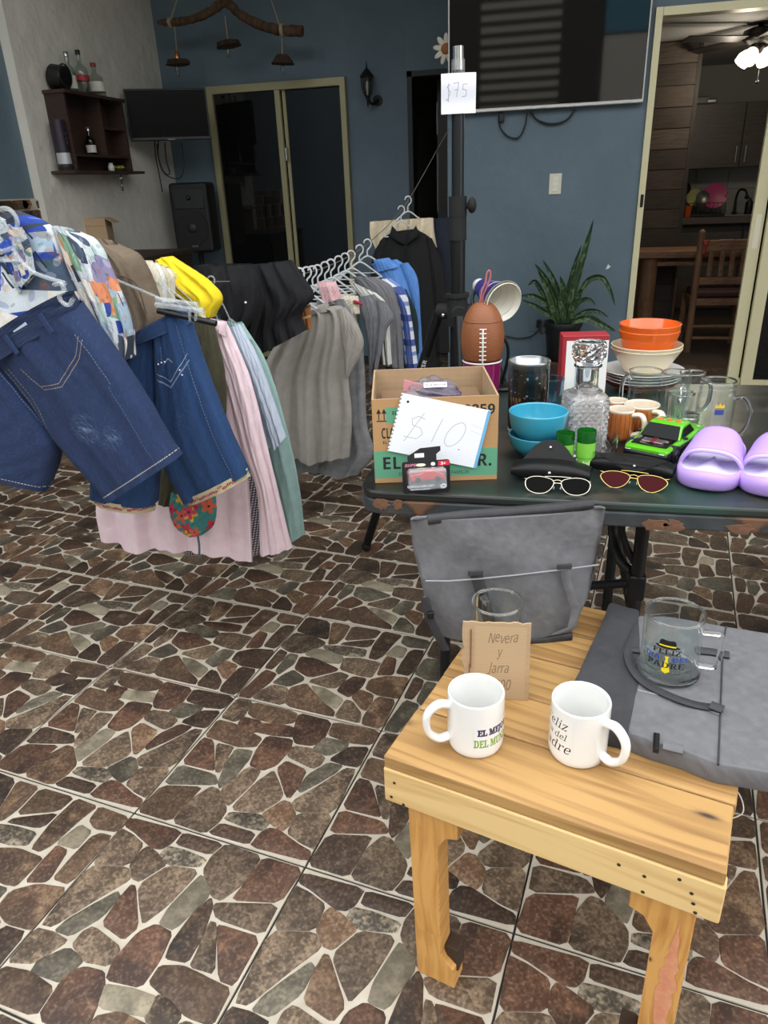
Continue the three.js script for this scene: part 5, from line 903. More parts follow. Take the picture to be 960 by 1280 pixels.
{ // lighter shorts with a flowered turn-up
  const Z = -1.58, t = garment('denim_shorts', 'mid blue denim shorts with flowered turn-ups and studded pocket', 'shorts', Z);
  const legR = denimB((c, W, H) => { stitch(c, [[30, 70], [70, 140], [220, 180], [460, 130]], '#9fb2d2', 5); stitch(c, [[30, 58], [80, 126], [230, 164], [460, 112]], '#c8d2e2', 3); stitch(c, [[170, 110], [240, 100], [290, 116]], '#c9d4e6', 3); stitch(c, [[430, 20], [440, 512]], '#9db1d0', 3); stitch(c, [[150, 60], [156, 130]], '#9db1d0', 3); scuff(c, 250, 260, 80, 120, 51); }), legL = denimB();
  const sh = { unit: true, th: 0.042, amp: 0.006, nf: 2, topTh: 1, flare: 0.3, pw: 0.22, rows: 40 };
  panel(t, 'leg', [[197, 407], [199, 500], [200, 562], [233, 627]], [[231, 388], [252, 450], [284, 530], [311, 590]], Z + 0.003, legR, { ...sh, s: 6 });
  panel(t, 'leg', [[166, 424], [140, 500], [118, 580], [115, 618]], [[197, 407], [199, 500], [199, 565], [195, 630]], Z, legL, { ...sh, s: 8 });
  const flower = printCloth(512, 96, (c, W, H) => { c.fillStyle = '#d9cfa8'; c.fillRect(0, 0, W, H); for (let i = 0; i < 16; i++) { const x = i * 32 + 12, y = 30 + 36 * hash(i, 2); c.fillStyle = ['#c2405a', '#d9667a', '#b52f4a'][i % 3]; for (let k = 0; k < 5; k++) { c.beginPath(); c.arc(x + 9 * Math.cos(k * 1.26), y + 9 * Math.sin(k * 1.26), 7, 0, 7); c.fill(); } c.fillStyle = '#f0e2b0'; c.beginPath(); c.arc(x, y, 4, 0, 7); c.fill(); c.fillStyle = '#5f8a5a'; c.fillRect(x + 14, y - 12, 6, 20); } });
  panel(t, 'turn_up', [[231, 622], [236, 631]], [[309, 585], [313, 595]], Z + 0.004, flower, { unit: true, th: 0.046, amp: 0.002, nf: 1, rows: 4, topTh: 1, smooth: false });
  panel(t, 'turn_up', [[114, 614], [115, 624]], [[196, 628], [194, 638]], Z - 0.002, flower, { unit: true, th: 0.046, amp: 0.002, nf: 1, rows: 4, topTh: 1, smooth: false });
  panel(t, 'waistband', [[165, 420], [160, 436]], [[230, 384], [240, 404]], Z + 0.002, denimB((c) => { stitch(c, [[0, 40], [512, 40]], '#a9bbd8', 4); stitch(c, [[0, 470], [512, 470]], '#a9bbd8', 4); }), { unit: true, th: 0.05, amp: 0.002, nf: 1, rows: 5, topTh: 1, smooth: false });
  for (const [x, y] of [[212, 449], [216, 447], [220, 446], [238, 456], [241, 462]]) { const q = onZ(x, y, Z).add(V(0, 0, 0.056)).sub(t.position); part('stud', mv(new THREE.SphereGeometry(0.0028, 10, 8), q.x, q.y, q.z), M.chrome, t); }
}
{ // hanger bar over the lighter shorts
  const Z = -1.56, t = thing('clip_hanger', 'clear and black clip hanger above the mid blue denim shorts', 'hanger', ropeAt(-1.62));
  const P = (x, y, o = 0.03) => onZ(x, y, Z).add(V(0, 0, o)).sub(t.position);
  part('clear_bar', [bar(P(203, 378), P(262, 386), 0.007), bar(P(203, 371), P(255, 378), 0.005), bar(P(244, 380), P(245, 398), 0.004), bar(P(253, 380), P(252, 398), 0.004)], M.clearPlastic, t);
  part('black_bar', bar(P(204, 386, 0.025), P(276, 402, 0.025), 0.007), M.black, t);
  const r = ropeAt(-1.62).sub(t.position); part('hook', new THREE.TubeGeometry(curve([P(228, 380), r.clone().add(V(0.0, -0.03, 0)), r.clone().add(V(0.012, 0.004, 0)), r.clone().add(V(0, 0.012, 0)), r.clone().add(V(-0.012, 0.002, 0))]), 24, 0.003, 7), M.clearPlastic, t);
}
{ // printed shirt
  const Z = -1.44, t = garment('printed_shirt', 'colourful patchwork print shirt on a clear hanger above the dark denim shorts', 'shirt', Z);
  const patch = (sd) => printCloth(512, 512, (c, W, H) => {
    c.fillStyle = '#cdd6dc'; c.fillRect(0, 0, W, H);
    const cols = ['#e6e2d8', '#1f3f9a', '#6b8f7e', '#d98a62', '#44546a', '#bcd3cf', '#8d86a8', '#efe9df', '#2a52b8', '#7fa98a', '#303848', '#e9cdbb', '#9fb4c6'];
    for (let i = 0; i < 44; i++) { const x = hash(i, sd) * W, y = hash(i, sd + 1) * H, w = 50 + 110 * hash(i, sd + 2), h = 40 + 100 * hash(i, sd + 3); c.save(); c.translate(x, y); c.rotate(0.5 * (hash(i, sd + 4) - 0.3)); c.fillStyle = cols[Math.floor(hash(i, sd + 5) * cols.length)]; c.beginPath(); if (i % 3) c.rect(-w / 2, -h / 2, w, h); else c.ellipse(0, 0, w * 0.5, h * 0.4, 0.4, 0, 7); c.fill(); c.restore(); }
    for (let i = 0; i < 260; i++) { const x = hash(i, sd + 7) * W, y = hash(i, sd + 8) * H; c.fillStyle = ['rgba(255,255,255,0.25)', 'rgba(30,70,60,0.22)', 'rgba(190,100,60,0.25)', 'rgba(40,60,140,0.22)'][i % 4]; c.beginPath(); c.ellipse(x, y, 4 + 18 * hash(i, sd + 9), 3 + 9 * hash(i, sd + 10), hash(i, sd + 11) * 3, 0, 7); c.fill(); }
    c.strokeStyle = '#1c2436'; c.lineWidth = 4; for (let i = 0; i < 14; i++) { const x = hash(i, sd + 12) * W, y = hash(i, sd + 13) * H; c.beginPath(); c.moveTo(x, y); c.lineTo(x + 40 * (hash(i, 1) - 0.5), y + 50); c.stroke(); }
  });
  panel(t, 'body', [[-150, 300], [-150, 360], [-140, 470]], [[24, 263], [66, 283], [88, 330], [118, 400], [138, 460]], Z, patch(3), { unit: true, th: 0.04, amp: 0.012, nf: 3, s: 3, topTh: 0.5 });
  panel(t, 'sleeve', [[66, 282], [84, 330], [106, 380], [130, 425], [146, 452]], [[100, 291], [120, 300], [143, 345], [160, 388], [166, 418], [165, 447]], Z - 0.01, patch(20), { unit: true, th: 0.035, amp: 0.010, nf: 2, s: 6, topTh: 0.6 });
  panel(t, 'collar', [[-34, 300], [0, 330], [24, 368]], [[20, 268], [36, 300], [44, 340]], Z + 0.035, patch(40), { unit: true, th: 0.008, amp: 0.004, nf: 1, s: 2 });
  const h = thing('clothes_hanger', 'clear plastic hanger inside the patchwork print shirt', 'hanger', ropeAt(Z)), P = (x, y) => onZ(x, y, Z + 0.05).sub(h.position);
  part('hook', new THREE.TubeGeometry(curve([P(17, 312), P(20, 292), P(21, 274), P(12, 262), P(-2, 262), P(-10, 272)]), 36, 0.0048, 9), M.clearPlastic, h);
  part('arm', [new THREE.TubeGeometry(curve([P(16, 310), P(26, 326), P(42, 340), P(62, 348), P(82, 354)]), 24, 0.0048, 9), new THREE.TubeGeometry(curve([P(16, 310), P(-20, 322), P(-60, 330)]), 16, 0.0048, 9), bar(P(-60, 325), P(26, 326), 0.0035)], M.clearPlastic, h);
}
{ // folded taupe trousers
  const Z = -1.72, t = garment('folded_trousers', 'taupe cargo trousers folded over the line behind the printed shirt', 'trousers', Z);
  const m = fabric(0x665849, 0x7a6b5a, 151);
  panel(t, 'front_fold', [[106, 298], [134, 345], [156, 396], [165, 420]], [[146, 306], [174, 320], [192, 362], [205, 392], [203, 407]], Z, m, { th: 0.05, amp: 0.010, nf: 2, s: 7, topTh: 0.9, flare: 0.4 });
  panel(t, 'back_fold', [[118, 300], [150, 340], [170, 400]], [[140, 306], [182, 330], [204, 380]], Z - 0.07, m, { th: 0.03, amp: 0.008, nf: 2, s: 9, topTh: 0.9 });
  relTube(t, [[150, 352], [156, 372], [168, 392]], Z, 0.0016, mat(0x9a8b78, 0.9), 'seam', 0.052); relTube(t, [[160, 340], [182, 350], [196, 388]], Z, 0.0014, mat(0x4f4437, 0.9), 'seam', 0.052);
}
{ // cream pile
  for (let i = 0; i < 4; i++) { const Z = -1.84 - i * 0.035, t = garment('cotton_top', ['cream knit top folded over the line next to the taupe trousers', 'white top with a blue edge folded on the line by the trousers', 'cream ribbed top folded between the white tops', 'ivory top folded over the line beside the yellow top'][i], 'top', Z);
    panel(t, 'cloth', [[178 + i * 7, 326 + i * 2], [184 + i * 6, 348], [190 + i * 6, 374]], [[190 + i * 7, 326 + i * 3], [200 + i * 6, 345], [203 + i * 5, 378]], Z, fabric([0xcfc8b4, 0xd8d8d4, 0xc9c0a6, 0xd6cfbd][i], [0xdcd6c4, 0xe6e6e2, 0xd8d0b8, 0xe2dccb][i], 160 + i), { th: 0.016, amp: 0.004, nf: 1, s: i, topTh: 0.8 });
    if (i === 1) relTube(t, [[193, 332], [198, 346], [199, 366]], Z, 0.004, mat(0x2f66a8, 0.7), 'blue_edge', 0.018); }
}
{ const Z = -1.80, t = garment('olive_trousers', 'olive trousers hanging behind the mid blue denim shorts', 'trousers', Z); const m = fabric(0x3a3826, 0x4a4732, 170);
  panel(t, 'leg', [[234, 398], [225, 480], [205, 560], [198, 628]], [[268, 406], [282, 470], [280, 540], [238, 634]], Z, m, { th: 0.025, amp: 0.008, nf: 2, s: 4 });
  panel(t, 'leg', [[228, 402], [215, 480], [196, 560], [190, 620]], [[255, 404], [262, 470], [250, 540], [226, 628]], Z - 0.05, m, { th: 0.02, amp: 0.008, nf: 2, s: 5 }); }
{ const Z = -1.772, t = garment('flowered_pouch', 'teal pouch with red flowers below the mid blue denim shorts', 'pouch', Z);
  panel(t, 'pouch', [[214, 615], [212, 640], [219, 658], [232, 667]], [[270, 615], [271, 642], [266, 658], [254, 668]], Z, printCloth(256, 256, (c) => { c.fillStyle = '#3f8a86'; c.fillRect(0, 0, 256, 256); for (let i = 0; i < 14; i++) { const x = hash(i, 3) * 256, y = hash(i, 4) * 256; c.fillStyle = ['#c8304a', '#e0664a', '#d84a6a', '#e8b23a'][i % 4]; for (let k = 0; k < 5; k++) { c.beginPath(); c.ellipse(x + 22 * Math.cos(k * 1.26), y + 22 * Math.sin(k * 1.26), 20, 11, k * 1.26, 0, 7); c.fill(); } c.fillStyle = '#2a1a1e'; c.beginPath(); c.arc(x, y, 6, 0, 7); c.fill(); } }), { unit: true, th: 0.022, amp: 0.003, nf: 1, s: 2, topTh: 1 });
  relTube(t, [[247, 668], [249, 682], [249, 696]], Z, 0.0035, mat(0x55656a, 0.6), 'zip_pull', 0); }
const pink = fabric(0xe8cdd5, 0xf0dae0, 180), gingham = printCloth(128, 128, (c) => { c.fillStyle = '#dcd8da'; c.fillRect(0, 0, 128, 128); for (let i = 0; i < 8; i++) { c.fillStyle = 'rgba(40,34,48,0.62)'; c.fillRect(i * 16, 0, 8, 128); c.fillRect(0, i * 16, 128, 8); } }, 14);
{ const Z = -1.88, t = garment('pink_shirt', 'long pale pink shirt hanging behind the denim shorts', 'shirt', Z);
  panel(t, 'body', [[200, 410], [160, 500], [128, 590], [121, 636], [127, 676]], [[272, 420], [296, 500], [312, 600], [318, 697]], Z, pink, { th: 0.03, amp: 0.022, nf: 4, s: 3, flare: 0.95, hem: 0.010, cols: 44 });
  panel(t, 'sleeve', [[258, 414], [282, 480], [306, 570], [321, 612], [326, 694]], [[284, 404], [312, 470], [335, 560], [352, 630], [366, 684]], Z + 0.01, pink, { th: 0.022, amp: 0.010, nf: 2, s: 6 });
  panel(t, 'collar', [[262, 398], [266, 408]], [[284, 402], [282, 420]], Z + 0.03, pink, { th: 0.012, amp: 0.002, nf: 1, rows: 6 }); }
{ const Z = -1.97, t = garment('gingham_shirt', 'black and white gingham shirt showing below the pink shirt', 'shirt', Z);
  panel(t, 'body', [[262, 430], [240, 560], [230, 692]], [[290, 430], [318, 560], [334, 692]], Z, gingham, { th: 0.02, amp: 0.010, nf: 3, s: 4 }); }
{ const Z = -2.08, t = garment('light_blue_shirt', 'light blue grey shirt hanging beside the pink shirt', 'shirt', Z), m = fabric(0xb3bfd2, 0xc4cedd, 190);
  panel(t, 'body', [[262, 420], [270, 480], [285, 560]], [[292, 412], [318, 470], [338, 560]], Z, m, { th: 0.025, amp: 0.008, nf: 3, s: 2 });
  panel(t, 'sleeve', [[286, 410], [306, 460], [328, 520], [341, 565]], [[300, 405], [322, 445], [342, 500], [358, 546]], Z + 0.02, m, { th: 0.022, amp: 0.006, nf: 2, s: 5 }); }
{ const Z = -2.17, t = garment('mint_top', 'mint green cotton top hanging behind the light blue shirt', 'top', Z), m = fabric(0x8fb0ac, 0xa3c0bb, 200);
  panel(t, 'body', [[270, 410], [300, 520], [330, 610], [352, 680]], [[302, 402], [332, 450], [362, 548], [376, 620], [381, 668]], Z, m, { th: 0.022, amp: 0.010, nf: 2, s: 4 });
  panel(t, 'collar', [[284, 402], [290, 418]], [[304, 404], [316, 424]], Z + 0.02, m, { th: 0.014, amp: 0.003, nf: 1, rows: 6 }); }
{ const Z = -2.02, t = garment('yellow_shirt', 'bright yellow shirt draped over the line beside the black skirts', 'top', Z), m = fabric(0xe0c414, 0xecd42a, 210);
  panel(t, 'drape', [[195, 325], [202, 345], [212, 364], [232, 376], [250, 390]], [[214, 320], [240, 336], [262, 350], [279, 372], [268, 396]], Z, m, { th: 0.04, amp: 0.014, nf: 2, s: 3, topTh: 0.8, flare: 0.3 });
  panel(t, 'back_drape', [[200, 322], [212, 350], [226, 370]], [[216, 320], [256, 346], [272, 362]], Z - 0.05, m, { th: 0.02, amp: 0.010, nf: 2, s: 5, topTh: 0.8 }); }
const blackCloth = fabric(0x0c0d10, 0x16171b, 220), blackCloth2 = fabric(0x101114, 0x1b1c20, 221);
{ const Z = -2.32, t = garment('black_skirt', 'black skirt draped over the line beside the yellow top', 'skirt', Z);
  panel(t, 'drape', [[246, 332], [262, 362], [278, 398], [290, 410]], [[318, 330], [324, 360], [318, 396], [300, 420]], Z, blackCloth, { th: 0.05, amp: 0.016, nf: 3, s: 5, topTh: 0.8, flare: 0.3 });
  panel(t, 'back_drape', [[252, 330], [268, 370], [286, 412]], [[316, 330], [330, 370], [318, 424]], Z - 0.06, blackCloth, { th: 0.02, amp: 0.010, nf: 3, s: 7 });
  const q = onZ(315, 375, Z).add(V(0, 0, 0.056)).sub(t.position); part('button', mv(new THREE.SphereGeometry(0.004, 10, 8), q.x, q.y, q.z), M.white, t); }
{ const Z = -2.48, t = garment('black_skirt', 'black pleated skirt draped over the line beside the grey blouse', 'skirt', Z);
  panel(t, 'drape', [[296, 334], [308, 372], [316, 410], [318, 447]], [[366, 325], [380, 345], [393, 370], [376, 392], [384, 412]], Z, blackCloth2, { th: 0.05, amp: 0.018, nf: 4, s: 8, topTh: 0.8, flare: 0.5 });
  panel(t, 'back_drape', [[300, 332], [312, 380], [322, 440]], [[364, 326], [384, 360], [376, 404]], Z - 0.07, blackCloth, { th: 0.02, amp: 0.012, nf: 3, s: 9 }); }
{ const Z = -2.60, t = garment('checked_cloth', 'small brown checked cloth between the black skirt and the grey blouse', 'cloth', Z);
  panel(t, 'cloth', [[372, 388], [376, 412]], [[388, 380], [390, 412]], Z, printCloth(64, 64, (c) => { c.fillStyle = '#a06a3a'; c.fillRect(0, 0, 64, 64); c.fillStyle = '#5a3a24'; c.fillRect(0, 20, 64, 8); c.fillRect(20, 0, 6, 64); c.fillStyle = '#c9a070'; c.fillRect(0, 44, 64, 5); }, 12), { th: 0.01, amp: 0.003, nf: 1 }); }
{ const Z = -2.74, t = garment('grey_blouse', 'long plain warm grey blouse hanging next to the black skirt', 'blouse', Z), m = fabric(0x938e87, 0xa19c94, 230, { roughness: 0.75 });
  panel(t, 'body', [[384, 388], [352, 420], [326, 470], [322, 530], [332, 575]], [[404, 384], [430, 384], [440, 410], [436, 470], [441, 520], [438, 573]], Z, m, { th: 0.03, amp: 0.026, nf: 4, s: 6, flare: 0.6, hem: 0.010, cols: 44 });
  panel(t, 'sleeve', [[418, 388], [428, 430], [433, 468]], [[432, 384], [447, 406], [455, 430], [437, 470]], Z + 0.012, m, { th: 0.018, amp: 0.006, nf: 1, s: 3 });
  panel(t, 'neckband', [[384, 384], [385, 394]], [[410, 378], [414, 388]], Z + 0.012, m, { th: 0.016, amp: 0.001, nf: 1, rows: 5 }); }
{ const Z = -2.86, t = garment('heather_top', 'heather grey jersey top reaching below the warm grey blouse', 'top', Z), m = fabric(0x76777a, 0x8f9092, 240);
  panel(t, 'body', [[396, 376], [380, 470], [368, 560], [366, 590]], [[430, 374], [450, 410], [456, 460], [459, 530], [467, 568], [448, 594]], Z, m, { th: 0.025, amp: 0.016, nf: 3, s: 5, hem: 0.012 }); }
{ const Z = -2.98, t = garment('grey_cardigan', 'grey cap sleeve top hanging behind the heather grey top', 'top', Z), m = fabric(0x66686c, 0x7b7d80, 250);
  panel(t, 'body', [[446, 372], [458, 420], [462, 478]], [[468, 368], [482, 384], [476, 430], [464, 480]], Z, m, { th: 0.022, amp: 0.006, nf: 2, s: 2 });
  panel(t, 'sleeve', [[470, 374], [474, 400], [468, 450]], [[482, 378], [492, 395], [484, 412], [470, 470]], Z + 0.02, m, { th: 0.014, amp: 0.003, nf: 1, s: 2 }); }
[[-2.80, 'pale pink sleeveless top on the line behind the grey blouse', 0xd0a5a8, 0xdcb8ba, [[396, 352], [404, 380]], [[420, 352], [428, 372]]], [-2.90, 'cream top with red trim on the line behind the pink top', 0xcfc6b4, 0xdad2c2, [[416, 366], [424, 390]], [[448, 370], [450, 392]]], [-3.02, 'white striped blouse hanging behind the grey cap sleeve top', 0xc9c8c2, 0xd8d7d2, [[436, 352], [470, 400], [478, 455]], [[470, 366], [482, 378], [490, 455]]]].forEach(([Z, label, a, b, L, R], i) => {
  const t = garment('hanging_top', label, 'top', Z);
  panel(t, 'cloth', L, R, Z, i === 2 ? printCloth(64, 64, (c) => { c.fillStyle = '#cbcac4'; c.fillRect(0, 0, 64, 64); c.fillStyle = '#3c3c40'; c.fillRect(20, 0, 6, 64); }, 18) : fabric(a, b, 260 + i), { th: 0.016, amp: 0.006, nf: 2, s: i });
  if (i === 1) relTube(t, [[418, 372], [424, 378], [432, 381]], Z, 0.007, mat(0x9c1e36, 0.8), 'trim', 0.016), relTube(t, [[443, 376], [450, 378], [454, 380]], Z, 0.006, mat(0x9c1e36, 0.8), 'trim', 0.016);
});
{ const Z = -3.12, t = garment('grey_hoodie', 'slim grey knit top hanging beside the blue plaid shirt', 'top', Z), m = fabric(0x66666a, 0x76767a, 270);
  panel(t, 'body', [[440, 346], [466, 380], [478, 455]], [[470, 346], [490, 358], [499, 385], [505, 460]], Z, m, { th: 0.025, amp: 0.008, nf: 3, s: 7 }); }
{ const Z = -3.26, t = garment('plaid_shirt', 'blue and white plaid shirt hanging in front of the blue shirt', 'shirt', Z);
  panel(t, 'body', [[466, 350], [494, 375], [508, 460]], [[488, 348], [506, 362], [514, 395], [523, 460]], Z, printCloth(128, 128, (c) => { c.fillStyle = '#d8dce6'; c.fillRect(0, 0, 128, 128); c.fillStyle = 'rgba(30,50,120,0.75)'; c.fillRect(10, 0, 34, 128); c.fillRect(0, 10, 128, 34); c.fillStyle = 'rgba(60,90,170,0.6)'; c.fillRect(74, 0, 20, 128); c.fillRect(0, 74, 128, 20); }, 9), { th: 0.022, amp: 0.006, nf: 2, s: 5 }); }
{ const Z = -3.36, t = garment('dark_green_top', 'dark green top edge showing between the plaid and blue shirts', 'top', Z);
  panel(t, 'body', [[496, 360], [510, 400], [518, 452]], [[508, 362], [521, 392], [524, 440]], Z, fabric(0x16282a, 0x203436, 280), { th: 0.016, amp: 0.004, nf: 1, s: 5 }); }
{ const Z = -3.46, t = garment('blue_shirt', 'cornflower blue shirt hanging in front of the black hoodie', 'shirt', Z), m = fabric(0x4f80c4, 0x5f8fd0, 290);
  panel(t, 'body', [[464, 330], [488, 370], [506, 455]], [[496, 324], [512, 336], [521, 380], [526, 455]], Z, m, { th: 0.03, amp: 0.008, nf: 2, s: 5 });
  panel(t, 'sleeve', [[500, 330], [514, 370], [520, 450]], [[510, 328], [521, 345], [526, 400], [529, 455]], Z + 0.02, m, { th: 0.016, amp: 0.003, nf: 1, s: 6 });
  panel(t, 'collar', [[466, 325], [472, 340]], [[486, 322], [498, 334]], Z + 0.02, m, { th: 0.014, amp: 0.003, nf: 1, rows: 6 }); }
{ const Z = -3.95, t = garment('black_hoodie', 'black hooded jacket hanging near the dark doorway', 'hoodie', Z), m = fabric(0x08090b, 0x101114, 300);
  panel(t, 'body', [[490, 290], [474, 303], [476, 360], [482, 470]], [[520, 286], [540, 300], [546, 350], [550, 470]], Z, m, { th: 0.05, amp: 0.010, nf: 3, s: 5 });
  panel(t, 'sleeve', [[532, 296], [540, 360], [546, 440]], [[540, 298], [554, 330], [560, 380], [562, 440]], Z + 0.01, m, { th: 0.03, amp: 0.006, nf: 1, s: 6 });
  panel(t, 'sleeve', [[478, 298], [466, 320], [464, 400]], [[488, 296], [480, 330], [478, 420]], Z + 0.01, m, { th: 0.03, amp: 0.006, nf: 1, s: 7 });
  panel(t, 'hood', [[490, 282], [488, 296], [500, 300]], [[504, 300], [505, 304], [506, 306]], Z + 0.04, m, { th: 0.02, amp: 0.004, nf: 1, rows: 10 }); panel(t, 'hood', [[507, 300], [507, 304], [508, 306]], [[520, 282], [524, 294], [514, 302]], Z + 0.04, m, { th: 0.02, amp: 0.004, nf: 1, rows: 10 });
  relTube(t, [[509, 306], [509, 340], [510, 400]], Z, 0.003, M.blackMetal, 'zip', 0.06); }
{ const Z = -4.06, t = garment('cream_shorts', 'cream lace shorts clipped on a hanger behind the black hoodie', 'shorts', Z);
  panel(t, 'body', [[463, 277], [464, 298], [470, 310]], [[542, 272], [543, 290], [546, 310]], Z, fabric(0xcdbfa2, 0xddd0b6, 310), { th: 0.03, amp: 0.030, nf: 6, s: 5, topTh: 1, flare: 0.2, hem: 0.012 }); }
{ const Z = -4.09, t = garment('blue_jeans', 'dark blue jeans hanging behind the hoodie by the doorway', 'jeans', Z);
  panel(t, 'leg', [[540, 274], [546, 320], [548, 400]], [[562, 271], [565, 320], [566, 400]], Z, mat(0x9aa2ac, 0.9, { map: denimTex('#2a3346', 'rgba(12,18,30,0.1)') }), { unit: true, th: 0.03, amp: 0.006, nf: 1, s: 5, topTh: 1 }); }
// hangers whose arms run down into the garment they carry
function carry(z, Z, L, R, label) {
  const t = thing('clothes_hanger', label, 'hanger', ropeAt(z), 0, 'clear hangers on the clothes line'), P = (q) => onZ(q[0], q[1], Z).sub(t.position), a = P(L), b = P(R), m = a.clone().lerp(b, 0.5).add(V(0, 0.03, 0));
  part('hook', new THREE.TubeGeometry(curve([m, m.clone().multiplyScalar(0.45), V(0.004, -0.02, 0), V(0.013, -0.006, 0), V(0.010, 0.008, 0), V(-0.003, 0.010, 0), V(-0.010, 0.002, 0)]), 36, 0.0026, 8), M.clearPlastic, t);
  part('arms', [bar(m, a, 0.004), bar(m, b, 0.004)], M.clearPlastic, t);
}
carry(-1.84, -1.80, [238, 402], [264, 408], 'clear plastic hanger carrying the olive trousers'); carry(-1.90, -1.88, [215, 415], [272, 424], 'clear plastic hanger carrying the pale pink shirt'); carry(-1.97, -1.97, [266, 434], [288, 434], 'clear plastic hanger carrying the gingham shirt'); carry(-2.08, -2.08, [268, 424], [290, 416], 'clear plastic hanger carrying the light blue shirt'); carry(-2.16, -2.17, [278, 414], [300, 408], 'clear plastic hanger carrying the mint green top');
// ---------------------------------------------------------------- hangers on the line
{
  const hp = thing('clothes_hanger', 'clear hanger on the line beside the black skirts', 'hanger', ropeAt(-2.66));
  const hookPts = [[0, -0.055, 0], [0, -0.03, 0], [0.016, -0.012, 0], [0.018, 0.006, 0], [0.006, 0.018, 0], [-0.010, 0.014, 0], [-0.015, 0.002, 0]];
  const arms = [[-0.10, -0.125, 0], [-0.05, -0.085, 0], [0, -0.055, 0], [0.05, -0.085, 0], [0.10, -0.125, 0]];
  const clearWhite = phys(0xe9edee, 0.2, { transmission: 0.45, thickness: 0 });
  part('hook', tube(hookPts, 0.0036, 30, 8), clearWhite, hp); part('arms', [tube(arms, 0.004, 30, 8), tube([[-0.10, -0.125, 0], [0, -0.13, 0], [0.10, -0.125, 0]], 0.003, 12, 7)], clearWhite, hp);
  hp.rotation.y = 0.2;
  [[-2.76, 'warm grey blouse'], [-2.82, 'pale pink top'], [-2.87, 'heather grey top'], [-2.92, 'cream top with red trim'], [-2.99, 'grey cap sleeve top'], [-3.05, 'white striped blouse'], [-3.13, 'slim grey top'], [-3.2, 'row of tops next to the plaid shirt'], [-3.27, 'plaid shirt'], [-3.37, 'dark green top'], [-3.47, 'cornflower blue shirt'], [-3.96, 'black hoodie'], [-4.07, 'cream lace shorts']].forEach(([z, what], i) => dup(hp, ropeAt(z), 0.1 + 0.35 * hash(i, 4), 'clear plastic hanger carrying the ' + what, 'clear hangers on the clothes line'));
  hp.userData.group = 'clear hangers on the clothes line';
}
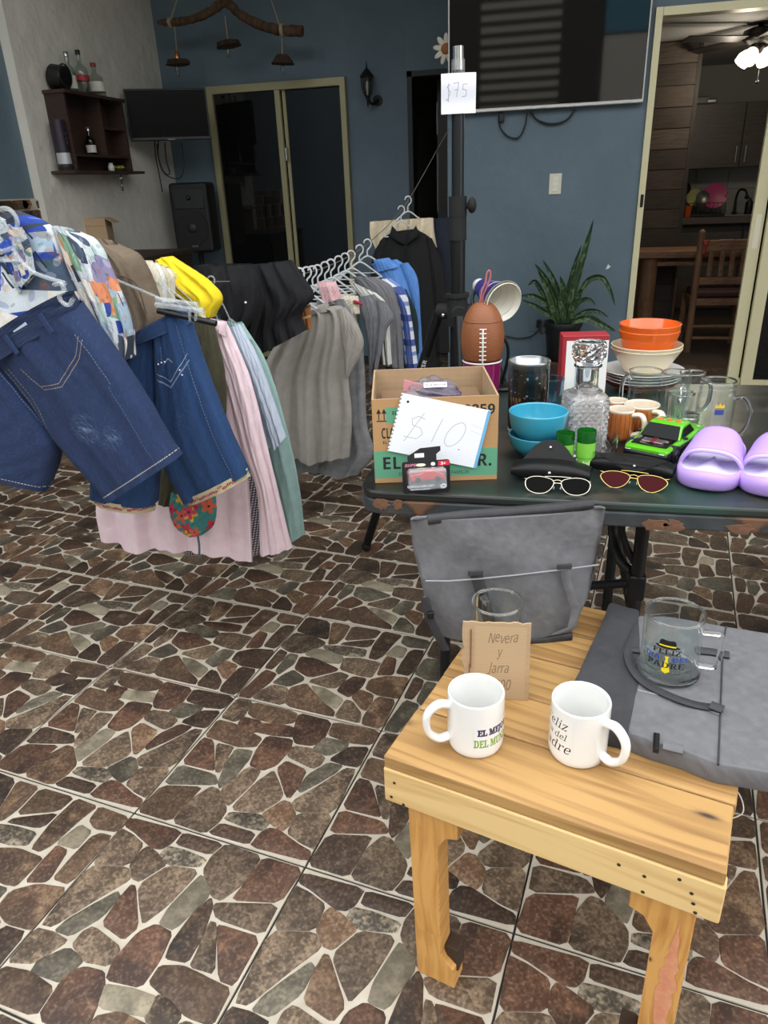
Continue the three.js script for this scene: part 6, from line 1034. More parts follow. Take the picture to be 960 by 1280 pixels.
// ---------------------------------------------------------------- tripod stand with the paper note
{
  const z = -2.28, b = onZ(572, 300, z), t = thing('tripod_stand', 'black tripod speaker stand with a paper note on its pole behind the table', 'stand', [b.x, 0, z]);
  const Y = (py) => onZ(572, py, z).y, r = 0.0205;
  const hubY = Y(392);
  part('lower_tube', cyl(r * 1.12, r * 1.12, Y(298) - 0.30, 0, (Y(298) + 0.30) / 2, 0), M.blackMetal, t);
  part('upper_tube', cyl(r * 0.86, r * 0.86, Y(88) - Y(300), 0, (Y(88) + Y(300)) / 2, 0), mat(0x2a2d30, 0.3, { metalness: 0.55 }), t);
  part('steel_tip', cyl(r * 0.72, r * 0.76, Y(58) - Y(90), 0, (Y(58) + Y(90)) / 2, 0), M.chrome, t);
  part('tape', [cyl(r * 0.9, r * 0.92, 0.05, 0, Y(88), 0)], phys(0xffffff, 0.1, { transmission: 0.9, thickness: 0 }), t);
  part('collar', [cyl(r * 1.3, r * 1.3, 0.055, 0, Y(258), 0), cyl(r * 1.25, r * 1.3, 0.075, 0, Y(283), 0)], M.blackMatte, t);
  part('clamp_knob', [mv(new THREE.SphereGeometry(0.022, 20, 14).scale(0.6, 1, 0.8), 0.042, Y(257), 0.006), bar([0.02, Y(258), 0], [0.045, Y(258), 0.004], 0.008)], M.blackMatte, t);
  part('hub', [cyl(r * 1.5, r * 1.6, 0.09, 0, hubY + 0.01, 0), cyl(r * 1.75, r * 1.75, 0.012, 0, hubY + 0.055, 0)], M.blackMatte, t);
  const kn = (a) => V(Math.cos(a), 0, Math.sin(a));
  [[-2.75, 'KSR'], [-0.4, ''], [1.35, '']].forEach(([a, w]) => {
    const d = kn(a), top = d.clone().multiplyScalar(0.065).setY(hubY), foot = d.clone().multiplyScalar(0.40).setY(0.02);
    const leg = part('leg', [bar(top, foot, 0.0165), bar([0, 0.36, 0], top.clone().lerp(foot, 0.62), 0.008)], M.blackMetal, t);
    part('leg_bracket', [bar([0, hubY + 0.005, 0], top.clone().multiplyScalar(1).setY(hubY + 0.004), 0.024)], M.blackMatte, t);
    part('rubber_foot', mv(new THREE.SphereGeometry(0.02, 14, 10), foot.x, foot.y, foot.z), M.black, leg);
    if (w) {
      const dirn = foot.clone().sub(top).normalize(), nrm = V(0.35, 0.25, 1).sub(dirn.clone().multiplyScalar(V(0.35, 0.25, 1).dot(dirn))).normalize(), side = dirn.clone().cross(nrm);
      const tex = canvasTex(256, 96, (c) => { c.fillStyle = '#1a1b1d'; c.fillRect(0, 0, 256, 96); c.fillStyle = '#e4e4e2'; c.font = 'bold 78px sans-serif'; c.fillText('KSR', 78, 76); c.beginPath(); c.arc(38, 48, 30, 0, 7); c.fill(); c.fillStyle = '#1a1b1d'; c.font = 'bold 40px sans-serif'; c.fillText('k', 26, 62); });
      const g = new THREE.PlaneGeometry(0.075, 0.022), mm = new THREE.Matrix4().makeBasis(dirn.clone().negate(), side.clone(), nrm);
      if (mm.determinant() < 0) mm.makeBasis(dirn.clone().negate(), side.negate(), nrm);
      const at = top.clone().lerp(foot, 0.19).addScaledVector(nrm, 0.0185); g.applyMatrix4(mm.setPosition(at)); part('lettering', g, mat(0xffffff, 0.5, { map: tex }), leg);
    }
  });
  part('bolt', [sph(0.006, 0.04, hubY, 0.032), sph(0.006, -0.04, hubY, 0.03)], M.chrome, t);
  const n = thing('paper_note', 'small white paper note with a pencilled price on the tripod pole', 'paper', [b.x, Y(118), z + 0.022], 0.18);
  const w = sz(43, onZ(575, 118, z)), h = w * 1.02;
  const sheet = new THREE.PlaneGeometry(w, h, 12, 12), p = sheet.attributes.position; for (let i = 0; i < p.count; i++) p.setZ(i, -0.006 * Math.pow(p.getX(i) / w * 2, 2) + 0.003 * Math.sin(p.getY(i) * 60)); sheet.computeVertexNormals();
  sheet.translate(0.004, 0, 0.002);
  part('sheet', sheet, mat(0xffffff, 0.85, { side: THREE.DoubleSide, map: canvasTex(256, 256, (c) => { c.fillStyle = '#e7e9f2'; c.fillRect(0, 0, 256, 256); c.strokeStyle = '#9a9db0'; c.lineWidth = 4; const L = (q) => { c.beginPath(); q.forEach(([x, y], i) => i ? c.lineTo(x, y) : c.moveTo(x, y)); c.stroke(); }; L([[66, 70], [44, 84], [66, 120], [46, 170], [34, 160]]); L([[54, 60], [54, 180]]); L([[90, 66], [128, 60], [112, 150]]); L([[98, 106], [126, 104]]); L([[190, 70], [160, 74], [158, 104], [186, 110], [182, 146], [152, 150]]); }) }), n);
}
// ---------------------------------------------------------------- glass door in the recess
const alu = mat(0xa09a78, 0.42, { metalness: 0.25 }), aluCream = mat(0xd8d2ac, 0.4, { metalness: 0.1 });
{
  const d = structGroup('door_1', [0, 0, ZF]), w = GX1 - GX0, mid = (GX0 + GX1) / 2;
  part('frame', [box(0.045, GH - 0.002, 0.08, GX0 + 0.0235, GH / 2, 0.022), box(0.04, GH - 0.002, 0.08, GX1 - 0.021, GH / 2, 0.022), box(w - 0.086, 0.05, 0.078, mid + 0.0025, GH - 0.026, 0.02), box(w - 0.086, 0.04, 0.078, mid + 0.0025, 0.02, 0.02)], alu, d);
  part('stile', [box(0.04, GH - 0.08, 0.03, mid + 0.015, GH / 2, 0.035), box(0.025, GH - 0.08, 0.03, mid + 0.055, GH / 2, 0.0)], alu, d);
  const tint = phys(0x1a1c1c, 0.03, { transmission: 0.55, thickness: 0, ior: 1.5 });
  part('pane', box(w / 2 - 0.03, GH - 0.09, 0.006, mid - w / 4 + 0.005, GH / 2, 0.03), tint, d);
  part('pane', box(w / 2 - 0.03, GH - 0.09, 0.006, mid + w / 4 + 0.01, GH / 2, 0.0), tint, d);
  const h = onZ(358, 193, ZF + 0.05); part('handle', rbox(0.02, 0.09, 0.02, 0.005, h.x, h.y, 0.055), M.steel, d);
  const dw = structGroup('door_2', [0, 0, ZF]);
  part('frame', [box(0.035, OH, 0.17, OX0 + 0.0175, OH / 2, -0.075), box(0.6, 0.035, 0.17, OX0 + 0.3, OH - 0.0175, -0.075)], mat(0x252a2c, 0.6), dw);
  const lx = onZ(547, 200, ZF - 0.3).x;
  part('door_leaf', box(0.42, OH - 0.04, 0.04, lx + 0.21, (OH - 0.04) / 2 + 0.005, -0.32), mat(0x1c1a19, 0.5), dw);
  part('edge_strip', [box(0.012, 0.22, 0.01, lx, onZ(547, 148, ZF - 0.3).y, -0.30), box(0.012, 0.42, 0.01, lx, onZ(547, 228, ZF - 0.3).y, -0.30)], mat(0x77797a, 0.5), dw);
}
// ---------------------------------------------------------------- wall lantern
{
  const c = onZ(459, 104, ZF + 0.11), top = onZ(460, 76, ZF + 0.11).y, bot = onZ(461, 134, ZF + 0.11).y, H = top - bot;
  const t = thing('wall_lantern', 'black wall lantern with clear glass beside the glass door', 'lantern', [c.x, bot, ZF + 0.11]);
  const iron = mat(0x14130f, 0.55, { metalness: 0.3 }), y = (k) => H * k;
  part('finial', lathe([[0.001, y(1)], [0.004, y(0.93)], [0.006, y(0.88)], [0.004, y(0.86)], [0.010, y(0.83)]], 16), iron, t);
  part('roof', lathe([[0.010, y(0.84)], [0.022, y(0.80)], [0.052, y(0.68)], [0.056, y(0.66)], [0.044, y(0.65)], [0.001, y(0.66)]], 6), iron, t);
  part('glass', lathe([[0.042, y(0.65)], [0.040, y(0.48)], [0.028, y(0.30)], [0.014, y(0.24)]], 6), paneMat(0xdfe2df), t);
  part('cage', [0, 1, 2, 3, 4, 5].map((i) => tube([[0.043 * Math.cos(i * PI / 3), y(0.66), 0.043 * Math.sin(i * PI / 3)], [0.041 * Math.cos(i * PI / 3), y(0.48), 0.041 * Math.sin(i * PI / 3)], [0.028 * Math.cos(i * PI / 3), y(0.3), 0.028 * Math.sin(i * PI / 3)], [0.012 * Math.cos(i * PI / 3), y(0.22), 0.012 * Math.sin(i * PI / 3)]], 0.0035, 14, 6)), iron, t);
  part('bulb', lathe([[0.001, y(0.58)], [0.010, y(0.55)], [0.013, y(0.45)], [0.008, y(0.34)], [0.008, y(0.27)]], 16), mat(0xd8d2c2, 0.3), t);
  part('base', lathe([[0.016, y(0.25)], [0.018, y(0.22)], [0.008, y(0.15)], [0.007, y(0.04)], [0.001, 0]], 16), iron, t);
  part('arm', tube([[0, y(0.2), 0], [0.02, y(0.08), -0.02], [0.045, y(0.12), -0.07], [0.05, y(0.18), -0.10]], 0.010, 20, 8), iron, t);
  part('wall_plate', cylN(20, 0.035, 0.035, 0.014, 0.05, y(0.17), -0.102, PI / 2), iron, t);
}
// ---------------------------------------------------------------- driftwood branch lamp
{
  const Z = -5.55, P = (x, y, o = 0) => onZ(x, y, Z + o), o = P(283, 14), t = thing('branch_lamp', 'driftwood branch hanging on ropes with three rough wooden lamp shades', 'lamp', o), L = (x, y, k) => P(x, y, k).sub(o);
  const bark = mat(0xffffff, 0.95, { map: dataTex(128, (x, y) => mix([52, 38, 28], [112, 86, 62], fbm(x * 3, y * 18, 18, 321, 4)), true, 3), bumpMap: fineBump, bumpScale: 0.006 });
  const path = curve([L(197, 28), L(215, 28), L(240, 24), L(262, 15), L(283, 4), L(300, 18), L(320, 29), L(345, 37), L(378, 39)]), N = 60, Rg = [], fr = path.computeFrenetFrames(N);
  for (let i = 0; i <= N; i++) { const p = path.getPoint(i / N), r = 0.028 * (0.75 + 0.35 * hash(i, 3) * 0.4 + 0.35 * i / N) * (i < 4 ? 0.5 + i / 8 : 1); Rg.push([...Array(10).keys()].map((k) => p.clone().addScaledVector(fr.normals[i], Math.cos(k * PI / 5) * r * (0.85 + 0.3 * hash(k, i * 0.31))).addScaledVector(fr.binormals[i], Math.sin(k * PI / 5) * r * (0.85 + 0.3 * hash(k, i * 0.31))))); }
  part('branch', rings(Rg, { capStart: true, capEnd: true }), bark, t);
  const up = (x, y, tx) => { const a = L(x, y, 0.02), b = onZ(tx, -120, Z).sub(o); b.y = CEIL - o.y; return b.clone().sub(a).length() ? new THREE.TubeGeometry(curve([a, a.clone().lerp(b, 0.5), b]), 20, 0.004, 6) : null; };
  part('rope', up(213, 26, 290), M.rope, t); part('rope', up(350, 33, 280), M.rope, t);
  part('rope_wrap', cyl(0.03, 0.03, 0.02, L(213, 28).x, L(213, 28).y, L(213, 28).z, 0, 0, PI / 2), M.rope, t); part('rope_wrap', cyl(0.04, 0.04, 0.022, L(353, 38).x, L(353, 38).y, L(353, 38).z, 0, 0, PI / 2), M.rope, t);
  [[218, 32, 222, 76, 97], [281, 20, 285, 53, 72], [352, 44, 353, 72, 93]].forEach(([rx, ry, sx, sy, by], i) => {
    const a = L(rx, ry), s = L(sx, sy), b = L(sx + 1, by);
    part('cord', bar(a, s, 0.0035), M.rope, t);
    const Rr = 0.085, g = new THREE.CylinderGeometry(Rr * (i === 2 ? 0.45 : 0.85), Rr, i === 2 ? 0.055 : 0.03, 22, 2), p = g.attributes.position; for (let k = 0; k < p.count; k++) { const f = 0.88 + 0.22 * hash(Math.round(p.getX(k) * 90), Math.round(p.getZ(k) * 90), i); p.setX(k, p.getX(k) * f); p.setZ(k, p.getZ(k) * f); } g.computeVertexNormals();
    const sh = part('shade', mv(g, s.x, s.y - 0.01, s.z, 0, 0, [0, 0.12, -0.05][i]), bark, t);
    part('bulb', lathe([[0.001, 0], [0.012, 0.004], [0.016, 0.03], [0.013, 0.07], [0.010, 0.085]], 16, b.x, b.y, b.z), paneMat(0xeeeeea), t);
    if (i === 0) part('copper_socket', lathe([[0.020, 0], [0.022, 0.02], [0.012, 0.05], [0.004, 0.055]], 18, s.x, s.y + 0.008, s.z), mat(0xb87a5a, 0.3, { metalness: 0.8 }), t);
  });
}
// ---------------------------------------------------------------- small television and its cables
{
  const a = onZ(153, 110, -5.18), b = onZ(257, 112, -5.42), bl = onZ(160, 176, -5.18), w = a.distanceTo(b.clone().setY(a.y)), h = (a.y - bl.y) * 1.0, mid = a.clone().lerp(b, 0.5), yaw = Math.atan2(-(b.z - a.z), b.x - a.x);
  mid.y = (a.y + bl.y) / 2 - 0.005;
  const t = thing('wall_television', 'small black flat television on a bracket in the corner above the loudspeaker', 'television', mid, yaw);
  part('housing', rbox(w, h, 0.04, 0.006, 0, 0, -0.02), mat(0x07080a, 0.4), t);
  part('screen', box(w - 0.02, h - 0.03, 0.002, 0, 0.006, 0.0006), phys(0x040506, 0.25, { specularIntensity: 0.25 }), t);
  part('logo', mv(new THREE.PlaneGeometry(0.05, 0.007), 0, -h / 2 + 0.006, 0.0018), mat(0x6d7074, 0.4), t);
  part('bracket', [box(0.12, 0.1, 0.06, 0, 0, -0.07), bar([0, 0, -0.09], [-0.12, 0, -0.28], 0.016)], M.blackMetal, t);
  for (const [n, pts] of [['long', [[198, 176], [198, 195], [204, 215], [214, 222], [226, 222], [230, 208], [227, 178]]], ['straight', [[193, 176], [195, 198], [199, 218], [203, 240]]], ['looped', [[206, 178], [208, 200], [212, 218], [206, 216], [199, 200], [196, 180]]]]) { const g = new THREE.TubeGeometry(curve(pts.map(([x, y]) => onZ(x, y, -5.5).sub(mid))), 40, 0.004, 6); const o = part('cable', g, M.cable, t); o.rotation.y = -yaw; }
}
// ---------------------------------------------------------------- loudspeaker
{
  const c = onZ(240, 272, -5.52), t = thing('loudspeaker', 'black loudspeaker on a pole stand next to the glass door', 'speaker', [c.x, 0, -5.52], 0.16);
  const y0 = onZ(245, 316, -5.52).y, y1 = onZ(238, 228, -5.52).y, h = y1 - y0, w = 0.295, my = (y0 + y1) / 2, box_ = mat(0x0e0f11, 0.6);
  part('cabinet', rbox(w, h, 0.24, 0.025, 0, my, -0.10), box_, t);
  part('horn', [ext([[-w * 0.36, 0], [w * 0.36, 0], [w * 0.42, h * 0.27], [-w * 0.42, h * 0.27]], 0.012, 0.003, 0, my + h * 0.14, 0.012)], mat(0x1b1d20, 0.4), t);
  part('horn_throat', sph(0.018, 0, my + h * 0.29, 0.026), M.black, t);
  part('woofer_grille', cylN(40, w * 0.42, w * 0.42, 0.014, 0, my - h * 0.14, 0.022, PI / 2), mat(0x141518, 0.75), t);
  part('cone_cap', mv(new THREE.SphereGeometry(0.035, 20, 12).scale(1, 1, 0.3), 0, my - h * 0.14, 0.030), mat(0x1d1f22, 0.5), t);
  part('badge', [box(0.022, 0.014, 0.002, -0.008, my - h * 0.40, 0.027), box(0.018, 0.014, 0.002, 0.016, my - h * 0.40, 0.027)], M.steel, t);
  part('stand_pole', cyl(0.018, 0.018, y0 - 0.02, 0, y0 / 2, -0.1), M.blackMetal, t);
  for (const a of [0.6, 2.7, 4.8]) part('stand_leg', bar([0, 0.45, -0.1], [0.3 * Math.cos(a), 0.012, -0.1 + 0.22 * Math.sin(a)], 0.012), M.blackMetal, t);
}
// ---------------------------------------------------------------- wooden wall shelf with bottles
{
  const X = XL, D = 0.13, z0 = -4.375, z1 = -5.03, y0 = 1.442, y1 = 1.872, wood = mat(0xffffff, 0.7, { map: woodTex([58, 38, 28], [38, 24, 18], [20, 12, 9], 14, 2) }), zc = (z0 + z1) / 2;
  const t = thing('wall_shelf', 'dark brown wooden wall shelf holding bottles on the grey wall', 'shelf', [X, y0, zc]);
  const h = y1 - y0, W = z0 - z1, b = (w, hh, d, y, z, x = D / 2) => box(w, hh, d, x, y, z);
  part('back_board', b(0.008, h, W - 0.02, h / 2, 0, 0.004), wood, t);
  part('side_panel', b(D, h, 0.018, h / 2, W / 2 - 0.009), wood, t); part('side_panel', b(D, h, 0.018, h / 2, -W / 2 + 0.009), wood, t);
  part('top_board', b(D + 0.02, 0.018, W + 0.02, h, 0, D / 2 + 0.01), wood, t); part('bottom_board', b(D + 0.03, 0.016, W + 0.18, 0, -0.01, D / 2 + 0.015), wood, t);
  part('divider', b(D * 0.95, h * 0.78, 0.016, h * 0.62, -W * 0.08), wood, t);
  part('inner_shelf', b(D * 0.95, 0.016, W - 0.03, h * 0.22, 0), wood, t); part('inner_shelf', b(D * 0.9, 0.014, W * 0.40, h * 0.60, -W * 0.29), wood, t);
  const bottle = (name, label, z, y, pts, m, cap, lab, x = X + D * 0.55) => { const o = thing(name, label, 'bottle', [x, y, z]); part('body', lathe(pts, 28), m, o); const [cr, c0, c1, cm] = cap; part('cap', lathe([[cr, c0], [cr, c1], [0.001, c1]], 20), cm, o); if (lab) part('label', lathe([[lab[0], lab[1]], [lab[0], lab[2]]], 28), lab[3], o); return o; };
  const by = y1 + 0.010, clear = paneMat(0xdfe6e2), labelW = mat(0xc9c6bc, 0.7), prof = (r, H, n = 0.013) => [[0.001, 0], [r, 0.002], [r, H * 0.5], [r * 0.8, H * 0.62], [n, H * 0.72], [n, H * 0.92]];
  bottle('liquor_bottle', 'tall clear bottle beside the black round tin on the shelf', -4.57, by, prof(0.036, 0.21), clear, [0.014, 0.19, 0.215, M.steel], [0.0365, 0.02, 0.09, labelW]);
  bottle('liquor_bottle', 'clear vodka style bottle with red lettered label on the shelf top', -4.70, by, prof(0.042, 0.235), clear, [0.015, 0.215, 0.24, M.black], [0.0425, 0.075, 0.105, mat(0x9a2430, 0.6)]);
  bottle('liquor_bottle', 'round shouldered bottle with red cap at the end of the shelf top', -4.85, by, [[0.001, 0], [0.05, 0.003], [0.052, 0.06], [0.044, 0.11], [0.014, 0.135], [0.013, 0.175]], clear, [0.017, 0.17, 0.19, mat(0x8c2a2a, 0.5)], [0.0525, 0.03, 0.085, labelW]);
  { const o = thing('round_tin', 'black round tin standing on the shelf top beside the bottles', 'tin', [X + D * 0.5, by, -4.465]); part('body', mv(lathe([[0.001, -0.045], [0.062, -0.045], [0.068, -0.038], [0.068, 0.038], [0.062, 0.045], [0.001, 0.045]], 36), 0, 0.068, 0, 0, 0, PI / 2 - 0.2), M.black, o); part('rim', mv(new THREE.TorusGeometry(0.06, 0.004, 8, 36), 0.045, 0.076, 0, 0, PI / 2, 0), M.blackMatte, o); }
  bottle('liquor_bottle', 'small dark bottle with silver label inside the shelf', -4.66, y0 + h * 0.22 + 0.0085, prof(0.03, 0.15, 0.012), phys(0x0c0a08, 0.1), [0.013, 0.135, 0.155, M.steel], [0.0305, 0.012, 0.055, labelW]);
  { const o = thing('bottle_carton', 'dark purple bottle tube with silver band on the shelf edge', 'carton', [X + D * 0.62, y0 + 0.0085, -4.335]); part('tube', cyl(0.04, 0.04, 0.27, 0, 0.135, 0), mat(0x241c2c, 0.5), o); part('silver_band', cyl(0.0405, 0.0405, 0.06, 0, 0.065, 0), mat(0xb9bdbe, 0.35, { metalness: 0.3 }), o); part('foot_ring', cyl(0.041, 0.041, 0.018, 0, 0.010, 0), M.blackMatte, o); part('emblem', [mv(new THREE.PlaneGeometry(0.03, 0.10), 0.0412, 0.17, 0, 0, PI / 2, 0)], mat(0xa9abb2, 0.5, { map: canvasTex(64, 200, (c) => { c.fillStyle = '#241c2c'; c.fillRect(0, 0, 64, 200); c.fillStyle = '#d8d8e0'; c.font = 'bold 44px serif'; c.fillText('S', 16, 60); c.fillText('s', 20, 110); c.fillText('S', 16, 160); }) }), o); }
  { const o = thing('yellow_fruit_dish', 'small dish of yellow shapes and a white jar on the shelf bottom', 'dish', [X + D * 0.6, y0 + 0.0085, -4.93]); part('dish', lathe([[0.001, 0.001], [0.03, 0.001], [0.05, 0.02], [0.047, 0.02], [0.028, 0.006], [0.001, 0.006]], 24), mat(0x6a6430, 0.4), o); for (const [x, z] of [[0.01, 0.012], [-0.012, 0.01], [0.0, -0.018], [0.012, -0.03]]) part('lump', mv(new THREE.SphereGeometry(0.016, 12, 10), x, 0.022, z), mat(0x8a8438, 0.5), o); }
  { const o = tag(part('white_jar', lathe([[0.001, 0], [0.02, 0], [0.021, 0.03], [0.014, 0.038], [0.014, 0.05], [0.001, 0.05]], 20), M.white), 'little white jar beside the yellow dish on the shelf bottom', 'jar'); o.position.set(X + D * 0.62, y0 + 0.0085, -4.84); }
  { const o = thing('bead_string', 'short black beaded string hanging below the shelf', 'beads', [X + D + 0.032, y0, -4.80]); for (let i = 0; i < 8; i++) part('bead', mv(new THREE.SphereGeometry(i % 3 === 2 ? 0.009 : 0.006, 10, 8), 0, -0.01 - i * 0.014, 0), i % 3 === 2 ? M.steel : M.black, o); part('thread', bar([0, 0.006, 0], [0, -0.11, 0], 0.0012), M.black, o); }
}
// ---------------------------------------------------------------- carton and bottle on a low cupboard by the left wall
{
  const top = 0.94, t = thing('low_cupboard', 'dark low cupboard under the brown carton by the grey wall', 'cupboard', [-2.72, 0, -4.62]);
  part('body', rbox(0.44, top - 0.03, 0.9, 0.006, 0, (top - 0.03) / 2, 0), mat(0x2b211b, 0.7), t); part('top_board', rbox(0.47, 0.03, 0.94, 0.005, 0, top - 0.015, 0), mat(0x33271f, 0.6), t);
  for (const s of [-1, 1]) { const d = part('door', rbox(0.012, top - 0.12, 0.42, 0.003, 0.226, top / 2 - 0.02, s * 0.215), mat(0x30251e, 0.7), t); part('knob', sph(0.012, 0.240, top * 0.55, s * 0.04), M.steel, d); }
  const p = onZ(118, 288, -4.62), c = thing('brown_carton', 'brown cardboard carton with an open flap by the grey wall', 'box', [p.x, top + 0.001, -4.62], 0.3);
  const h = onZ(118, 273, -4.62).y - top; part('body', box(0.20, h, 0.16, 0, h / 2, 0), cardboard, c); part('flap', mv(box(0.06, 0.003, 0.16), 0.125, h - 0.016, 0.0, 0, 0, -0.5), cardboard, c); part('tape_seam', box(0.2005, 0.004, 0.162, 0, h * 0.8, 0), mat(0x8a6d4e, 0.7), c);
  const q = onZ(86, 290, -4.45), b = thing('dark_bottle', 'dark wine bottle beside the brown carton by the grey wall', 'bottle', [q.x, top + 0.001, -4.45]); const bh = onZ(86, 272, -4.45).y - top; part('body', lathe([[0.001, 0], [0.036, 0.002], [0.037, bh * 0.58], [0.03, bh * 0.68], [0.014, bh * 0.8], [0.013, bh]], 24), phys(0x1a120c, 0.12), b); part('foil', lathe([[0.0145, bh * 0.84], [0.0148, bh * 1.01], [0.001, bh * 1.012]], 20), mat(0x30201a, 0.5), b);
}
// stone cladding at the foot of the left wall
{
  const gM = mat(0xffffff, 0.8, { map: groutTex }), zA = -4.165, zB = -3.09, yT = 1.305;
  const cl = part('cladding_bed', box(0.012, yT, zB - zA, XL - 0.055, yT / 2, (zA + zB) / 2), gM, wallLeftFront);
  let k = 0;
  for (let r = 0, y = 0.01; y < yT - 0.03; r++) { const hh = Math.min(yT - y - 0.008, 0.075 + 0.05 * hash(r, 2)); for (let z = zA + 0.006; z < zB - 0.03;) { const w = Math.min(zB - z - 0.006, 0.08 + 0.11 * hash(r, Math.round(z * 100))); const c = [0.012, 0.02, 0.016, 0.01].map((q, i) => q * (0.6 + hash(r * 7 + k, i))); part('stone', (() => { const pts = [[c[0], 0], [w - c[1], 0.004 * hash(k)], [w, c[1]], [w - 0.006 * hash(k, 3), hh - c[2]], [w - c[2], hh], [c[3], hh - 0.005 * hash(k, 5)], [0, hh - c[3]], [0.004, c[0]]]; const g = ext(pts, 0.008, 0.0015); g.rotateY(-PI / 2); g.rotateY(PI); return g.translate(XL - 0.048, y, z); })(), stoneMat['bdrkt'[Math.floor(hash(k, 9) * 5)]][0], wallLeftFront); z += w + 0.009; k++; } y += hh + 0.009; }
}
// ---------------------------------------------------------------- big television
{
  const x0 = -0.628, x1 = onZ(804, 127, ZW + 0.06).x, yb = onZ(700, 134, ZW + 0.06).y, w = x1 - x0, h = w * 0.575;
  const t = thing('flat_television', 'large wall television with thin white frame and glossy dark screen', 'television', [(x0 + x1) / 2, yb + h / 2, ZW + 0.03]);
  part('housing', rbox(w, h, 0.035, 0.004, 0, 0, 0.010), mat(0xd9dad6, 0.35), t);
  part('screen', box(w - 0.016, h - 0.026, 0.003, 0, 0.004, 0.0285), phys(0x050506, 0.035, { specularIntensity: 1.0 }), t);
  part('wall_mount', box(0.4, 0.3, 0.026, 0, 0, -0.018), M.blackMetal, t);
  part('logo', box(0.04, 0.005, 0.001, 0, -h / 2 + 0.005, 0.0285), M.steel, t);
  for (const [pts, r] of [[[[624, 140], [625, 158], [634, 170], [648, 172], [656, 158], [659, 141]], 0.0045], [[[663, 140], [672, 150], [690, 155], [708, 150], [719, 137]], 0.0055]]) part('cable', new THREE.TubeGeometry(curve(pts.map(([x, y]) => onZ(x, y, ZW + 0.02).sub(t.position))), 40, r, 7), M.cable, t);
  const pl = onZ(627, 147, ZW + 0.02).sub(t.position); part('plug', rbox(0.03, 0.045, 0.02, 0.004, pl.x, pl.y, pl.z), M.black, t);
}
{ const p = onZ(694, 230, ZW + 0.005), t = thing('light_switch', 'cream three button light switch plate on the blue wall', 'switch', [p.x, p.y, ZW]); part('plate', rbox(0.072, 0.115, 0.008, 0.003, 0, 0, 0.004), mat(0xd8d6c6, 0.4), t); for (const k of [-1, 0, 1]) part('button', rbox(0.03, 0.026, 0.006, 0.002, 0, k * 0.029, 0.008), mat(0xe4e2d4, 0.4), t); }
{ const p = onZ(668, 404, ZW + 0.004), t = thing('wall_outlet', 'blue painted electrical outlet plate low on the wall by the plant', 'outlet', [p.x, p.y, ZW]); part('plate', rbox(0.07, 0.11, 0.007, 0.003, 0, 0, 0.0035), wallBlue, t); part('plug', rbox(0.03, 0.05, 0.03, 0.005, 0.028, 0.0, 0.02), M.black, t); part('cable', new THREE.TubeGeometry(curve([[674, 412], [664, 420], [648, 423], [632, 420]].map(([x, y]) => onZ(x, y, ZW + 0.02).sub(t.position))), 30, 0.004, 6), M.cable, t); }
{ const q = onZ(760, 334, ZW + 0.002); tag(part('paint_chip', ext([[-0.012, -0.012], [0.004, -0.008], [0.016, 0.006], [0.004, 0.010], [0.0, 0.02], [-0.006, 0.004]], 0.002, 0.0004), M.white), 'white chipped spot of bare plaster on the blue wall by the plant', 'chip').position.copy(q); }
{ const p = onZ(558, 60, ZW + 0.03), t = thing('paper_flower', 'white and brown paper flower at the edge of the large television', 'decoration', [-0.636, p.y, ZW - 0.01], -0.15); t.scale.setScalar(0.72);
  for (let i = 0; i < 9; i++) { const a = i / 9 * PI * 2; part('petal', mv(new THREE.SphereGeometry(0.05, 12, 8).scale(0.42, 1, 0.14), 0, 0.062, 0).rotateZ(a).translate(-0.012, 0, 0.02), mat(0xc9c3b6, 0.85), t); } part('center', mv(new THREE.SphereGeometry(0.04, 16, 12).scale(1, 1, 0.4), -0.012, 0, 0.03), mat(0x8a5a34, 0.9), t); }
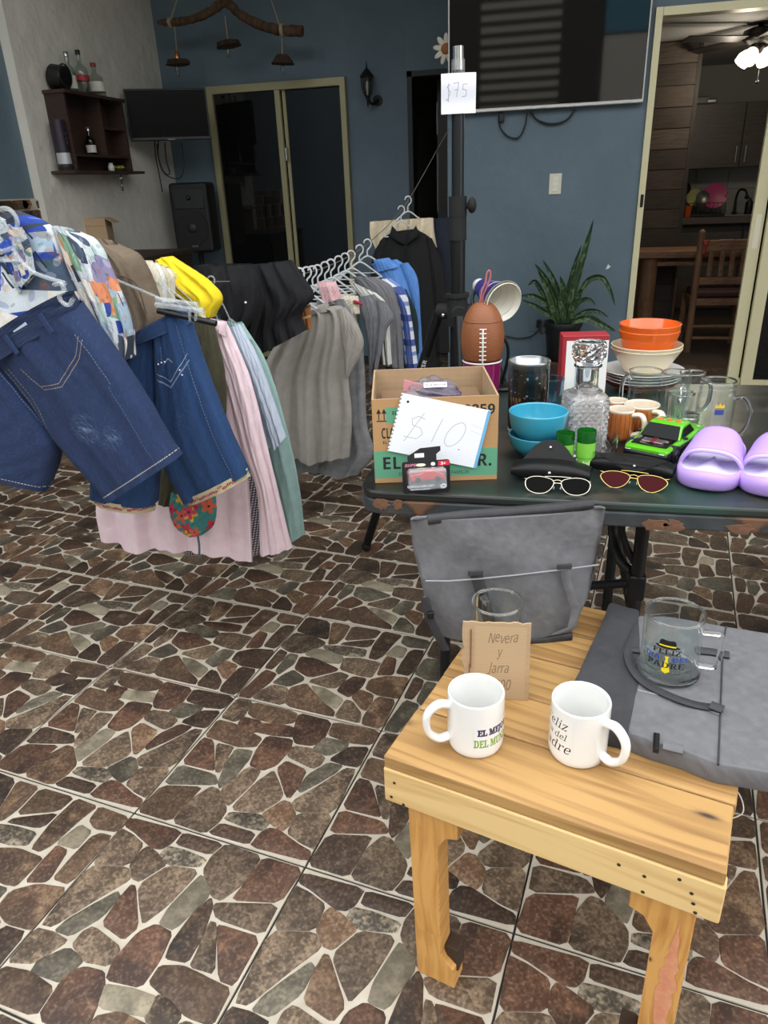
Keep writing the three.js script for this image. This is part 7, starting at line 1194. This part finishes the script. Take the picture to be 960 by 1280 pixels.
// ---------------------------------------------------------------- snake plant on a stump
{
  const Z = -4.66, b = onZ(704, 402, Z), potH = 0.235, y0 = b.y - potH, st = thing('wood_stump', 'rough dark wood stump under the snake plant pot', 'stump', [b.x - 0.02, 0, Z]);
  const g = new THREE.CylinderGeometry(0.135, 0.15, y0, 26, 6), p = g.attributes.position; for (let i = 0; i < p.count; i++) { const a = Math.atan2(p.getZ(i), p.getX(i)), f = 1 + 0.08 * Math.sin(a * 5) + 0.05 * Math.sin(a * 11 + 2); p.setX(i, p.getX(i) * f); p.setZ(i, p.getZ(i) * f); } g.computeVertexNormals();
  part('trunk', mv(g, 0, y0 / 2, 0), mat(0xffffff, 0.95, { map: woodTex([62, 44, 34], [38, 26, 20], [18, 12, 10], 22, 3) }), st); part('cut_face', mv(new THREE.CylinderGeometry(0.128, 0.132, 0.006, 26), 0, y0 - 0.0025, 0), mat(0x4a3628, 0.9), st);
  const t = thing('snake_plant', 'green snake plant in a black pot against the blue wall', 'plant', [b.x, y0 + 0.0015, Z]);
  part('pot', lathe([[0.001, 0], [0.085, 0], [0.108, potH - 0.03], [0.116, potH - 0.03], [0.118, potH], [0.110, potH], [0.102, potH - 0.025], [0.001, potH - 0.03]], 36), mat(0x14161a, 0.5), t);
  part('soil', mv(new THREE.CylinderGeometry(0.102, 0.102, 0.01, 30), 0, potH - 0.028, 0), mat(0x2a2018, 1), t);
  part('handle', tube([[-0.11, potH - 0.01, 0.02], [-0.135, potH - 0.03, 0.02], [-0.125, potH - 0.07, 0.02], [-0.105, potH - 0.06, 0.02]], 0.006, 16, 7), mat(0x14161a, 0.5), t);
  const leafM = mat(0xffffff, 0.45, { side: THREE.DoubleSide, map: dataTex(128, (x, y) => { const n = fbm(x * 4, y * 22, 22, 401, 3); return mix(mix([36, 60, 36], [88, 112, 78], n > 0.5 ? Math.min(1, (n - 0.5) * 5) : 0), [120, 130, 80], Math.abs(x - 0.5) > 0.44 ? 0.5 : 0); }, true, 1) });
  const leaf = (pts, wpx, dz, k) => {
    const c = curve(pts.map(([x, y], i) => onZ(x, y, Z + dz * (i + 0.3) / pts.length * 1.2).sub(t.position))), N = 18, w = wpx * 4.3 / FOCAL / 2, pos = [], uv = [], idx = [];
    for (let i = 0; i <= N; i++) { const s = i / N, q = c.getPoint(s), d = c.getTangent(s), side = V(d.y, -d.x, 0).normalize(), ww = w * (0.55 + 0.45 * Math.sin(Math.min(1, s * 1.6) * PI / 2)) * Math.pow(1 - Math.pow(s, 3.2), 0.8); for (const [m, zz] of [[-1, 0.010], [-0.4, 0.0], [0, -0.004], [0.4, 0.0], [1, 0.010]]) { const v = q.clone().addScaledVector(side, m * ww).add(V(0, 0, zz * Math.min(1, ww / 0.012))); pos.push(v.x, v.y, v.z); uv.push((m + 1) / 2, s); } }
    const n5 = pos.length / 3; for (let i = 0; i < n5; i++) { pos.push(pos[i * 3], pos[i * 3 + 1], pos[i * 3 + 2] - 0.003); uv.push(uv[i * 2], uv[i * 2 + 1]); }
    for (let i = 0; i < N; i++) for (let m = 0; m < 4; m++) { const a = i * 5 + m, b2 = a + 1, c2 = a + 5, d2 = c2 + 1; idx.push(a, b2, c2, b2, d2, c2, n5 + a, n5 + c2, n5 + b2, n5 + b2, n5 + c2, n5 + d2); }
    const gg = new THREE.BufferGeometry(); gg.setAttribute('position', new THREE.Float32BufferAttribute(pos, 3)); gg.setAttribute('uv', new THREE.Float32BufferAttribute(uv, 2)); gg.setIndex(idx); gg.computeVertexNormals(); part('leaf', gg, leafM, t);
  };
  [[[[709, 404], [713, 380], [722, 345], [732, 310], [742, 274]], 10, 0.03], [[[705, 404], [709, 372], [716, 340], [727, 306]], 8, -0.02], [[[700, 404], [694, 375], [683, 350], [668, 329]], 9, 0.04], [[[703, 404], [700, 375], [692, 350], [678, 324]], 8, -0.03], [[[697, 404], [692, 385], [685, 362], [672, 338]], 10, 0.05], [[[696, 400], [684, 392], [668, 382], [652, 375]], 7, 0.06], [[[694, 398], [680, 378], [666, 370], [650, 370]], 8, 0.02], [[[690, 396], [678, 366], [668, 352], [660, 357]], 7, -0.03], [[[714, 402], [722, 372], [736, 350], [752, 347], [762, 362], [769, 383]], 8, 0.05], [[[714, 402], [735, 398], [752, 406], [770, 414]], 11, 0.08], [[[714, 400], [730, 390], [746, 389], [761, 397]], 7, 0.06], [[[712, 402], [716, 385], [722, 372], [727, 360]], 11, 0.07], [[[716, 392], [726, 376], [736, 374], [745, 382]], 6, 0.02], [[[706, 404], [702, 380], [704, 360], [700, 345]], 9, 0.05]].forEach(([p2, w, dz], i) => leaf(p2, w, dz, i));
}
// ---------------------------------------------------------------- kitchen seen through the sliding door
const KZ = -8.45, KC = 2.21;
const kWall = mat(0x8d8d8b, 0.85), kFloorTex = woodTex([84, 70, 58], [62, 50, 42], [36, 28, 22], 31, 2);
struct('wall_kitchen_back', box(3.6, KC + 0.2, 0.1, 1.75, KC / 2, KZ - 0.05), kWall);
struct('wall_kitchen_left', box(0.1, KC + 0.2, 3.4, 0.02, KC / 2, -6.75), kWall);
struct('wall_kitchen_right', box(0.1, KC + 0.2, 3.4, 3.5, KC / 2, -6.75), kWall);
struct('ceiling_kitchen', box(3.6, 0.1, 3.5, 1.75, KC + 0.05, -6.8), mat(0x9a9a98, 0.9));
{ const f = structGroup('floor_kitchen', [0, 0, 0]); part('subfloor', box(3.5, 0.08, 3.4, 1.75, -0.046, -6.75), mat(0x2a2420, 0.9), f); const m = mat(0xffffff, 0.5, { map: kFloorTex }); for (let i = 0; i < 8; i++) for (let j = 0; j < 6; j++) part('floor_tile', rbox(0.446, 0.01, 0.546, 0.002, 0.22 + i * 0.45, -0.005, -5.2 - j * 0.55), m, f); }
// sliding door: jamb, head, panels
{
  const d = structGroup('door_3', [0, 0, ZW]);
  part('frame', [box(0.036, DH - 0.002, 0.10, DX0 + 0.019, DH / 2, -0.029), box(DX1 - DX0 - 0.04, 0.04, 0.098, (DX0 + DX1) / 2 + 0.019, DH - 0.021, -0.03), box(DX1 - DX0, 0.018, 0.10, (DX0 + DX1) / 2, 0.009, -0.03)], aluCream, d);
  const lt = onZ(803, 251, ZW + 0.02); part('latch', [rbox(0.016, 0.07, 0.012, 0.004, DX0 + 0.022, lt.y, 0.024), rbox(0.010, 0.03, 0.016, 0.003, DX0 + 0.024, lt.y, 0.030)], M.black, d);
  const px0 = 1.150, glassM = phys(0x0b0c0e, 0.04, { transmission: 0.35, thickness: 0 });
  const panelAt = (x, z) => { part('stile', box(0.066, DH - 0.06, 0.032, x + 0.033, DH / 2, z), aluCream, d); part('stile', box(0.066, DH - 0.06, 0.032, x + 1.0, DH / 2, z), aluCream, d); part('rail', [box(0.9, 0.07, 0.03, x + 0.51, 0.055, z), box(0.9, 0.06, 0.03, x + 0.51, DH - 0.07, z)], aluCream, d); part('pane', box(0.9, DH - 0.18, 0.006, x + 0.51, DH / 2, z), glassM, d); };
  panelAt(px0, -0.022); panelAt(px0 + 0.073, 0.022);
  const lb = onZ(932, 290, ZW + 0.02); part('sticker', box(0.03, 0.19, 0.001, px0 + 0.036, lb.y, -0.0052), mat(0xe2e0c8, 0.6), d);
}
{ // plank-clad pillar
  const z = -6.78, x0 = onZ(800, 250, z).x, x1 = onZ(854, 250, z).x, w = x1 - x0, g = structGroup('wall_kitchen_pillar', [(x0 + x1) / 2, 0, z - 0.2]);
  part('core', box(w - 0.02, KC, 0.38, 0, KC / 2, 0), mat(0x3a332e, 0.9), g);
  const m = [0, 1, 2].map((i) => mat([0xffffff, 0xd8cfc8, 0xb9aea6][i], 0.6, { map: woodTex([78, 66, 56], [52, 43, 36], [30, 24, 20], 41 + i, 2) }));
  for (let i = 0; i < 15; i++) part('plank', rbox(w, 0.142, 0.014, 0.002, 0, 0.073 + i * 0.147, 0.195), m[Math.floor(hash(i, 2) * 3)], g);
  part('edge_trim', box(0.03, KC, 0.03, w / 2, KC / 2, 0.19), mat(0x2a2522, 0.7), g);
}
const kCab = mat(0xffffff, 0.45, { map: woodTex([74, 66, 60], [52, 45, 41], [32, 26, 24], 51, 1) });
{ // upper cabinets
  const z = -8.05, y0 = onZ(900, 210, z).y, y1 = onZ(900, 129, z).y, xa = onZ(855, 180, z).x, xs = onZ(928, 170, z).x, dw = xs - xa;
  for (let k = 0; k < 3; k++) { const t = thing('wall_cabinet', ['dark wood wall cabinet beside the plank pillar in the kitchen', 'dark wood wall cabinet over the kitchen sink', 'dark wood wall cabinet behind the sliding door panel'][k], 'cabinet', [xa + dw * (k + 0.5), y0, z - 0.19], 0);
    part('body', box(dw - 0.004, y1 - y0, 0.36, 0, (y1 - y0) / 2, 0), kCab, t); const d = part('door', rbox(dw - 0.008, y1 - y0 - 0.006, 0.02, 0.003, 0, (y1 - y0) / 2, 0.192), kCab, t); const hx = (k === 0 ? 1 : -1) * (dw / 2 - 0.04); part('handle', [bar([hx, 0.04, 0.222], [hx, 0.18, 0.222], 0.006), bar([hx, 0.05, 0.2], [hx, 0.05, 0.222], 0.004), bar([hx, 0.17, 0.2], [hx, 0.17, 0.222], 0.004)], M.steel, d); }
  const f = onZ(877, 120, z - 0.02), b = tag(part('foil_roll', [rbox(0.16, 0.07, 0.12, 0.02, 0, 0.0355, 0, 0, 0.2), rbox(0.1, 0.05, 0.1, 0.02, 0.1, 0.0255, 0.01)], mat(0x9a9c9c, 0.35, { metalness: 0.5 })), 'crumpled plastic wrapped pack on top of the kitchen wall cabinet', 'pack'); b.position.set(f.x, y1 + 0.001, z - 0.1);
}
const CT = 0.905, CZ = -7.82;
{ // counter with base cabinets, sink and backsplash
  const xa = onZ(842, 275, CZ).x - 0.05, xb = 3.3, t = thing('kitchen_counter', 'dark kitchen worktop with inset steel sink under the wall cabinets', 'worktop', [(xa + xb) / 2, 0, (CZ + KZ) / 2]);
  part('worktop', rbox(xb - xa, 0.06, CZ - KZ - 0.02, 0.006, 0, CT - 0.03, 0), mat(0x574b45, 0.4), t);
  part('sink_rim', (() => { const s = onY(922, 268, CT); return rbox(0.46, 0.008, 0.36, 0.003, s.x - (xa + xb) / 2, CT + 0.003, -0.05); })(), M.steel, t);
  for (let k = 0; k < 3; k++) { const c = thing('base_cabinet', ['dark base cabinet under the dish rack', 'dark base cabinet under the kitchen sink', 'dark base cabinet behind the sliding door'][k], 'cabinet', [xa + 0.35 + k * 0.68, 0, (CZ + KZ) / 2 - 0.02]); part('body', box(0.676, CT - 0.066, CZ - KZ - 0.08, 0, (CT - 0.066) / 2 + 0.002, 0), mat(0x2a2523, 0.7), c); const d = part('door', rbox(0.66, CT - 0.2, 0.018, 0.003, 0, 0.42, (CZ - KZ) / 2 - 0.028), kCab, c); part('handle', rbox(0.12, 0.012, 0.02, 0.003, 0.2, 0.7, (CZ - KZ) / 2 - 0.012), M.steel, d); }
  const sp = structGroup('wall_backsplash', [0, 0, KZ]); const tm = mat(0x8f9089, 0.25);
  for (let i = 0; i < 7; i++) for (let j = 0; j < 2; j++) part('tile', rbox(0.296, 0.226, 0.008, 0.002, xa + 0.16 + i * 0.30, CT + 0.115 + j * 0.23, 0.004), tm, sp);
}
{ // dishes and tap
  const Z = -8.12, P = (x, y, dz = 0) => onZ(x, y, Z + dz);
  const a = P(852, 268), b = P(902, 268), t = thing('dish_rack', 'black wire dish rack on the kitchen worktop', 'rack', [(a.x + b.x) / 2, CT + 0.0005, Z]), w = b.x - a.x;
  part('tray', rbox(w, 0.02, 0.3, 0.006, 0, 0.01, 0), M.black, t);
  const wires = []; for (let i = 0; i <= 10; i++) { const x = -w / 2 + w * i / 10; wires.push(bar([x, 0.02, 0.13], [x, 0.12, 0.14], 0.0025, 0.0025, 6), bar([x, 0.02, -0.13], [x, 0.12, -0.14], 0.0025, 0.0025, 6)); } wires.push(bar([-w / 2, 0.12, 0.14], [w / 2, 0.12, 0.14], 0.003, 0.003, 6), bar([-w / 2, 0.12, -0.14], [w / 2, 0.12, -0.14], 0.003, 0.003, 6), bar([-w / 2, 0.12, -0.14], [-w / 2, 0.12, 0.14], 0.003, 0.003, 6), bar([w / 2, 0.12, -0.14], [w / 2, 0.20, 0.14], 0.004, 0.004, 6));
  part('wires', wires, M.blackMetal, t);
  const disc = (name, label, cat, x, y, rpx, m, tilt, dz) => { const c = P(x, y, dz), r = sz(rpx, c), o = tag(part(name, mv(lathe([[0.001, 0], [r * 0.6, 0.002], [r, 0.02], [r * 0.97, 0.023], [r * 0.55, 0.008], [0.001, 0.007]], 36), 0, 0, 0, PI / 2 - tilt), m), label, cat); o.position.copy(c); if (o.position.y - r < CT + 0.021) o.position.y = CT + 0.021 + r; return o; };
  disc('pink_plate', 'large pink plastic plate standing in the dish rack', 'plate', 893, 245, 15, mat(0xb02a6a, 0.4), 0.15, 0.02); disc('yellow_bowl', 'pale yellow plate standing in the dish rack', 'plate', 868, 247, 10, mat(0xb0b06a, 0.4), 0.1, -0.06); disc('pan_lid', 'grey metal lid with round knob standing in the dish rack', 'lid', 878, 247, 8, mat(0x6c6c68, 0.3, { metalness: 0.6 }), 0.1, 0.07);
  { const c = P(855, 236, 0.04), r = sz(7.5, c), o = thing('frying_pan', 'black frying pan leaning in the dish rack', 'pan', c); part('pan', mv(lathe([[0.001, 0], [r * 0.8, 0], [r, 0.03], [r * 0.96, 0.03], [r * 0.76, 0.006], [0.001, 0.005]], 30), 0, 0, 0, PI / 2), M.black, o); part('handle', bar([0.01, -r * 0.9, 0], [0.05, CT + 0.022 - c.y, 0.03], 0.010), M.black, o); }
  { const c = P(859, 266, 0.17), o = thing('orange_cup', 'orange plastic cup in front of the dish rack', 'cup', [c.x, CT + 0.001, Z + 0.19]); part('body', lathe([[0.001, 0], [0.028, 0], [0.036, 0.10], [0.034, 0.10], [0.026, 0.005], [0.001, 0.005]], 24), mat(0xb8541e, 0.4), o); part('rim', mv(new THREE.TorusGeometry(0.035, 0.002, 6, 24), 0, 0.1, 0, PI / 2), mat(0xb8541e, 0.4), o); }
  { const f = onY(921, 268, CT + 0.007), o = thing('kitchen_tap', 'dark swan neck kitchen tap at the sink', 'tap', [f.x, CT + 0.0075, -8.2]); part('spout', tube([[0, 0, 0], [0, 0.16, 0], [0.02, 0.215, 0.02], [0.06, 0.205, 0.06], [0.075, 0.165, 0.075]], 0.011, 30, 10), M.blackMetal, o); part('spray_head', mv(new THREE.SphereGeometry(0.022, 16, 12), 0.076, 0.15, 0.076), M.blackMetal, o); part('base', lathe([[0.001, 0], [0.026, 0], [0.024, 0.02], [0.001, 0.022]], 20), M.blackMetal, o); }
  { const c = onY(938, 270, CT), o = thing('soap_bottle', 'dark soap bottle with steel pump beside the kitchen tap', 'bottle', [c.x + 0.03, CT + 0.001, -8.1]); part('body', lathe([[0.001, 0], [0.035, 0], [0.035, 0.11], [0.014, 0.13], [0.012, 0.15]], 20), M.black, o); part('pump', [bar([0, 0.15, 0], [0, 0.19, 0], 0.005), bar([0, 0.188, 0], [0.03, 0.186, 0], 0.005)], M.steel, o); }
}
// ---------------------------------------------------------------- rustic dining table and chairs
const rustic = mat(0xffffff, 0.6, { map: woodTex([136, 100, 72], [96, 66, 46], [48, 32, 22], 61, 3) }), rusticV = (() => { const t = rustic.map.clone(); t.rotation = PI / 2; return mat(0xffffff, 0.55, { map: t }); })();
{
  const z0 = -6.34, y = onZ(830, 314, z0).y, x0 = onZ(797, 318, z0).x, t = thing('dining_table', 'rustic wooden dining table with thick log legs in the kitchen', 'table', [x0 + 0.75, 0, z0 - 0.20]);
  part('tabletop', [rbox(1.5, 0.055, 0.40, 0.008, 0, y - 0.0275, 0)], rustic, t);
  part('apron', [box(1.3, 0.03, 0.03, 0, y - 0.10, 0.14), box(1.3, 0.03, 0.03, 0, y - 0.10, -0.13)], rustic, t);
  for (const x of [-0.64, 0.64]) for (const z of [-0.12, 0.12]) part('leg', cyl(0.060, 0.068, y - 0.056, x, (y - 0.056) / 2, z), rusticV, t);
}
function rusticChair(pos, turn, label, seatM) {
  const t = thing('rustic_chair', label, 'chair', pos, turn, 'rustic kitchen chairs'), W = 0.40, D = 0.38, SH = 0.43, BHt = 0.885;
  for (const s of [-1, 1]) { part('back_post', [cyl(0.024, 0.027, BHt, s * W / 2, BHt / 2, D / 2), sph(0.024, s * W / 2, BHt, D / 2)], rusticV, t); part('leg', cyl(0.024, 0.026, SH - 0.02, s * W / 2, (SH - 0.02) / 2, -D / 2), rusticV, t); part('side_stretcher', bar([s * W / 2, 0.16, D / 2], [s * W / 2, 0.16, -D / 2], 0.014), rustic, t); }
  part('top_rail', rbox(W, 0.075, 0.026, 0.006, 0, BHt - 0.09, D / 2), rustic, t); part('lower_rail', rbox(W, 0.05, 0.024, 0.005, 0, SH + 0.11, D / 2), rustic, t);
  for (const x of [-0.11, -0.035, 0.035, 0.11]) part('slat', rbox(0.034, BHt - SH - 0.26, 0.016, 0.003, x * 1.05, (BHt + SH) / 2 + 0.01, D / 2), rusticV, t);
  part('seat_frame', [rbox(W, 0.05, 0.026, 0.004, 0, SH - 0.045, D / 2), rbox(W, 0.05, 0.026, 0.004, 0, SH - 0.045, -D / 2), rbox(0.026, 0.05, D, 0.004, W / 2, SH - 0.045, 0), rbox(0.026, 0.05, D, 0.004, -W / 2, SH - 0.045, 0)], rustic, t);
  part('seat', rbox(W + 0.0, 0.05, D - 0.05, 0.018, 0, SH + 0.005, 0), seatM, t);
  for (const y of [0.11, 0.20]) part('stretcher', bar([-W / 2, y, D / 2], [W / 2, y, D / 2], 0.014), rustic, t);
  return t;
}
{
  const f = onY(858, 440, 0), c1 = rusticChair([f.x + 0.20, 0, f.z - 0.19], 0.0, 'rustic wooden slat back chair with maroon seat facing the dining table', mat(0x3a1a1c, 0.7));
  rusticChair([f.x - 0.16, 0, -7.55], PI, 'rustic wooden chair with black seat on the far side of the dining table', mat(0x121214, 0.7));
  part('red_ribbon', tube([[-0.19, 0.83, 0.215], [-0.17, 0.80, 0.222], [-0.15, 0.84, 0.222], [-0.175, 0.78, 0.222], [-0.18, 0.74, 0.222]], 0.009, 24, 7), mat(0xa83226, 0.7), c1);
}
// ---------------------------------------------------------------- ceiling fan with its lit lamps
{
  const z = -6.3, h = onZ(946, 45, z), t = thing('ceiling_fan', 'dark ceiling fan with lit white glass shades in the kitchen', 'fan', [h.x + 0.02, h.y, z]);
  part('motor', lathe([[0.001, -0.05], [0.06, -0.05], [0.10, -0.03], [0.115, 0.0], [0.105, 0.035], [0.06, 0.05], [0.02, 0.055], [0.02, KC - h.y]], 36), mat(0x1a1714, 0.35, { metalness: 0.4 }), t);
  for (let i = 0; i < 5; i++) { const a = 2.75 + i * PI * 2 / 5; const bl = part('blade', mv(rbox(0.44, 0.008, 0.115, 0.003, 0.34, 0, 0), 0, 0, 0, 0.16, 0, 0).rotateY(-a).translate(0, -0.015, 0), mat(0x1c1613, 0.5), t); part('blade_arm', mv(box(0.09, 0.012, 0.03, 0.12, -0.01, 0)).rotateY(-a), M.blackMetal, bl); }
  part('lamp_hub', lathe([[0.001, -0.11], [0.04, -0.10], [0.05, -0.07], [0.05, -0.05]], 24), mat(0x1a1714, 0.35, { metalness: 0.4 }), t);
  for (let i = 0; i < 4; i++) {
    const a = 0.7 + i * PI / 2, d = V(Math.cos(a), 0, Math.sin(a)), g = lathe([[0.012, 0], [0.035, -0.012], [0.052, -0.05], [0.048, -0.095], [0.044, -0.095], [0.046, -0.05], [0.03, -0.016]], 24); g.rotateZ(0.75); g.rotateY(-a); g.translate(d.x * 0.05, -0.085, d.z * 0.05);
    part('lamp_shade', g, mat(0xf4f2e6, 0.4, { emissive: 0xfff4dc, emissiveIntensity: 2.2 }), t);
    const L = new THREE.PointLight(0xfff0d8, 0.25); L.position.set(t.position.x + d.x * 0.16, t.position.y - 0.20, t.position.z + d.z * 0.16); L.castShadow = true; L.shadow.radius = 2; scene.add(L); L.name = 'fan_lamp_light';
  }
  part('pull_chain', [bar([0.02, -0.10, 0.03], [0.02, -0.27, 0.03], 0.0015), sph(0.012, 0.02, -0.28, 0.03)], M.blackMetal, t);
}
// ---------------------------------------------------------------- unseen street facade, its panels placed to shape the screen reflections
{
  const t = structGroup('wall_street_unseen', [0, 0, 9]);
  part('facade', box(44, 5.2, 0.2, 1, 2.6, 0.1), mat(0x514d46, 0.9), t);
  const slat = new RoundedBoxGeometry(1.7, 0.11, 0.04, 1, 0.006), sm = mat(0xc9c4b4, 0.7);
  for (let i = 0; i < 12; i++) { const o = part('louvre_slat', slat, sm, t); o.position.set(-0.85, 2.55 + i * 0.215, -0.05); }
  part('concrete_panel', box(1.1, 2.0, 0.06, 1.45, 3.0, -0.03), mat(0xcfcabd, 0.85), t); part('blue_panel', box(1.1, 1.1, 0.06, 1.45, 4.6, -0.03), mat(0x5f93a8, 0.7), t);
}
renderer.render(scene, camera);
